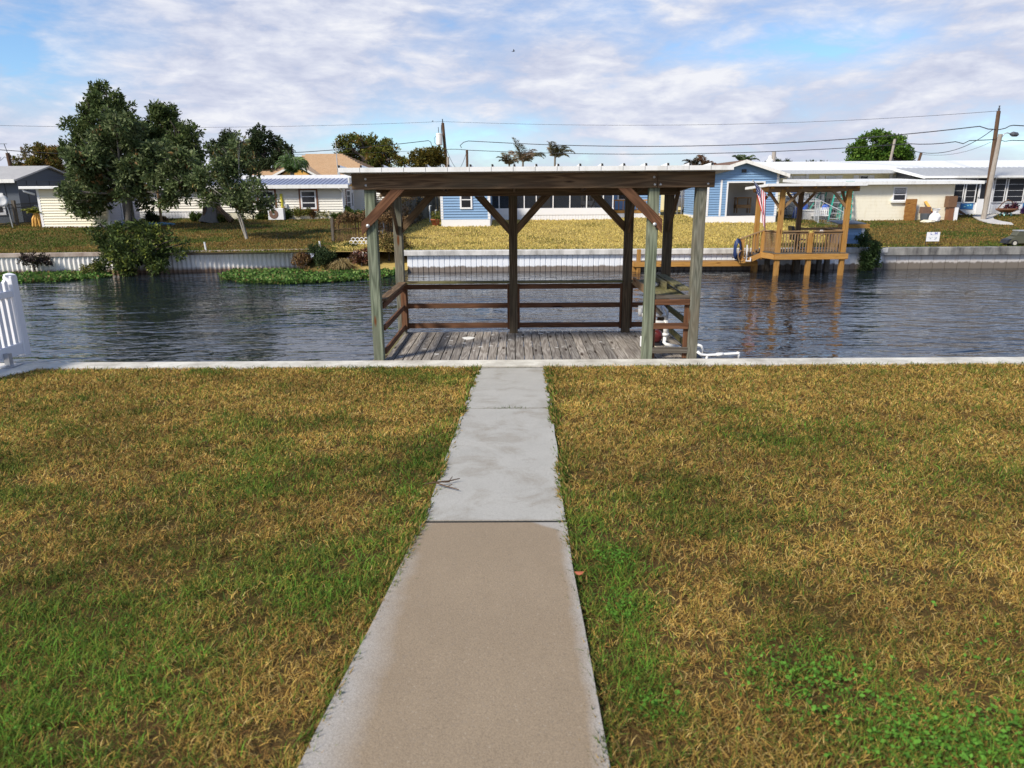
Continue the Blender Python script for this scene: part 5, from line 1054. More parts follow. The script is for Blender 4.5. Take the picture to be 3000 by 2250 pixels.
tree('broad_tree', 'broad dark green tree with large leaves in front of the cream shed', B, (378, 575),
     [(265, 430, 60), (330, 400, 62), (400, 420, 60), (450, 470, 58), (232, 480, 52), (225, 545, 50), (290, 500, 66), (360, 490, 66), (430, 530, 60), (500, 520, 52), (545, 545, 45), (250, 590, 44), (310, 570, 52), (480, 565, 45), (570, 500, 40), (340, 365, 45), (385, 555, 40), (520, 470, 42), (430, 590, 26), (240, 595, 40), (290, 600, 30), (215, 607, 24), (205, 560, 28)],
     B[1], 3900, .25, .42, LOQ, .15, 'bark', 21, accent=((.28, .17, .07), .02), depth=1.6, gap=.5, shell=.1)
tree('tall_tree', 'tallest dark tree with a pointed leaning crown behind the broad left tree', (at(300, 600, 56)[0], 56, 1.9), (300, 540),
     [(290, 268, 30), (315, 300, 40), (270, 330, 45), (340, 340, 50), (235, 375, 42), (300, 390, 60), (375, 400, 50), (215, 430, 40), (260, 450, 50), (350, 450, 55), (410, 420, 40), (395, 375, 28)],
     56, 2600, .25, .5, OLV, .3, 'bark_dark', 22, depth=1.5, gap=.75)
tree('tall_tree', 'second tall dark tree, shorter round top right of the tallest tree', (at(500, 600, 57)[0], 57, 1.9), (495, 540),
     [(475, 325, 38), (500, 350, 42), (455, 370, 38), (525, 390, 45), (480, 410, 50), (545, 430, 40), (500, 460, 55), (560, 465, 32), (450, 450, 40), (550, 500, 40), (575, 440, 22)],
     57, 2100, .25, .5, OLV, .28, 'bark_dark', 23, depth=1.4, gap=.7)
tree('oak_tree', 'dark rounded oak rising behind the leaning slender tree', (at(740, 600, 66)[0], 66, 1.9), (745, 520),
     [(660, 415, 34), (700, 420, 40), (750, 415, 38), (790, 425, 38), (825, 450, 32), (640, 440, 30), (680, 460, 45), (740, 470, 50), (800, 480, 45), (760, 400, 26), (850, 440, 12)],
     66, 2600, .22, .55, [(.035, .055, .02), (.05, .07, .028), (.028, .042, .016)], .35, 'bark_dark', 24, depth=2, gap=.4)
B = gb(724, 700)
tree('leaning_tree', 'slender leaning tree with pale multiple trunks in the middle of the left far lawn', B, (698, 612),
     [(640, 470, 40), (675, 450, 36), (712, 482, 34), (610, 510, 38), (660, 530, 42), (715, 525, 40), (745, 556, 28), (635, 580, 34), (690, 580, 38), (740, 590, 34), (775, 602, 20), (720, 625, 24), (800, 598, 16), (610, 590, 22), (585, 525, 30), (700, 412, 22)],
     B[1]-.3, 1050, .22, .38, LOQ, .05, 'bark_pale', 25, stems=4, accent=((.26, .18, .06), .04), depth=1.1, gap=.85, spread=.12, fork_D=B[1]-.1)
AUT = [(.20, .14, .035), (.24, .13, .035), (.13, .12, .03), (.16, .15, .035), (.10, .11, .025)]
tree('autumn_tree', 'orange brown autumn tree behind the grey house roof', (at(120, 560, 78)[0], 78, 1.9), (125, 500),
     [(70, 480, 28), (100, 458, 30), (140, 455, 32), (175, 460, 28), (110, 490, 34), (160, 490, 34), (60, 495, 20)], 78, 1500, .24, .5, AUT, .3, 'bark_dark', 26, depth=2, gap=.5)
tree('autumn_tree', 'large olive and russet tree behind the tiled roof, left of the utility pole', (at(1090, 560, 76)[0], 76, 1.9), (1090, 490),
     [(1015, 430, 30), (1050, 420, 34), (1095, 425, 32), (1140, 430, 30), (1165, 460, 26), (1030, 460, 40), (1085, 470, 42), (1140, 480, 38), (1010, 450, 26), (1055, 408, 14)], 76, 2300, .22, .5, [(.12, .14, .025), (.16, .17, .03), (.19, .12, .03), (.10, .12, .025), (.08, .09, .02)], .35, 'bark_dark', 27, depth=2, gap=.42)
tree('autumn_tree', 'smaller dark golden tree just left of the utility pole with transformer', (at(1250, 560, 70)[0], 70, 1.9), (1250, 490),
     [(1232, 455, 24), (1265, 450, 26), (1285, 470, 22), (1245, 480, 32), (1215, 480, 20), (1280, 490, 22), (1205, 458, 8)], 70, 1000, .22, .5, [(.16, .12, .025), (.12, .10, .02), (.09, .09, .02)], .22, 'bark_dark', 28, depth=1.4, gap=.55)
tree('green_tree', 'bright green rounded tree above the white roof at right', (at(2575, 560, 72)[0], 72, 1.9), (2575, 490),
     [(2530, 425, 30), (2570, 415, 32), (2610, 420, 32), (2640, 445, 28), (2510, 455, 28), (2560, 455, 42), (2615, 460, 40), (2655, 470, 20), (2590, 402, 16), (2625, 404, 10), (2495, 475, 14)], 72, 2100, .24, .5, [(.07, .15, .02), (.10, .19, .025), (.05, .11, .018), (.12, .20, .03)], .3, 'bark_dark', 29, depth=2, gap=.45)
tree('dark_tree', 'dark windblown foliage behind the blue garage roof beside the lamp post', (at(2290, 560, 66)[0], 66, 1.9), (2290, 515),
     [(2245, 490, 12), (2275, 482, 14), (2305, 482, 12), (2260, 498, 14), (2295, 497, 15)], 66, 420, .22, .3, [(.04, .06, .025), (.06, .08, .03)], .15, 'bark_dark', 30, gap=.5)
for px, w_, lab, sd2 in ((2375, 12, 'dark leaf tuft peeking over the white roof right of the lamp post', 31), (2410, 8, 'small dark leaf tuft over the white roof, left of the green tree', 32)):
    tree('dark_tree', lab, (at(px, 560, 64)[0], 64, 1.9), (px, 510), [(px-w_*.6, 483, w_*.7), (px+w_*.5, 484, w_*.7), (px, 490, w_)], 64, 160, .2, .35, [(.03, .04, .02), (.045, .06, .025)], .12, 'bark_dark', sd2, gap=.4)
PAL = [(.17, .15, .085), (.11, .10, .05), (.20, .14, .09), (.075, .075, .035)]
for i, (px, py, D, L, wind, lab, pal) in enumerate((
    (1492, 485, 84, 1.6, (-.06, 0, 0), 'left of two windblown palms standing close together over the pavilion roof', PAL),
    (1532, 478, 80, 2.3, (.20, 0, 0), 'right of two windblown palms standing close together, fronds swept right', PAL),
    (1626, 464, 80, 1.9, (.22, 0, -.03), 'single windblown palm on a thin trunk above the pavilion roof', PAL),
    (2034, 492, 80, 1.4, (-.12, 0, 0), 'dark palm frond tip above the right end of the pavilion roof', [(.10, .07, .05), (.07, .06, .03)]),
    (2066, 490, 78, 1.3, (.12, 0, -.05), 'rust brown palm top left of the blue garage gable', [(.24, .12, .06), (.15, .09, .05)]),
    (2176, 482, 70, 1.2, (.06, 0, .1), 'small green palm tuft at the blue garage gable peak', [(.06, .10, .03), (.09, .13, .045)]))):
    P0 = at(px, py, D); pm = thing('palm_tree', (P0[0], D, 1.9), lab, 'palm tree', 'palms on the skyline')
    o, rb = fronds('crown', P0, 11, L*1.25, .1, pal, 40+i, pm, 1.15, 1.9, wind, leaflets=70, lw=.055); rb.build('rib', 'bark', o)
    MB().tube([(P0[0]-.05, D, 1.6), (P0[0], D, P0[2]+.1)], [.16, .10], 8).build('trunk', 'bark', pm)

# ------------------------------------------------------------------ bank plants
B = at(400, 770, 31.0); bs = thing('large_bush', (B[0], 31.2, .5), 'large leafy bush overhanging the corrugated seawall at left', 'bush')
bl = [pblob(px, py, 31.0+dz, r_) for px, py, r_, dz in ((330, 705, 34, .4), (380, 695, 40, .5), (430, 700, 44, .3), (350, 730, 48, 0), (410, 742, 46, -.2), (455, 742, 38, 0), (310, 735, 30, .2), (375, 778, 36, -.4), (450, 770, 34, -.3), (475, 725, 20, .2), (340, 770, 28, -.3), (505, 705, 10, .1), (405, 664, 16, .6), (455, 672, 14, .5), (300, 700, 20, .3), (325, 672, 12, .3), (480, 690, 16, .3), (275, 680, 16, .3), (290, 655, 10, .4), (525, 745, 14, .1), (545, 715, 9, .2), (500, 672, 9, .5), (420, 655, 9, .6), (300, 770, 18, -.2))]
limbs('stem', (B[0], 31.3, .55), (B[0], 31.1, .95), bl, .05, 'bark_dark', bs, 50, 3, .2); crown('foliage', bl, bs, 1700, .17, .40, [(.07, .10, .028), (.10, .14, .036), (.045, .065, .022)], 50, k=7, gap=.8, accent=((.24, .27, .05), .14), shell=.2)
shrub(100, 782, 1.2, .62, 'dark purplish bush hanging on the left corrugated seawall', [(.07, .045, .045), (.045, .035, .03), (.06, .055, .03)], 51, D=31.0, n=170)
shrub(275, 800, .9, .5, 'small yellowing weed at the foot of the seawall left of the large bush', YGR, 52, D=31.0, n=130)
shrub(878, 786, .55, .75, 'brown dead vine hanging on the corrugated seawall', DRY, 53, D=31.7, n=150)
shrub(935, 785, .9, 1.0, 'dark green ivy clump at the right end of the corrugated seawall', [(.035, .055, .022), (.05, .075, .025)], 54, D=31.6, n=320)
shrub(1060, 775, 1.0, .7, 'reddish leaved shrub on the small slope between the seawalls', [(.17, .075, .045), (.24, .10, .07), (.11, .06, .03)], 55, D=31.8, n=330, accent=((.6, .5, .45), .15))
shrub(1140, 760, 1.1, 1.3, 'bronze and yellow vine thicket against the white seawall corner', [(.22, .14, .055), (.15, .12, .03), (.28, .20, .07), (.09, .09, .025)], 56, D=32.4, n=600, leaf=.09)
shrub(1010, 745, 1.6, .5, 'low dark green ground creeper behind the pale seawall corner', [(.05, .07, .02), (.09, .10, .03)], 57, D=33.6, n=330, leaf=.08)
shrub(2545, 770, 1.0, 1.5, 'dark green bush in the corner where the two right seawalls meet', [(.05, .085, .028), (.07, .115, .036), (.035, .055, .022)], 58, D=31.3, n=800, leaf=.10, bl_px=[(2530, 700, 20), (2545, 725, 24), (2540, 750, 24), (2550, 770, 24), (2535, 780, 18), (2560, 745, 16)])
shrub(2515, 715, .6, .7, 'dark shrub behind the small blue storage box', [(.03, .045, .018), (.045, .065, .024)], 59, D=33.6, n=260)
shrub(1100, 640, 1.6, .5, 'low brown bush behind the stick fence', DRY, 60, D=42, n=220)
P0 = at(1000, 785, 31.4); P0[2] = .15; dg = thing('pampas_clump', P0, 'dry straw coloured arching grass clump on the bank beside the hyacinth', 'grass clump')
rng = np.random.default_rng(61); n = 420; az = rng.random(n)*6.283; tl = .15+.9*rng.random(n)
mbv = []; base = np.stack([P0[0]+.12*rng.normal(size=n), P0[1]+.12*rng.normal(size=n), np.full(n, P0[2])], -1); d = np.stack([np.cos(az)*np.sin(tl), np.sin(az)*np.sin(tl), np.cos(tl)], -1); L = .5+.45*rng.random(n)
mid = base+d*L[:, None]*.55; tip = mid+np.stack([np.cos(az)*.8, np.sin(az)*.8, -.55+.3*rng.random(n)], -1)*L[:, None]*.5; sv = np.stack([-np.sin(az), np.cos(az), 0*az], -1)*.012
v = np.stack([base-sv, base+sv, mid-sv, mid+sv, tip-sv*.2, tip+sv*.2], 1).reshape(-1, 3); i = np.arange(n)[:, None]*6; q = np.concatenate([i+np.array([[0, 1, 3, 2]]), i+np.array([[2, 3, 5, 4]])])
fast_mesh('blades', v, q, np.repeat(np.array((.44, .33, .15))*(.5+.7*rng.random((n, 1))), 6, axis=0), 'grass_blade', dg)

def hyacinth(outline, n, label, seed):
    rng = np.random.default_rng(seed); o = np.array(outline); lo, hi = o.min(0), o.max(0); pts = []
    while len(pts) < n:
        p_ = lo+(hi-lo)*rng.random(2); ins = False; j = len(o)-1
        for i in range(len(o)):
            if (o[i][1] > p_[1]) != (o[j][1] > p_[1]) and p_[0] < (o[j][0]-o[i][0])*(p_[1]-o[i][1])/(o[j][1]-o[i][1])+o[i][0]: ins = not ins
            j = i
        if ins and fbm(np.array([p_[0]*1.2+40]), np.array([p_[1]*1.2+7]), seed, 3)[0] > .30: pts.append(p_)
    pts = np.array(pts); k = 6; P = np.repeat(np.concatenate([pts, np.full((n, 1), .02)], 1), k, 0); d = unit(rng.normal(size=(n*k, 3))*np.array([1, 1, .35])+np.array([0, 0, .45])); hh = .05+.10*rng.random((n*k, 1))
    P = P+d*np.array([.7, .7, 1])*hh; L = .085+.05*rng.random(n*k); d2 = unit(d*np.array([1, 1, .3])+np.array([0, 0, .3])+.3*rng.normal(size=d.shape))
    pal = np.array([(.085, .18, .035), (.13, .25, .05), (.055, .12, .025), (.20, .29, .08), (.10, .15, .035)]); c = pal[rng.integers(0, 5, n*k)]*(.7+.6*rng.random((n*k, 1))); dead = rng.random(n*k) < .10; c[dead] = (.20, .15, .06)
    v, q, cc = leaves_at(P, d2, L, L*.85, c, rng); ob = fast_mesh('water_hyacinth', v, q, cc, 'leaf'); tag(ob, label, 'water plants', kind='stuff')
hyacinth([(-30, 31.0), (-30, 27.9), (-21, 28.3), (-18.4, 28.8), (-17.2, 30.4), (-17.9, 31.4), (-19.5, 31.6), (-22, 31.2)], 3000, 'bright green floating water hyacinth raft at the far left of the canal', 71)
hyacinth([(-12.6, 31.9), (-12.3, 29.6), (-10.8, 28.2), (-8.8, 27.6), (-6.9, 28.3), (-5.4, 29.4), (-5.0, 31.4), (-6.5, 31.5), (-8.5, 31.2), (-9.4, 31.9)], 3600, 'bright green floating water hyacinth raft below the bank between the seawalls', 72)
mb = MB(); rg = random.Random(4)
P0 = np.array([4.35, 13.1, .004])
rng = np.random.default_rng(3); n = 90; pts = np.stack([4.35+.28*rng.normal(size=n)*.7, 13.2+.5*rng.normal(size=n)*.6, np.full(n, .012)], -1); d = unit(rng.normal(size=(n, 3))*np.array([1, 1, .15])); v, q, cc = leaves_at(pts, d, .14+.1*rng.random(n), .02, np.array((.16, .05, .06))*(.5+.8*rng.random((n, 1))), rng)
tag(fast_mesh('floating_weed', v, q, cc, 'leaf'), 'reddish tangle of weed floating on the water right of the dock', 'weed', kind='stuff')

# ------------------------------------------------------------------ centre: stick fence, vine fence, pots
P0, P1 = gb(980, 706), at(1165, 706, 36.2); f = thing('stick_fence', P0, 'rustic dark stick fence overgrown with brown vines on the far bank', 'fence')
P1[2] = gfar(36.2); mb = MB(); rg = random.Random(8); n = 46
for i in range(n):
    p_ = P0+(P1-P0)*(i/(n-1)); mb.tube([p_+[rg.uniform(-.03, .03), 0, -.05], p_+[rg.uniform(-.05, .05), rg.uniform(-.05, .05), rg.uniform(.95, 1.2)]], .018, 5)
mb.build('sticks', 'wood_stick', f); mb = MB(); [mb.tube([P0+[0, -.03, z], P0*.5+P1*.5+[0, -.03, z+.03], P1+[0, -.03, z]], .02, 5) for z in (.55, .9)]; mb.build('rail', 'wood_stick', f); MB().box(P0+[-.12, -.06, -.1], P0+[-.0, .06, 1.12]).build('post', 'wood_old', f)
bl = [(P0[0]+.3+i*.36, P0[1]+.05, P0[2]+1.08+.05*math.sin(i*2), .24) for i in range(10)]; crown('vine', bl, f, 620, .10, .45, [(.20, .12, .06), (.12, .075, .04), (.26, .17, .08)], 81, k=6, gap=.4, shell=.1)
c = thing('garden_chair', P0+[1.6, .9, 0], 'white garden chair behind the stick fence', 'chair'); q = P0+np.array([1.75, .8, 0]); MB().box(q+[0, 0, .38], q+[.5, .5, .43]).build('seat', 'plastic_white', c); MB().prism([q+[0, .5, .4], q+[.5, .5, .4], q+[.45, .58, .95], q+[.05, .58, .95]], (0, .04, 0)).build('backrest', 'plastic_white', c)
for dx, dy in ((0, 0), (.44, 0), (0, .44), (.44, .44)): MB().box(q+[dx, dy, 0], q+[dx+.05, dy+.05, .38]).build('leg', 'plastic_white', c)
mb = MB(); q = at(1030, 722, 34.2); q[2] = 1.05
for i in range(5):
    for j in range(2):
        pts = [q+[i*.2+.10*math.cos(a)+(j*.1-.0), 0, .08+j*.13+.09*math.sin(a)] for a in np.arange(0, 6.6, .9)]; mb.tube(pts, .018, 5)
tag(mb.build('border_edging', 'plastic_white'), 'row of small white looped border edging in front of the stick fence', 'edging')
for px, py, pt, lab in ((604, 737, 718, 'short white stake on the left seawall near the large bush'), (939, 728, 711, 'short white stake near the right end of the left seawall')):
    P0 = at(px, py, 32.3); P0[2] = .9; MB_ = MB(); MB_.tube([P0, P0+[-.03, 0, .42]], .04, 8); tag(MB_.build('stake', 'pvc'), lab, 'stake', 'white stakes on the left seawall')
A = at(1155, 700, 36); f = thing('board_fence', (-6.6, 40, 1.4), 'dark wooden privacy fence overgrown with dry vines left of the blue cottage', 'fence')
p0, p1 = np.array([-7.0, 36.6, 1.15]), np.array([-5.4, 48.5, 1.75]); n = 50; mb = MB()
for i in range(n):
    a = p0+(p1-p0)*i/n; b_ = p0+(p1-p0)*(i+.92)/n; mb.prism([a, b_, b_+[0, 0, 1.75], a+[0, 0, 1.75]], (.03, 0, 0))
mb.build('board', 'wood_old', f)
p2 = np.array([-4.4, 48.6, 1.75]); mb = MB()
for i in range(6): mb.box((p1[0]+i*.2, 48.5, 1.7), (p1[0]+i*.2+.185, 48.54, 3.55))
mb.build('end_boards', 'wood_old', f)
bl = [tuple(p0+(p1-p0)*t)[:2]+(1.3+.6*t+hh, .42) for t in (0, .08, .16, .25, .35, .45, .55, .66) for hh in (.2, .85, 1.4)]; crown('vine', bl, f, 1500, .11, .4, [(.17, .11, .06), (.11, .07, .04), (.24, .17, .08), (.09, .08, .03)], 83, k=6, gap=.5, shell=.1)
P0 = gb(1284, 661)+[-.15, 0, 0]; pt = thing('flower_pot', P0, 'terracotta pot of dry plants beside the blue cottage corner', 'pot'); MB().lathe(P0, [(0, .16), (.02, .18), (.3, .27), (.31, .30), (.38, .30), (.36, .24)], 16).build('pot', 'terracotta', pt, True); crown('plant', [(P0[0], P0[1], P0[2]+.48, .3)], pt, 90, .14, .3, YGR, 84, k=6, shell=.1)
for px, py, h_, lab in ((1260, 650, .9, 'white standpipe with a bent top by the vine covered fence'), (1276, 645, .55, 'short white standpipe beside the flower pot')):
    P0 = gb(px, py); mb = MB(); mb.tube([P0, P0+[0, 0, h_], P0+[.02, 0, h_+.06], P0+[.14, 0, h_+.06]], .04, 7); tag(mb.build('standpipe', 'pvc'), lab, 'pipe', 'white standpipes by the fence')

# ------------------------------------------------------------------ new timber dock with pavilion at right
dk = thing('timber_dock', (11, 30.5, 0), 'golden new timber dock platform with railings, white roof and low walkway across the canal', 'dock')
ZD = 0.90; FYd, BYd = 29.4, 31.4; XL, XA, XB = 9.75, 10.75, 13.35
for x, y, z1 in ((10.72, FYd, 3.42), (13.37, FYd, 3.42), (10.42, 31.3, 3.38), (12.2, 31.3, 3.3)): MB().box((x-.09, y-.09, -1.2), (x+.09, y+.09, z1)).build('post', 'wood_gold' if y < 31 or x < 11 else 'wood_brown', dk, bevel=.01)
MB().box((12.0-.09, FYd-.09, -1.2), (12.0+.09, FYd+.09, 1.72)).build('post', 'wood_gold', dk, bevel=.01)
for x, y in ((12.1, 30.75), (13.36, 30.75), (11.0, 31.3), (13.3, 31.4)): MB().box((x-.09, y-.09, -1.2), (x+.09, y+.09, ZD-.15)).build('pile', 'wood_old', dk)
for x, y, pal in ((10.42, 30.3, 'wood_gold'),): MB().box((x-.09, y-.09, .6), (x+.09, y+.09, 1.76)).build('newel', pal, dk)
mb = MB(); mb.prism([(10.36, 31.45, ZD), (10.36, 30.3, ZD), (10.6, FYd-.1, ZD), (13.5, FYd-.1, ZD), (13.5, 31.45, ZD)], (0, 0, .035)); mb.build('decking', 'wood_old', dk)
mb = MB(); mb.beam((10.58, FYd-.13, ZD-.12), (13.55, FYd-.13, ZD-.12), .04, .22); mb.beam((10.56, FYd-.12, ZD-.12), (10.32, 30.3, ZD-.12), .04, .22); mb.build('rim_board', 'wood_gold', dk)
def railing(p0, p1, n, root, zt=.86, mat='wood_gold', rm='wood_tan'):
    p0, p1 = np.array(p0), np.array(p1)
    MB().beam(p0+[0, 0, zt], p1+[0, 0, zt], .14, .04).build('handrail', rm, root); MB().beam(p0+[0, 0, zt-.075], p1+[0, 0, zt-.075], .04, .09).build('rail', rm, root)
    for i in range(n):
        q = p0+(p1-p0)*(i+.5)/n; MB().beam(q+[0, 0, .03], q+[0, 0, zt-.06], .036, .036).build('baluster', 'wood_tan', root)
railing((10.85, FYd, ZD+.03), (11.9, FYd, ZD+.03), 9, dk); railing((12.1, FYd, ZD+.03), (13.28, FYd, ZD+.03), 10, dk); railing((10.66, FYd+.1, ZD+.03), (10.42, 30.2, ZD+.03), 9, dk); railing((13.4, 29.5, ZD+.03), (13.4, 31.3, ZD+.03), 12, dk)
# stairs down to the walkway
mb = MB(); 
for i, (x, z) in enumerate(((10.18, .78), (9.90, .67), (9.62, .56))): mb.box((x-.17, 30.25, z), (x+.17, 31.3, z+.045))
mb.build('tread', 'wood_old', dk); mb = MB(); mb.prism([(10.36, 30.2, ZD-.02), (9.45, 30.2, .52), (9.45, 30.2, .44), (9.85, 30.2, .44), (10.36, 30.2, .68)], (0, .04, 0)); mb.build('stringer', 'wood_gold', dk)
MB().box((9.46, 30.24, .45), (9.62, 30.40, 1.42)).build('newel', 'wood_gold', dk); MB().beam((9.42, 30.3, 1.43), (10.42, 30.3, 1.79), .14, .04).build('handrail', 'wood_tan', dk)
for i in range(5): x = 9.72+i*.125; MB().beam((x, 30.3, .66+(x-9.6)*.38), (x, 30.3, 1.41+(x-9.42)*.36), .036, .036).build('baluster', 'wood_tan', dk)
mb = MB(); mb.box((5.15, 30.85, .42), (10.34, 31.46, .46)); mb.build('walkway_decking', 'wood_tan', dk)
mb = MB(); mb.box((5.15, 30.80, .25), (10.42, 30.845, .455)); mb.box((5.1, 30.8, .26), (5.145, 31.4, .455)); mb.build('walkway_rim', 'wood_gold', dk)
for x, z1, y in ((5.33, .98, 30.93), (10.36, .40, 30.90), (5.2, .4, 31.3)): MB().box((x-.08, y-.08, -1.2), (x+.08, y+.08, z1)).build('post', 'wood_gold', dk, bevel=.008)
# roof, beams, braces
mb = MB(); mb.prism([(9.95, 28.95, 3.55), (13.85, 28.95, 3.55), (13.85, 31.8, 3.42), (9.95, 31.8, 3.42)], (0, 0, .10)); mb.build('roof', 'white_roof', dk)
for y, z in ((FYd-.06, 3.34), (31.25, 3.30)): MB().box((10.15, y, z), (13.75, y+.09, z+.19)).build('beam', 'wood_tan', dk)
for i in range(7): x = 10.2+i*.56; MB().box((x, 29.05, 3.46), (x+.04, 31.7, 3.545)).build('rafter', 'wood_gold', dk)
MB().box((10.16, FYd+.04, 3.34), (10.2, 31.24, 3.5)).build('beam', 'wood_gold', dk)
for a, b_ in (((10.80, FYd, 2.72), (11.42, FYd, 3.36)), ((13.3, FYd, 2.72), (12.72, FYd, 3.36)), ((10.66, FYd+.08, 2.74), (10.42, FYd+.8, 3.36)), ((12.28, 31.3, 2.7), (12.8, 31.3, 3.3)), ((12.12, 31.3, 2.7), (11.6, 31.3, 3.3)), ((10.48, 31.3, 2.8), (10.9, 31.3, 3.3)), ((13.37, FYd+.1, 2.74), (13.4, FYd+.75, 3.36))): MB().beam(a, b_, .08, .10).build('brace', 'wood_tan', dk)
MB().box((12.15, 31.34, 1.72), (14.2, 31.46, 1.82)).build('counter', 'wood_tan', dk)
# flag
fl_ = thing('flag', (10.2, 29.5, 3.0), 'American flag hanging from an angled pole on the timber dock', 'flag'); T = at(2206, 529, 29.2); Bp = at(2252, 577, 29.3)
mb = MB(); mb.tube([Bp, T], .018, 8); mb.blob(T, .035, 1); mb.build('pole', 'galv', fl_)
Hs = T*.95+Bp*.05; He = T*.22+Bp*.78; ni, nj = 26, 26; mb = MB(); V = []; rg = random.Random(2); drop = 1.42
for i in range(ni+1):
    for j in range(nj+1):
        u, w_ = i/ni, j/nj; p_ = Hs*(1-u)+He*u
        fold = .06*math.sin(u*11+w_*3)*min(1, w_*2.5); tgt = np.array([Hs[0]*.3+He[0]*.7-.04, Hs[1], 0])
        x = p_[0]*(1-.40*w_**.8)+(tgt[0]+.16*math.sin(u*6))*.40*w_**.8+.22*w_; y = p_[1]-.03+fold-.10*w_*math.cos(u*7); V.append((x, y, p_[2]-w_*drop*(.80+.25*u)))
mb._add(V, []); 
for i in range(ni):
    for j in range(nj):
        a = i*(nj+1)+j; stripe = int(i/ni*13); canton = i/ni < 7/13 and j/nj < .40
        k = 2 if canton else (0 if stripe % 2 == 0 else 1)
        if canton and i % 3 == 1 and j % 3 == 1: k = 1
        mb.f.append((a, a+1, a+nj+2, a+nj+1)); mb.m.append(k)
mb.build('cloth', ('flag_red', 'flag_white', 'flag_blue'), fl_, True)
# hose on the newel, black chair, small items
hs = thing('garden_hose', (9.35, 30.2, 1.2), 'coiled dark blue hose hanging at the foot of the dock stairs', 'hose'); mb = MB(); rg = random.Random(6)
for k in range(6): r_ = .17+.02*k; mb.tube([(9.33+r_*.55*math.cos(a)+rg.uniform(-.01, .01), 30.12+.02*k, 1.02+r_*1.6*math.sin(a)*1.0) for a in np.arange(0, 6.6, .4)], .028, 6)
mb.build('coil', 'hose_blue', hs, True); mb = MB(); mb.tube([(9.5+.16*math.cos(a), 30.1, .75+.24*math.sin(a)) for a in np.arange(0, 6.6, .5)], .02, 6); mb.build('loose_loop', 'wood_tan', hs, True)
mb = MB(); mb.box((9.68, 30.12, .56), (9.72, 30.16, 1.2)); mb.box((9.68, 30.12, .52), (9.9, 30.16, .559)); mb.box((9.86, 30.12, .56), (9.9, 30.16, .68)); tag(mb.build('bracket', 'plastic_white'), 'white angled metal bracket leaning at the dock stairs', 'bracket')
c = thing('patio_chair', (11.9, 30.5, ZD), 'black folding patio chair on the timber dock behind the railing', 'chair'); q = np.array([11.72, 30.4, ZD+.035]); MB().box(q+[0, 0, .42], q+[.5, .45, .46]).build('seat', 'black_metal', c); MB().prism([q+[-.02, 0, .46], q+[.1, 0, .46], q+[-.02, 0, 1.0], q+[-.14, 0, 1.0]], (0, .45, 0)).build('backrest', 'black_metal', c)
for a, b_ in (((0, 0, 0), (.45, 0, .42)), ((.5, 0, 0), (.05, 0, .42)), ((0, .43, 0), (.45, .43, .42)), ((.5, .43, 0), (.05, .43, .42))): MB().tube([q+a, q+b_], .02, 5).build('leg', 'black_metal', c)
# blue storage box at the seawall end
xl_, xr_ = at(2455, 690, 32.05)[0], at(2528, 690, 32.05)[0]; zq = [at(2500, py, 32.05)[2] for py in (714, 668, 657, 650)]
b_ = thing('storage_box', ((xl_+xr_)/2, 32.3, .93), 'small blue clapboard storage box with grey lid on the seawall right of the timber dock', 'storage box'); mb = MB(); mb.box((xl_, 32.05, zq[0]), (xr_, 33.0, zq[1]-.02)); siding(mb, front(32.05), zq[0]+.02, zq[1]-.03, xl_, xr_, .17); mb.build('body', 'blue_siding', b_); MB().box((xr_-.10, 32.0, zq[0]), (xr_+.03, 32.045, zq[1]-.02)).build('corner_trim', 'white_vinyl', b_); MB().box((xl_-.1, 31.85, zq[1]), (xr_+.16, 31.95, zq[2])).build('trim_board', 'wood_gold', b_); mb = MB(); mb.prism([(xl_-.05, 31.96, zq[2]), (xr_+.05, 31.96, zq[2]), (xr_, 33.2, zq[2]+.1), (xl_-.05, 33.2, zq[2]+.1)], (0, 0, .04)); mb.build('lid', 'bin_grey', b_)
# ------------------------------------------------------------------ yard clutter behind the timber dock
def ladder(a, b_, w, mat, label, n=7, side=(1, 0, 0), treads=True):
    a, b_ = np.array(a), np.array(b_); r_ = thing('step_ladder', a, label, 'ladder', 'ladders by the yellow garage'); s_ = np.array(side)*w/2
    for sg in (-1, 1): MB().beam(a+s_*sg*1.15, b_+s_*sg*.75, .045, .10, (0, -1, 0)).build('rail', mat, r_)
    for i in range(n):
        p_ = a+(b_-a)*(i+.7)/n; MB().box(p_-s_*.95+[0, -.09, -.02], p_+s_*.95+[0, .06, .02]).build('step', 'galv', r_)
    for sg in (-1, 1): MB().beam(b_+s_*sg*.7, np.array([b_[0], b_[1]+.75, a[2]])+s_*sg, .035, .05).build('rear_leg', mat, r_)
    MB().box(b_-s_*.9+[0, -.1, 0], b_+s_*.9+[0, .12, .09]).build('top_cap', 'ladder_green', r_); return r_
A, T = gb(2420, 646), at(2468, 575, 43.4); ladder((A[0], 42.9, gfar(42.9)), (T[0]-.1, 43.6, 3.6), .55, 'ladder_green', 'nearest tall green fibreglass step ladder left of the yellow garage wall')
A, T = gb(2460, 646), at(2500, 562, 43.4); ladder((A[0]+.05, 43.2, gfar(43.2)), (T[0]-.05, 43.85, 3.75), .5, 'ladder_green', 'green step ladder leaning right against the yellow garage wall', 8)
A = gb(2395, 642); ladder((A[0]-.4, 45.2, gfar(45.2)), (A[0]+.75, 46.0, 3.3), .5, 'ladder_green', 'green step ladder half hidden by the hand trolley', 6)
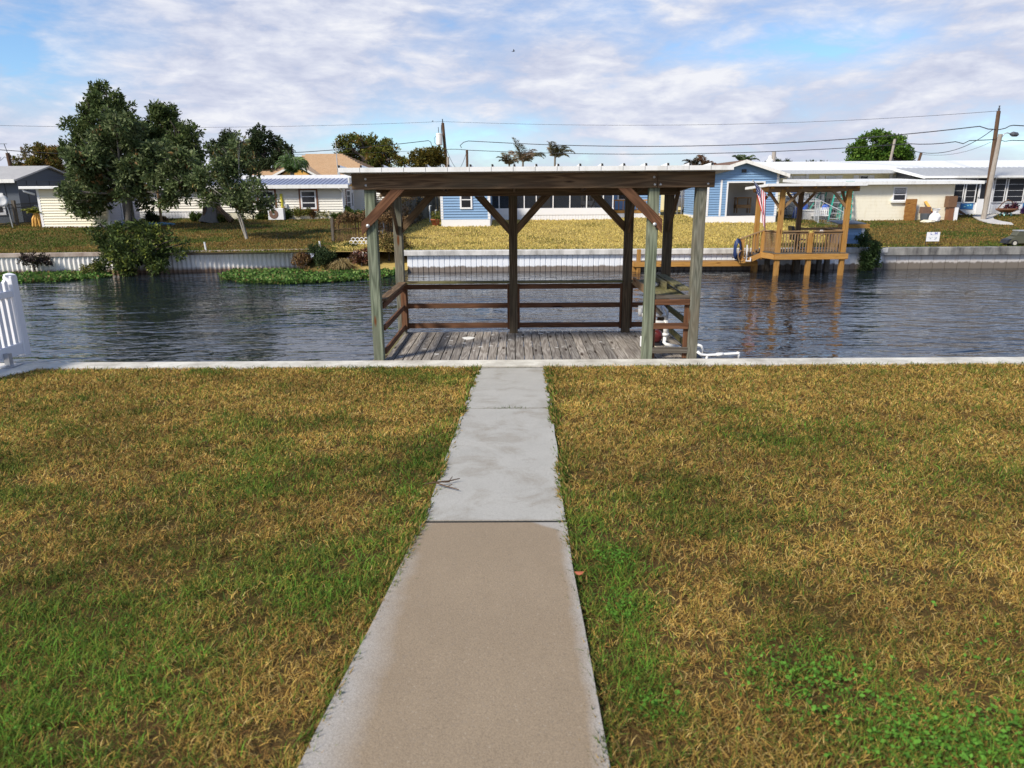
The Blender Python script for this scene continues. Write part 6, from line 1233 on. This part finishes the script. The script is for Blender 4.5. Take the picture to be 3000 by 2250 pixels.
def cyl_thing(name, px, py, D, r_, h_, mat, label, cat, tilt=None, group=None):
    P0 = at(px, py, D); P0[2] = gfar(D)-.03; t = thing(name, P0, label, cat, group); ax = tilt or (0, 0, 1); MB().lathe(P0, [(0, r_*.92), (.03, r_), (h_*.33, r_*1.02), (h_*.35, r_*1.05), (h_*.37, r_*1.02), (h_*.66, r_*1.02), (h_*.68, r_*1.05), (h_*.7, r_*1.02), (h_*.97, r_), (h_, r_*.9)], 18, ax).build('body', mat, t, True); return t, P0
t, P0 = cyl_thing('plastic_barrel', 2336, 640, 45.3, .36, .95, 'barrel_blue', 'bright blue plastic barrel leaning beside the wire fence', 'barrel', (.25, 0, .97)); MB().lathe(P0+[.235, 0, .92], [(0, .3), (.04, .3), (.05, .1)], 16, (.25, 0, .97)).build('lid', 'barrel_blue', t)
def bin_(px, py, D, w, h_, mat, label):
    P0 = at(px, py, D); P0[2] = gfar(D)-.03; t = thing('wheeled_bin', P0, label, 'bin', 'wheeled bins beside the yellow house'); mb = MB(); x, y, z = P0; b0, b1 = w*.42, w*.5
    mb._add([(x-b0, y-b0, z+.05), (x+b0, y-b0, z+.05), (x+b0, y+b0, z+.05), (x-b0, y+b0, z+.05), (x-b1, y-b1, z+h_), (x+b1, y-b1, z+h_), (x+b1, y+b1, z+h_), (x-b1, y+b1, z+h_)], [(0, 3, 2, 1), (4, 5, 6, 7), (0, 1, 5, 4), (1, 2, 6, 5), (2, 3, 7, 6), (3, 0, 4, 7)]); mb.build('body', mat, t, bevel=.02)
    MB().prism([(x-b1-.03, y-b1-.05, z+h_+.002), (x+b1+.03, y-b1-.05, z+h_+.002), (x+b1+.03, y+b1+.05, z+h_+.10), (x-b1-.03, y+b1+.05, z+h_+.10)], (0, 0, .05)).build('lid', mat, t)
    for sg in (-1, 1): MB().lathe((x+sg*(b0+.02)-.03, y+b0, z+.13), [(0, .13), (.06, .13)], 12, (1, 0, 0)).build('wheel', 'rubber', t)
bin_(2310, 634, 47.6, .68, 1.1, 'bin_grey', 'dark grey wheeled bin left of the blue barrel'); bin_(2330, 628, 48.6, .8, 1.3, 'bin_blue', 'slate blue wheeled bin behind the blue barrel'); bin_(2349, 632, 48.2, .6, 1.05, 'bin_grey', 'dark bin between the slate blue bin and the white post')
t, P0 = cyl_thing('plastic_drum', 2420, 640, 45.6, .33, .62, 'bin_blue', 'low dark blue tub beside the green ladders', 'tub')
bk = thing('bicycle', (16.0, 46, 1.7), 'dark bicycle leaning beside the right corner of the blue garage', 'bicycle'); x, y, z = at(2287, 640, 46)[0], 46.0, 1.68
for dx in (-.0, .62):
    mb = MB(); mb.tube([(x+dx+.33*math.cos(a), y+dx*.5, z+.36+.33*math.sin(a)) for a in np.arange(0, 6.6, .35)], .022, 6); mb.build('wheel', 'rubber', bk, True)
mb = MB(); w0, w1 = np.array([x, y, z+.36]), np.array([x+.62, y+.31, z+.36]); s_, hb, cr = np.array([x+.2, y+.1, z+.9]), np.array([x+.5, y+.25, z+.95]), np.array([x+.28, y+.14, z+.32])
for a, b_ in ((w0, s_), (w0, cr), (cr, s_), (s_, hb), (cr, hb), (hb, w1)): mb.tube([a, b_], .02, 5)
mb.build('frame', 'black_metal', bk); MB().box(s_+[-.1, -.06, 0], s_+[.12, .06, .05]).build('saddle', 'black_metal', bk); MB().tube([hb+[-.1, -.22, .1], hb+[0, 0, .06], hb+[-.1, .22, .1]], .016, 5).build('handlebar', 'steel', bk)
# wire fence, white cabinets, trolleys
f = thing('wire_fence', (17.5, 44.6, 1.6), 'low wire mesh fence with steel posts between the blue garage and the ladders', 'fence')
pts = [np.array([at(px, 640, D)[0], D, gfar(D)]) for px, D in ((2272, 45.6), (2328, 45.0), (2385, 43.6), (2398, 42.2), (2474, 40.4))]; hs_ = [1.35, 1.35, 1.3, 1.3, .75]
for p_, h_ in zip(pts, hs_): MB().tube([p_-[0, 0, .1], p_+[0, 0, h_]], .03, 6).build('post', 'galv', f)
mb = MB()
for (p_, h0), (q, h1) in zip(zip(pts, hs_), zip(pts[1:], hs_[1:])):
    mb.tube([p_+[0, 0, h0], q+[0, 0, h1]], .022, 5)
    n = 16
    for i in range(n): a = p_+(q-p_)*i/n; mb.tube([a+[0, 0, .05], a+[0, 0, h0+(h1-h0)*i/n]], .005, 3)
    for k in range(6): mb.tube([p_+[0, 0, h0*k/6+.05], q+[0, 0, h1*k/6+.05]], .005, 3)
mb.build('mesh', 'galv', f)
P0 = gb(2388, 640); x = P0[0]; c = thing('white_cabinet', (x, 45.6, 1.66), 'white open metal shelf cabinet behind the wire fence', 'cabinet')
MB().box((x-.85, 45.6, 1.9), (x-.8, 46.1, 3.1)).build('side_panel', 'plastic_white', c); MB().box((x+.55, 45.6, 1.9), (x+.6, 46.1, 3.1)).build('side_panel', 'plastic_white', c); MB().box((x-.8, 46.05, 1.9), (x+.55, 46.1, 3.1)).build('back_panel', 'plastic_white', c)
for z in (2.1, 2.65, 3.1): MB().box((x-.86, 45.55, z), (x+.61, 46.1, z+.045)).build('shelf', 'plastic_white', c)
mb = MB(); [mb.tube([(x-.7+i*.35, 45.55, 1.9), (x-.7+i*.35, 45.55, 3.12)], .02, 5) for i in range(4)]; mb.tube([(x-.85, 45.55, 3.12), (x+.6, 45.55, 3.12)], .02, 5); mb.build('frame', 'black_metal', c); MB().box((x-.1, 45.7, 2.15), (x+.25, 46.0, 2.5)).build('dark_box', 'black_metal', c)
w = thing('concrete_trough', (x-.2, 44.6, 1.6), 'grey concrete trough in front of the white shelf cabinet', 'trough'); MB().box((x-1.0, 44.5, 1.55), (x+.4, 45.1, 2.12)).build('body', 'concrete_pile', w, bevel=.02); MB().box((x-1.05, 44.45, 2.121), (x+.45, 45.15, 2.18)).build('rim', 'white_paint', w)
P0 = at(2420, 620, 44.8); ht = thing('hand_trolley', P0, 'dark red and black hand trolley frame with a blue bag, standing left of the ladders', 'trolley')
for i, dx in enumerate((-.2, .1, .4)):
    mb = MB(); b0 = P0+[dx-.35, .1*i, -.6]; T = P0+[dx+.12, .1*i, .75]; mb.tube([b0, b0*.2+T*.8, T, T+[.2, 0, 0], T+[.22, 0, -.2], b0+[.42, 0, 0]], .022, 5); mb.tube([b0*.5+T*.5, b0*.5+T*.5+[.38, 0, 0]], .018, 5); mb.build('frame', 'black_metal' if i != 1 else 'brown_trim', ht)
MB().blob(P0+[-.1, -.12, .2], .2, 2, .1, (1.2, .6, 1.3)).build('bag', 'barrel_blue', ht); MB().box(P0+[-.35, -.1, -.15], P0+[.5, .4, -.05]).build('plate', 'black_metal', ht)
for dx in (-.25, .45): MB().lathe(P0+[dx, .2, -.62], [(0, .13), (.05, .13)], 12, (1, 0, 0)).build('wheel', 'rubber', ht)
P0 = at(2405, 600, 46.3); tb2 = thing('work_bench', P0, 'cluttered table top behind the wire fence near the ladders', 'table'); MB().box(P0+[-.7, 0, -.25], P0+[.9, .6, -.18]).build('top', 'wood_tan', tb2)
for dx in (-.65, .8): MB().box(P0+[dx, .05, -1.35], P0+[dx+.07, .5, -.25]).build('leg', 'wood_old', tb2)
tag(MB().box(P0+[.0, .2, -.178], P0+[.45, .5, .25]).build('cardboard_box', 'wood_tan'), 'brown cardboard box on the table near the ladders', 'box'); tag(MB().box(P0+[-.5, .1, -.178], P0+[-.05, .5, .05]).build('storage_crate', 'plastic_white', bevel=.02), 'white plastic crate on the table near the ladders', 'crate')
P0 = at(2400, 630, 44.2); r_ = thing('dish_rack', P0, 'white wire rack standing low behind the dark dock post', 'rack'); mb = MB()
for i in range(7): mb.tube([P0+[i*.12-.3, 0, 0], P0+[i*.12-.25, 0, .45], P0+[i*.12-.19, 0, .45], P0+[i*.12-.19, 0, 0]], .018, 5)
mb.build('wires', 'plastic_white', r_); MB().box(P0+[-.4, -.1, -.06], P0+[.55, .25, 0]).build('base', 'plastic_white', r_)
P0 = at(2425, 668, 36.5); P0[2] = gfar(36.5); mb = MB(); mb.box(P0+[-.1, 0, 0], P0+[1.6, 1.2, .32]); tag(mb.build('planter_box', 'wood_old'), 'low weathered wooden planter box behind the timber dock counter', 'planter'); mb = MB(); mb.blob(P0+[-.28, 0, .16], .13, 2, .2); tag(mb.build('white_float', 'plastic_white'), 'white round float at the left end of the planter box', 'float')

# ------------------------------------------------------------------ right lawn objects
P0 = gb(2669, 658); x, y, z = P0; s_ = thing('wood_slab', P0, 'tall rust orange wooden slab standing against the yellow garage', 'slab'); rg = random.Random(8); y = 43.55; zb = gfar(y)-.1
x0, x1 = at(2654, 600, y)[0], at(2686, 600, y)[0]; tp = at(2670, 583, y)[2]
L = [(x0+rg.uniform(-.02, .02), y, zb+(tp-zb)*t) for t in np.linspace(0, 1, 9)]; Rr = [(x1+rg.uniform(-.02, .02), y, zb+(tp-zb)*t) for t in np.linspace(1, 0, 9)]; MB().prism(L+Rr, (0, .08, 0)).build('board', 'wood_slab', s_)
A = at(2714, 592, 43.6); sh = thing('shovel', (A[0], 43.5, 1.5), 'long handled shovel leaning on the garage wall right of the orange slab', 'shovel'); MB().tube([(A[0], 43.8, A[2]), (A[0]+.06, 43.5, 2.05)], .03, 6).build('handle', 'wood_old', sh); MB().prism([(A[0]-.1, 43.5, 2.05), (A[0]+.2, 43.5, 2.05), (A[0]+.2, 43.45, 1.75), (A[0]+.05, 43.42, 1.6), (A[0]-.1, 43.45, 1.75)], (0, .02, 0)).build('blade', 'steel', sh)
P0 = gb(2713, 656); c = thing('crate_stack', P0, 'rusty brown crate with a bucket beside the shovel', 'crate'); q = at(2712, 650, 43.1); q[2] = gfar(43.1); MB().box(q+[-.28, 0, .45], q+[.22, .35, .82]).build('crate', 'rust', c); MB().lathe(q+[0, .1, -.05], [(0, .24), (.45, .30), (.5, .30)], 14).build('bucket', 'bin_grey', c)
A = at(2722, 590, 43.4); mb = MB(); mb.beam((A[0], 43.8, A[2]), (A[0]+.38, 43.1, 1.75), .03, .17, (1, 0, 0)); tag(mb.build('plank', 'amber'), 'pale yellow plank leaning beside the shovel', 'plank')
P0 = at(2737, 650, 42.6); P0[2] = gfar(42.6); mb = MB(); mb.lathe(P0, [(0, .26), (.1, .33), (.3, .30), (.45, .18), (.52, .10), (.62, .18), (.74, .26)], 11); mb.v = [(a+random.uniform(-.05, .05), b_+random.uniform(-.05, .05), c+random.uniform(-.04, .06)) for a, b_, c in mb.v]; tag(mb.build('rubbish_bag', 'plastic_white'), 'white plastic bag standing on the grass below the leaning plank', 'bag')
P0 = at(2716, 664, 42.2); P0[2] = gfar(42.2); mb = MB(); mb.blob(P0+[0, 0, .06], .34, 2, .3, (1.2, .7, .35)); tag(mb.build('cement_bag', 'cord_cream'), 'flat pale yellow sack lying on the grass left of the white bag', 'sack')
P0 = at(2743, 630, 43.0); mb = MB(); mb.blob((P0[0]+.05, 43.3, 2.0), .17, 2); tag(mb.build('red_ball', 'red_plastic', None, True), 'dark red round float hanging behind the white bag', 'float')
x = at(2750, 630, 44.5)[0]; c = thing('brown_cabinet', (x, 44.4, 1.6), 'tall brown wooden cabinet at the right corner of the yellow garage', 'cabinet'); MB().box((x-.2, 43.3, 2.3), (x+.28, 43.75, 2.95)).build('body', 'brown_board', c); MB().box((x-.1, 43.35, 1.45), (x+.2, 43.7, 2.299)).build('stand', 'brown_trim', c); MB().box((x+.22, 43.28, 1.45), (x+.42, 43.34, 2.29)).build('door', 'plastic_white', c)
A = at(2713, 705, 32.2); sg_ = thing('yard_sign', (A[0], 32.2, .9), 'small white yard sign with blue letters on wire legs near the right seawall', 'sign'); x0, x1 = at(2714, 700, 32.2)[0], at(2752, 700, 32.2)[0]; z0, z1 = at(2730, 707, 32.2)[2], at(2730, 680, 32.2)[2]
MB().box((x0, 32.2, z0), (x1, 32.22, z1)).build('board', 'plastic_white', sg_)
for x in (x0+.01, x1-.01): MB().tube([(x, 32.24, .8), (x, 32.24, z1)], .012, 5).build('leg', 'wire_black', sg_)
MB().tube([(x0, 32.24, 1.02), (x1, 32.24, 1.02)], .01, 5).build('crossbar', 'wire_black', sg_)
mb = MB(); W_ = x1-x0; yy = 32.196; lz0, lz1 = z1-.105, z1-.012
def ltr(x, w, strokes, m):
    for a, b_ in strokes: m.beam((x+a[0]*w, yy, lz0+a[1]*(lz1-lz0)), (x+b_[0]*w, yy, lz0+b_[1]*(lz1-lz0)), .004, .026, (0, 0, 1))
ltr(x0+W_*.27, .06, (((.1, 0), (.1, 1)), ((.1, .05), (1, .05))), mb); ltr(x0+W_*.60, .10, (((0, 0), (0, 1)), ((0, 1), (.5, .35)), ((.5, .35), (1, 1)), ((1, 1), (1, 0))), mb); mb.build('letter', 'letter_blue', sg_)
mb = MB(); 
for u0, u1, zz in ((.38, .55, .30), (.60, .75, .285), (.15, .3, .56), (.36, .5, .555), (.58, .8, .55)): mb.box((x0+W_*u0, yy, z1-(z1-z0)*zz-.008), (x0+W_*u1, yy+.004, z1-(z1-z0)*zz+.008))
mb.blob((x0+W_*.3, yy, z0+.12), .035, 1, 0, (1.4, .1, .8)); mb.beam((x0+W_*.62, yy, z0+.08), (x0+W_*.78, yy, z0+.16), .005, .04); mb.build('small_print', 'letter_grey', sg_)
tr = thing('toy_truck', (22, 31.9, .93), 'small olive toy truck with pale roof at the right edge by the seawall', 'toy truck'); x, y, z = at(2945, 725, 32.0)[0], 31.98, .95
MB().prism([(x+.1, y, z+.1), (x+1.5, y, z+.1), (x+1.5, y, z+.4), (x+.95, y, z+.42), (x+.95, y, z+.43), (x+.45, y, z+.42), (x+.1, y, z+.25)], (0, .45, 0)).build('body', 'olive_paint', tr, bevel=.02); MB().prism([(x+.38, y+.02, z+.42), (x+1.3, y+.02, z+.42), (x+1.22, y+.02, z+.62), (x+.5, y+.02, z+.62)], (0, .41, 0)).build('cab', 'olive_paint', tr, bevel=.02); MB().box((x+.48, y, z+.621), (x+1.25, y+.45, z+.66)).build('roof', 'galv', tr); MB().prism([(x, y, z+.1), (x+.09, y, z+.1), (x+.2, y-.01, z+.3), (x+.05, y-.01, z+.25)], (0, .46, 0)).build('bumper', 'black_metal', tr)
for dx in (.35, 1.25):
    for yy_ in (y-.05, y+.42):
        w_ = MB().lathe((x+dx, yy_, z+.11), [(0, .13), (.08, .13)], 14, (0, 1, 0)).build('wheel', 'rubber', tr); MB().lathe((x+dx, yy_-.004, z+.11), [(0, .085), (.088, .085)], 12, (0, 1, 0)).build('rim', 'cap_near', w_)
# concrete garden path on the right lawn
mb = MB(); gp_ = [at(2850, 634, 47)]; pts = [(2848, 637), (2868, 648), (2892, 655), (2920, 659), (2968, 661), (2962, 656), (2935, 652), (2912, 646), (2908, 638), (2925, 631), (2890, 631), (2860, 632)]
W3 = [gb(a, b_) for a, b_ in pts]; mb.prism([(p_[0], p_[1], gfar(p_[1])+.03) for p_ in W3], (0, 0, .05)); tag(mb.build('garden_path', 'slab_far'), kind='structure')
P0 = at(2945, 636, 46.0); P0[2] = gfar(46.0); pl = thing('planter_stand', P0, 'round flower planter with wire hoop on turquoise legs by the porch wall', 'planter'); MB().lathe(P0+[0, 0, .22], [(0, .3), (.12, .55), (.22, .62), (.24, .5)], 18).build('bowl', 'brown_trim', pl, True)
for a in range(4): MB().beam(P0+[.35*math.cos(a*1.57+.8), .3*math.sin(a*1.57+.8), -.05], P0+[.25*math.cos(a*1.57+.8), .2*math.sin(a*1.57+.8), .25], .08, .08).build('leg', 'turquoise', pl)
MB().tube([P0+[-.55, 0, .45], P0+[-.3, 0, .8], P0+[0, 0, .98], P0+[.3, 0, .85], P0+[.55, 0, .5]], .03, 6).build('hoop', 'brown_board', pl); crown('plant', [(P0[0]+.45, P0[1], P0[2]+.5, .25), (P0[0], P0[1], P0[2]+.45, .25)], pl, 90, .13, .5, [(.12, .04, .10), (.16, .05, .05), (.06, .04, .06)], 91, k=6, shell=.1)
shrub(2998, 628, .6, .5, 'purple flowering plant at the right edge by the porch wall', [(.12, .05, .2), (.08, .04, .10)], 92, n=110)
P0 = at(2803, 622, Y0-.3); q = thing('driftwood', (P0[0], Y0-.25, 1.7), 'arched brown driftwood log lying against the porch wall left of the door', 'driftwood'); MB().tube([(P0[0]-.75, Y0-.25, 1.78), (P0[0]-.4, Y0-.25, 1.86), (P0[0], Y0-.22, 2.08), (P0[0]+.3, Y0-.22, 1.9), (P0[0]+.62, Y0-.25, 1.75)], [.05, .09, .1, .09, .04], 8).build('log', 'brown_board', q, True)

# ------------------------------------------------------------------ poles and wires
def pole(name, px0, py0, px1, py1, D, r0, r1, mat, label, group='utility poles', gz=None):
    B_ = at(px0, py0, D); T = at(px1, py1, D); zb = gfar(D)-.3 if gz is None else gz
    t = (zb-B_[2])/(T[2]-B_[2]); B2 = B_+(T-B_)*t; t_ = thing(name, (B2[0], D, zb), label, 'utility pole', group); MB().tube([B2, B2*.5+T*.5, T], [r0, (r0+r1)/2, r1], 10).build('shaft', mat, t_); return t_, B2, T
t, B2, T = pole('utility_pole', 2880, 646, 2931, 393, 43.3, .15, .115, 'pole_grey', 'grey leaning utility pole with a street lamp at the right side')
mb = MB(); L1 = at(2962, 392, 43.3); mb.tube([T+[.05, 0, -.25], T+[.2, 0, .0], L1+[-.25, 0, .06], L1], .03, 6); a_ = mb.build('lamp_arm', 'galv', t); MB().lathe(L1+[-.05, 0, 0], [(0, .06), (.15, .14), (.4, .12), (.5, .03)], 10, (1, 0, -.1)).build('lamp_head', 'bin_grey', a_)
RP, RP_T = T.copy(), T
t, B2, T2 = pole('utility_pole', 2906, 470, 2926, 325, 45.5, .14, .11, 'pole_brown', 'taller dark brown utility pole standing just behind the grey lamp pole'); MB().lathe(T2, [(0, .05), (.12, .07), (.2, .03), (.3, .05)], 8).build('insulator', 'bin_grey', t)
t, B2, CT = pole('utility_pole', 1309, 495, 1297, 360, 72, .19, .14, 'pole_brown', 'brown utility pole carrying the white transformer, over the pavilion roof')
TP = at(1287, 408, 71.6); MB().lathe(TP+[0, 0, -.55], [(0, .24), (.05, .30), (1.0, .30), (1.02, .32), (1.08, .30), (1.12, .1)], 16).build('transformer', 'white_paint', t); mb = MB(); mb.tube([TP+[-.05, 0, .5], TP+[-.05, 0, 1.1]], .035, 6); mb.tube([TP+[.2, 0, .5], TP+[.25, 0, 1.3]], .045, 6); mb.build('bushing', 'bin_grey', t); mb = MB(); mb.tube([TP+[-.3, 0, .3], TP+[-.48, 0, .1], TP+[-.45, 0, -.3], TP+[-.3, 0, -.5], TP+[.1, 0, -.7]], .02, 5); mb.tube([CT+[0, 0, 0], CT+[-.02, 0, .35]], .05, 6); mb.build('lead_wire', 'wire_black', t)
pole('utility_pole', 1313, 495, 1312, 460, 66, .14, .11, 'pole_grey', 'short grey post just right of the transformer pole')
pole('utility_pole', 1369, 495, 1368, 439, 66, .13, .11, 'pole_brown', 'thin dark pole right of the transformer pole with hanging wires')
t, B2, LT = pole('utility_pole', 33, 497, 22, 448, 60, .17, .15, 'pole_brown', 'dark leaning pole with a small antenna above the grey house roof'); mb = MB(); mb.tube([LT, LT+[-.15, 0, .7]], .03, 5); mb.tube([LT+[-.5, 0, .7], LT+[.1, 0, .7]], .02, 5); mb.tube([LT+[0, 0, -.5], LT+[-.3, 0, -.3], LT+[-.7, 0, -.6], LT+[-.6, 0, -.3]], .02, 5); mb.build('antenna', 'bin_grey', t)
pole('utility_pole', 2607, 478, 2622, 408, 62, .13, .10, 'pole_grey', 'bare grey pole in front of the bright green tree'); pole('utility_pole', 2690, 476, 2699, 448, 70, .13, .12, 'pole_brown', 'short brown pole tip right of the bright green tree')
t, B2, T3 = pole('lamp_post', 2264, 500, 2268, 445, 58, .16, .15, 'pole_grey', 'wooden lamp post with white yard lamp behind the blue garage', None); LP = at(2256, 464, 58); mb = MB(); mb.tube([T3+[0, 0, -.3], LP+[.1, 0, .1], LP], .03, 6); mb.build('arm', 'galv', t); MB().lathe(LP+[0, 0, -.35], [(0, .24), (.2, .28), (.3, .16), (.5, .12), (.55, .05)], 12).build('lamp_head', 'white_paint', t)
def wire(pts, D0, D1, r_, label, sag=0):
    n = len(pts); W4 = [at(px, py, D0+(D1-D0)*i/max(1, n-1)) for i, (px, py) in enumerate(pts)]
    mb = MB(); mb.tube(W4, r_, 5); tag(mb.build('power_line', 'wire_black', None, True), label, 'power line', 'power lines')
def catn(a, b_, sag, n=14): return [(a[0]+(b_[0]-a[0])*t, a[1]+(b_[1]-a[1])*t+sag*4*t*(1-t)) for t in np.linspace(0, 1, n)]
wire(catn((-60, 366), (1297, 356), 12, 18), 60, 72, .012, 'thin topmost power line crossing left sky to the transformer pole')
wire(catn((1297, 356), (2926, 325), 24, 24), 72, 45.5, .012, 'thin topmost power line from the transformer pole to the brown right pole')
wire(catn((-60, 434), (1255, 412), 34, 20)+[(1262, 416), (1264, 424)], 60, 71, .030, 'thick cable crossing in front of the left trees to the transformer')
wire([(1352, 433), (1348, 426), (1358, 417), (1372, 413)]+catn((1380, 413), (2870, 370), 34, 24)[1:]+[(2895, 378), (2916, 379)], 71, 45.4, .030, 'thick upper cable sagging from the transformer pole to the right pole')
wire(catn((-60, 442), (1310, 438), 16, 20)[8:], 64, 72, .014, 'lower thin cable running left from the transformer pole')
wire(catn((1285, 440), (1372, 440), -3, 6)+catn((1372, 440), (2660, 421), 20, 22)[1:]+catn((2660, 421), (2800, 415), 4, 5)[1:]+[(2822, 421), (2840, 412), (2916, 409)], 71, 45.4, .026, 'lower thick cable running right behind the green tree')
wire(catn((1304, 425), (1340, 497), 10, 8), 71.5, 60, .02, 'service wire dropping from the transformer pole to the roofs'); wire(catn((1368, 442), (1345, 497), 6, 8), 66, 60, .018, 'service wire hanging from the thin dark pole')
wire(catn((2908, 380), (2665, 440), 32, 16), 45.3, 60, .022, 'sagging service wire from the right pole toward the green tree'); wire([(2926, 380), (2945, 376), (2958, 369), (2970, 367), (3060, 372)], 45.4, 40, .026, 'upper cable leaving the right pole beyond the photo edge'); wire([(2928, 410), (2945, 414), (2965, 411), (3060, 414)], 45.4, 40, .022, 'lower cable leaving the right pole beyond the photo edge')
wire(catn((2905, 415), (2700, 452), 16, 12), 45.3, 60, .012, 'faint thin wire below the sagging service wire at right')

# ------------------------------------------------------------------ birds
def bird(px, py, D, s_, label):
    P0 = at(px, py, D); b_ = thing('bird', P0, label, 'bird'); mb = MB(); mb.lathe(P0+[-s_*.5, 0, 0], [(0, .01), (s_*.2, s_*.13), (s_*.55, s_*.16), (s_*.85, s_*.09), (s_, .01)], 8, (1, .2, .25)); mb.prism([P0+[-s_*.5, 0, 0], P0+[-s_*.85, -.1*s_, .02], P0+[-s_*.8, .15*s_, .02]], (0, 0, .01)); mb.build('body', 'bird_black', b_, True)
    for sg in (-1, 1): MB().prism([P0+[-s_*.1, 0, .05*s_], P0+[s_*.25, 0, .05*s_], P0+[s_*.1, sg*s_*.6, s_*.45], P0+[-s_*.15, sg*s_*.75, s_*.55]], (0, 0, .012)).build('wing', 'bird_black', b_)
bird(1505, 151, 55, .22, 'small dark bird flying high in the middle of the sky'); bird(1268, 356, 70, .16, 'tiny dark bird beside the top of the transformer pole')
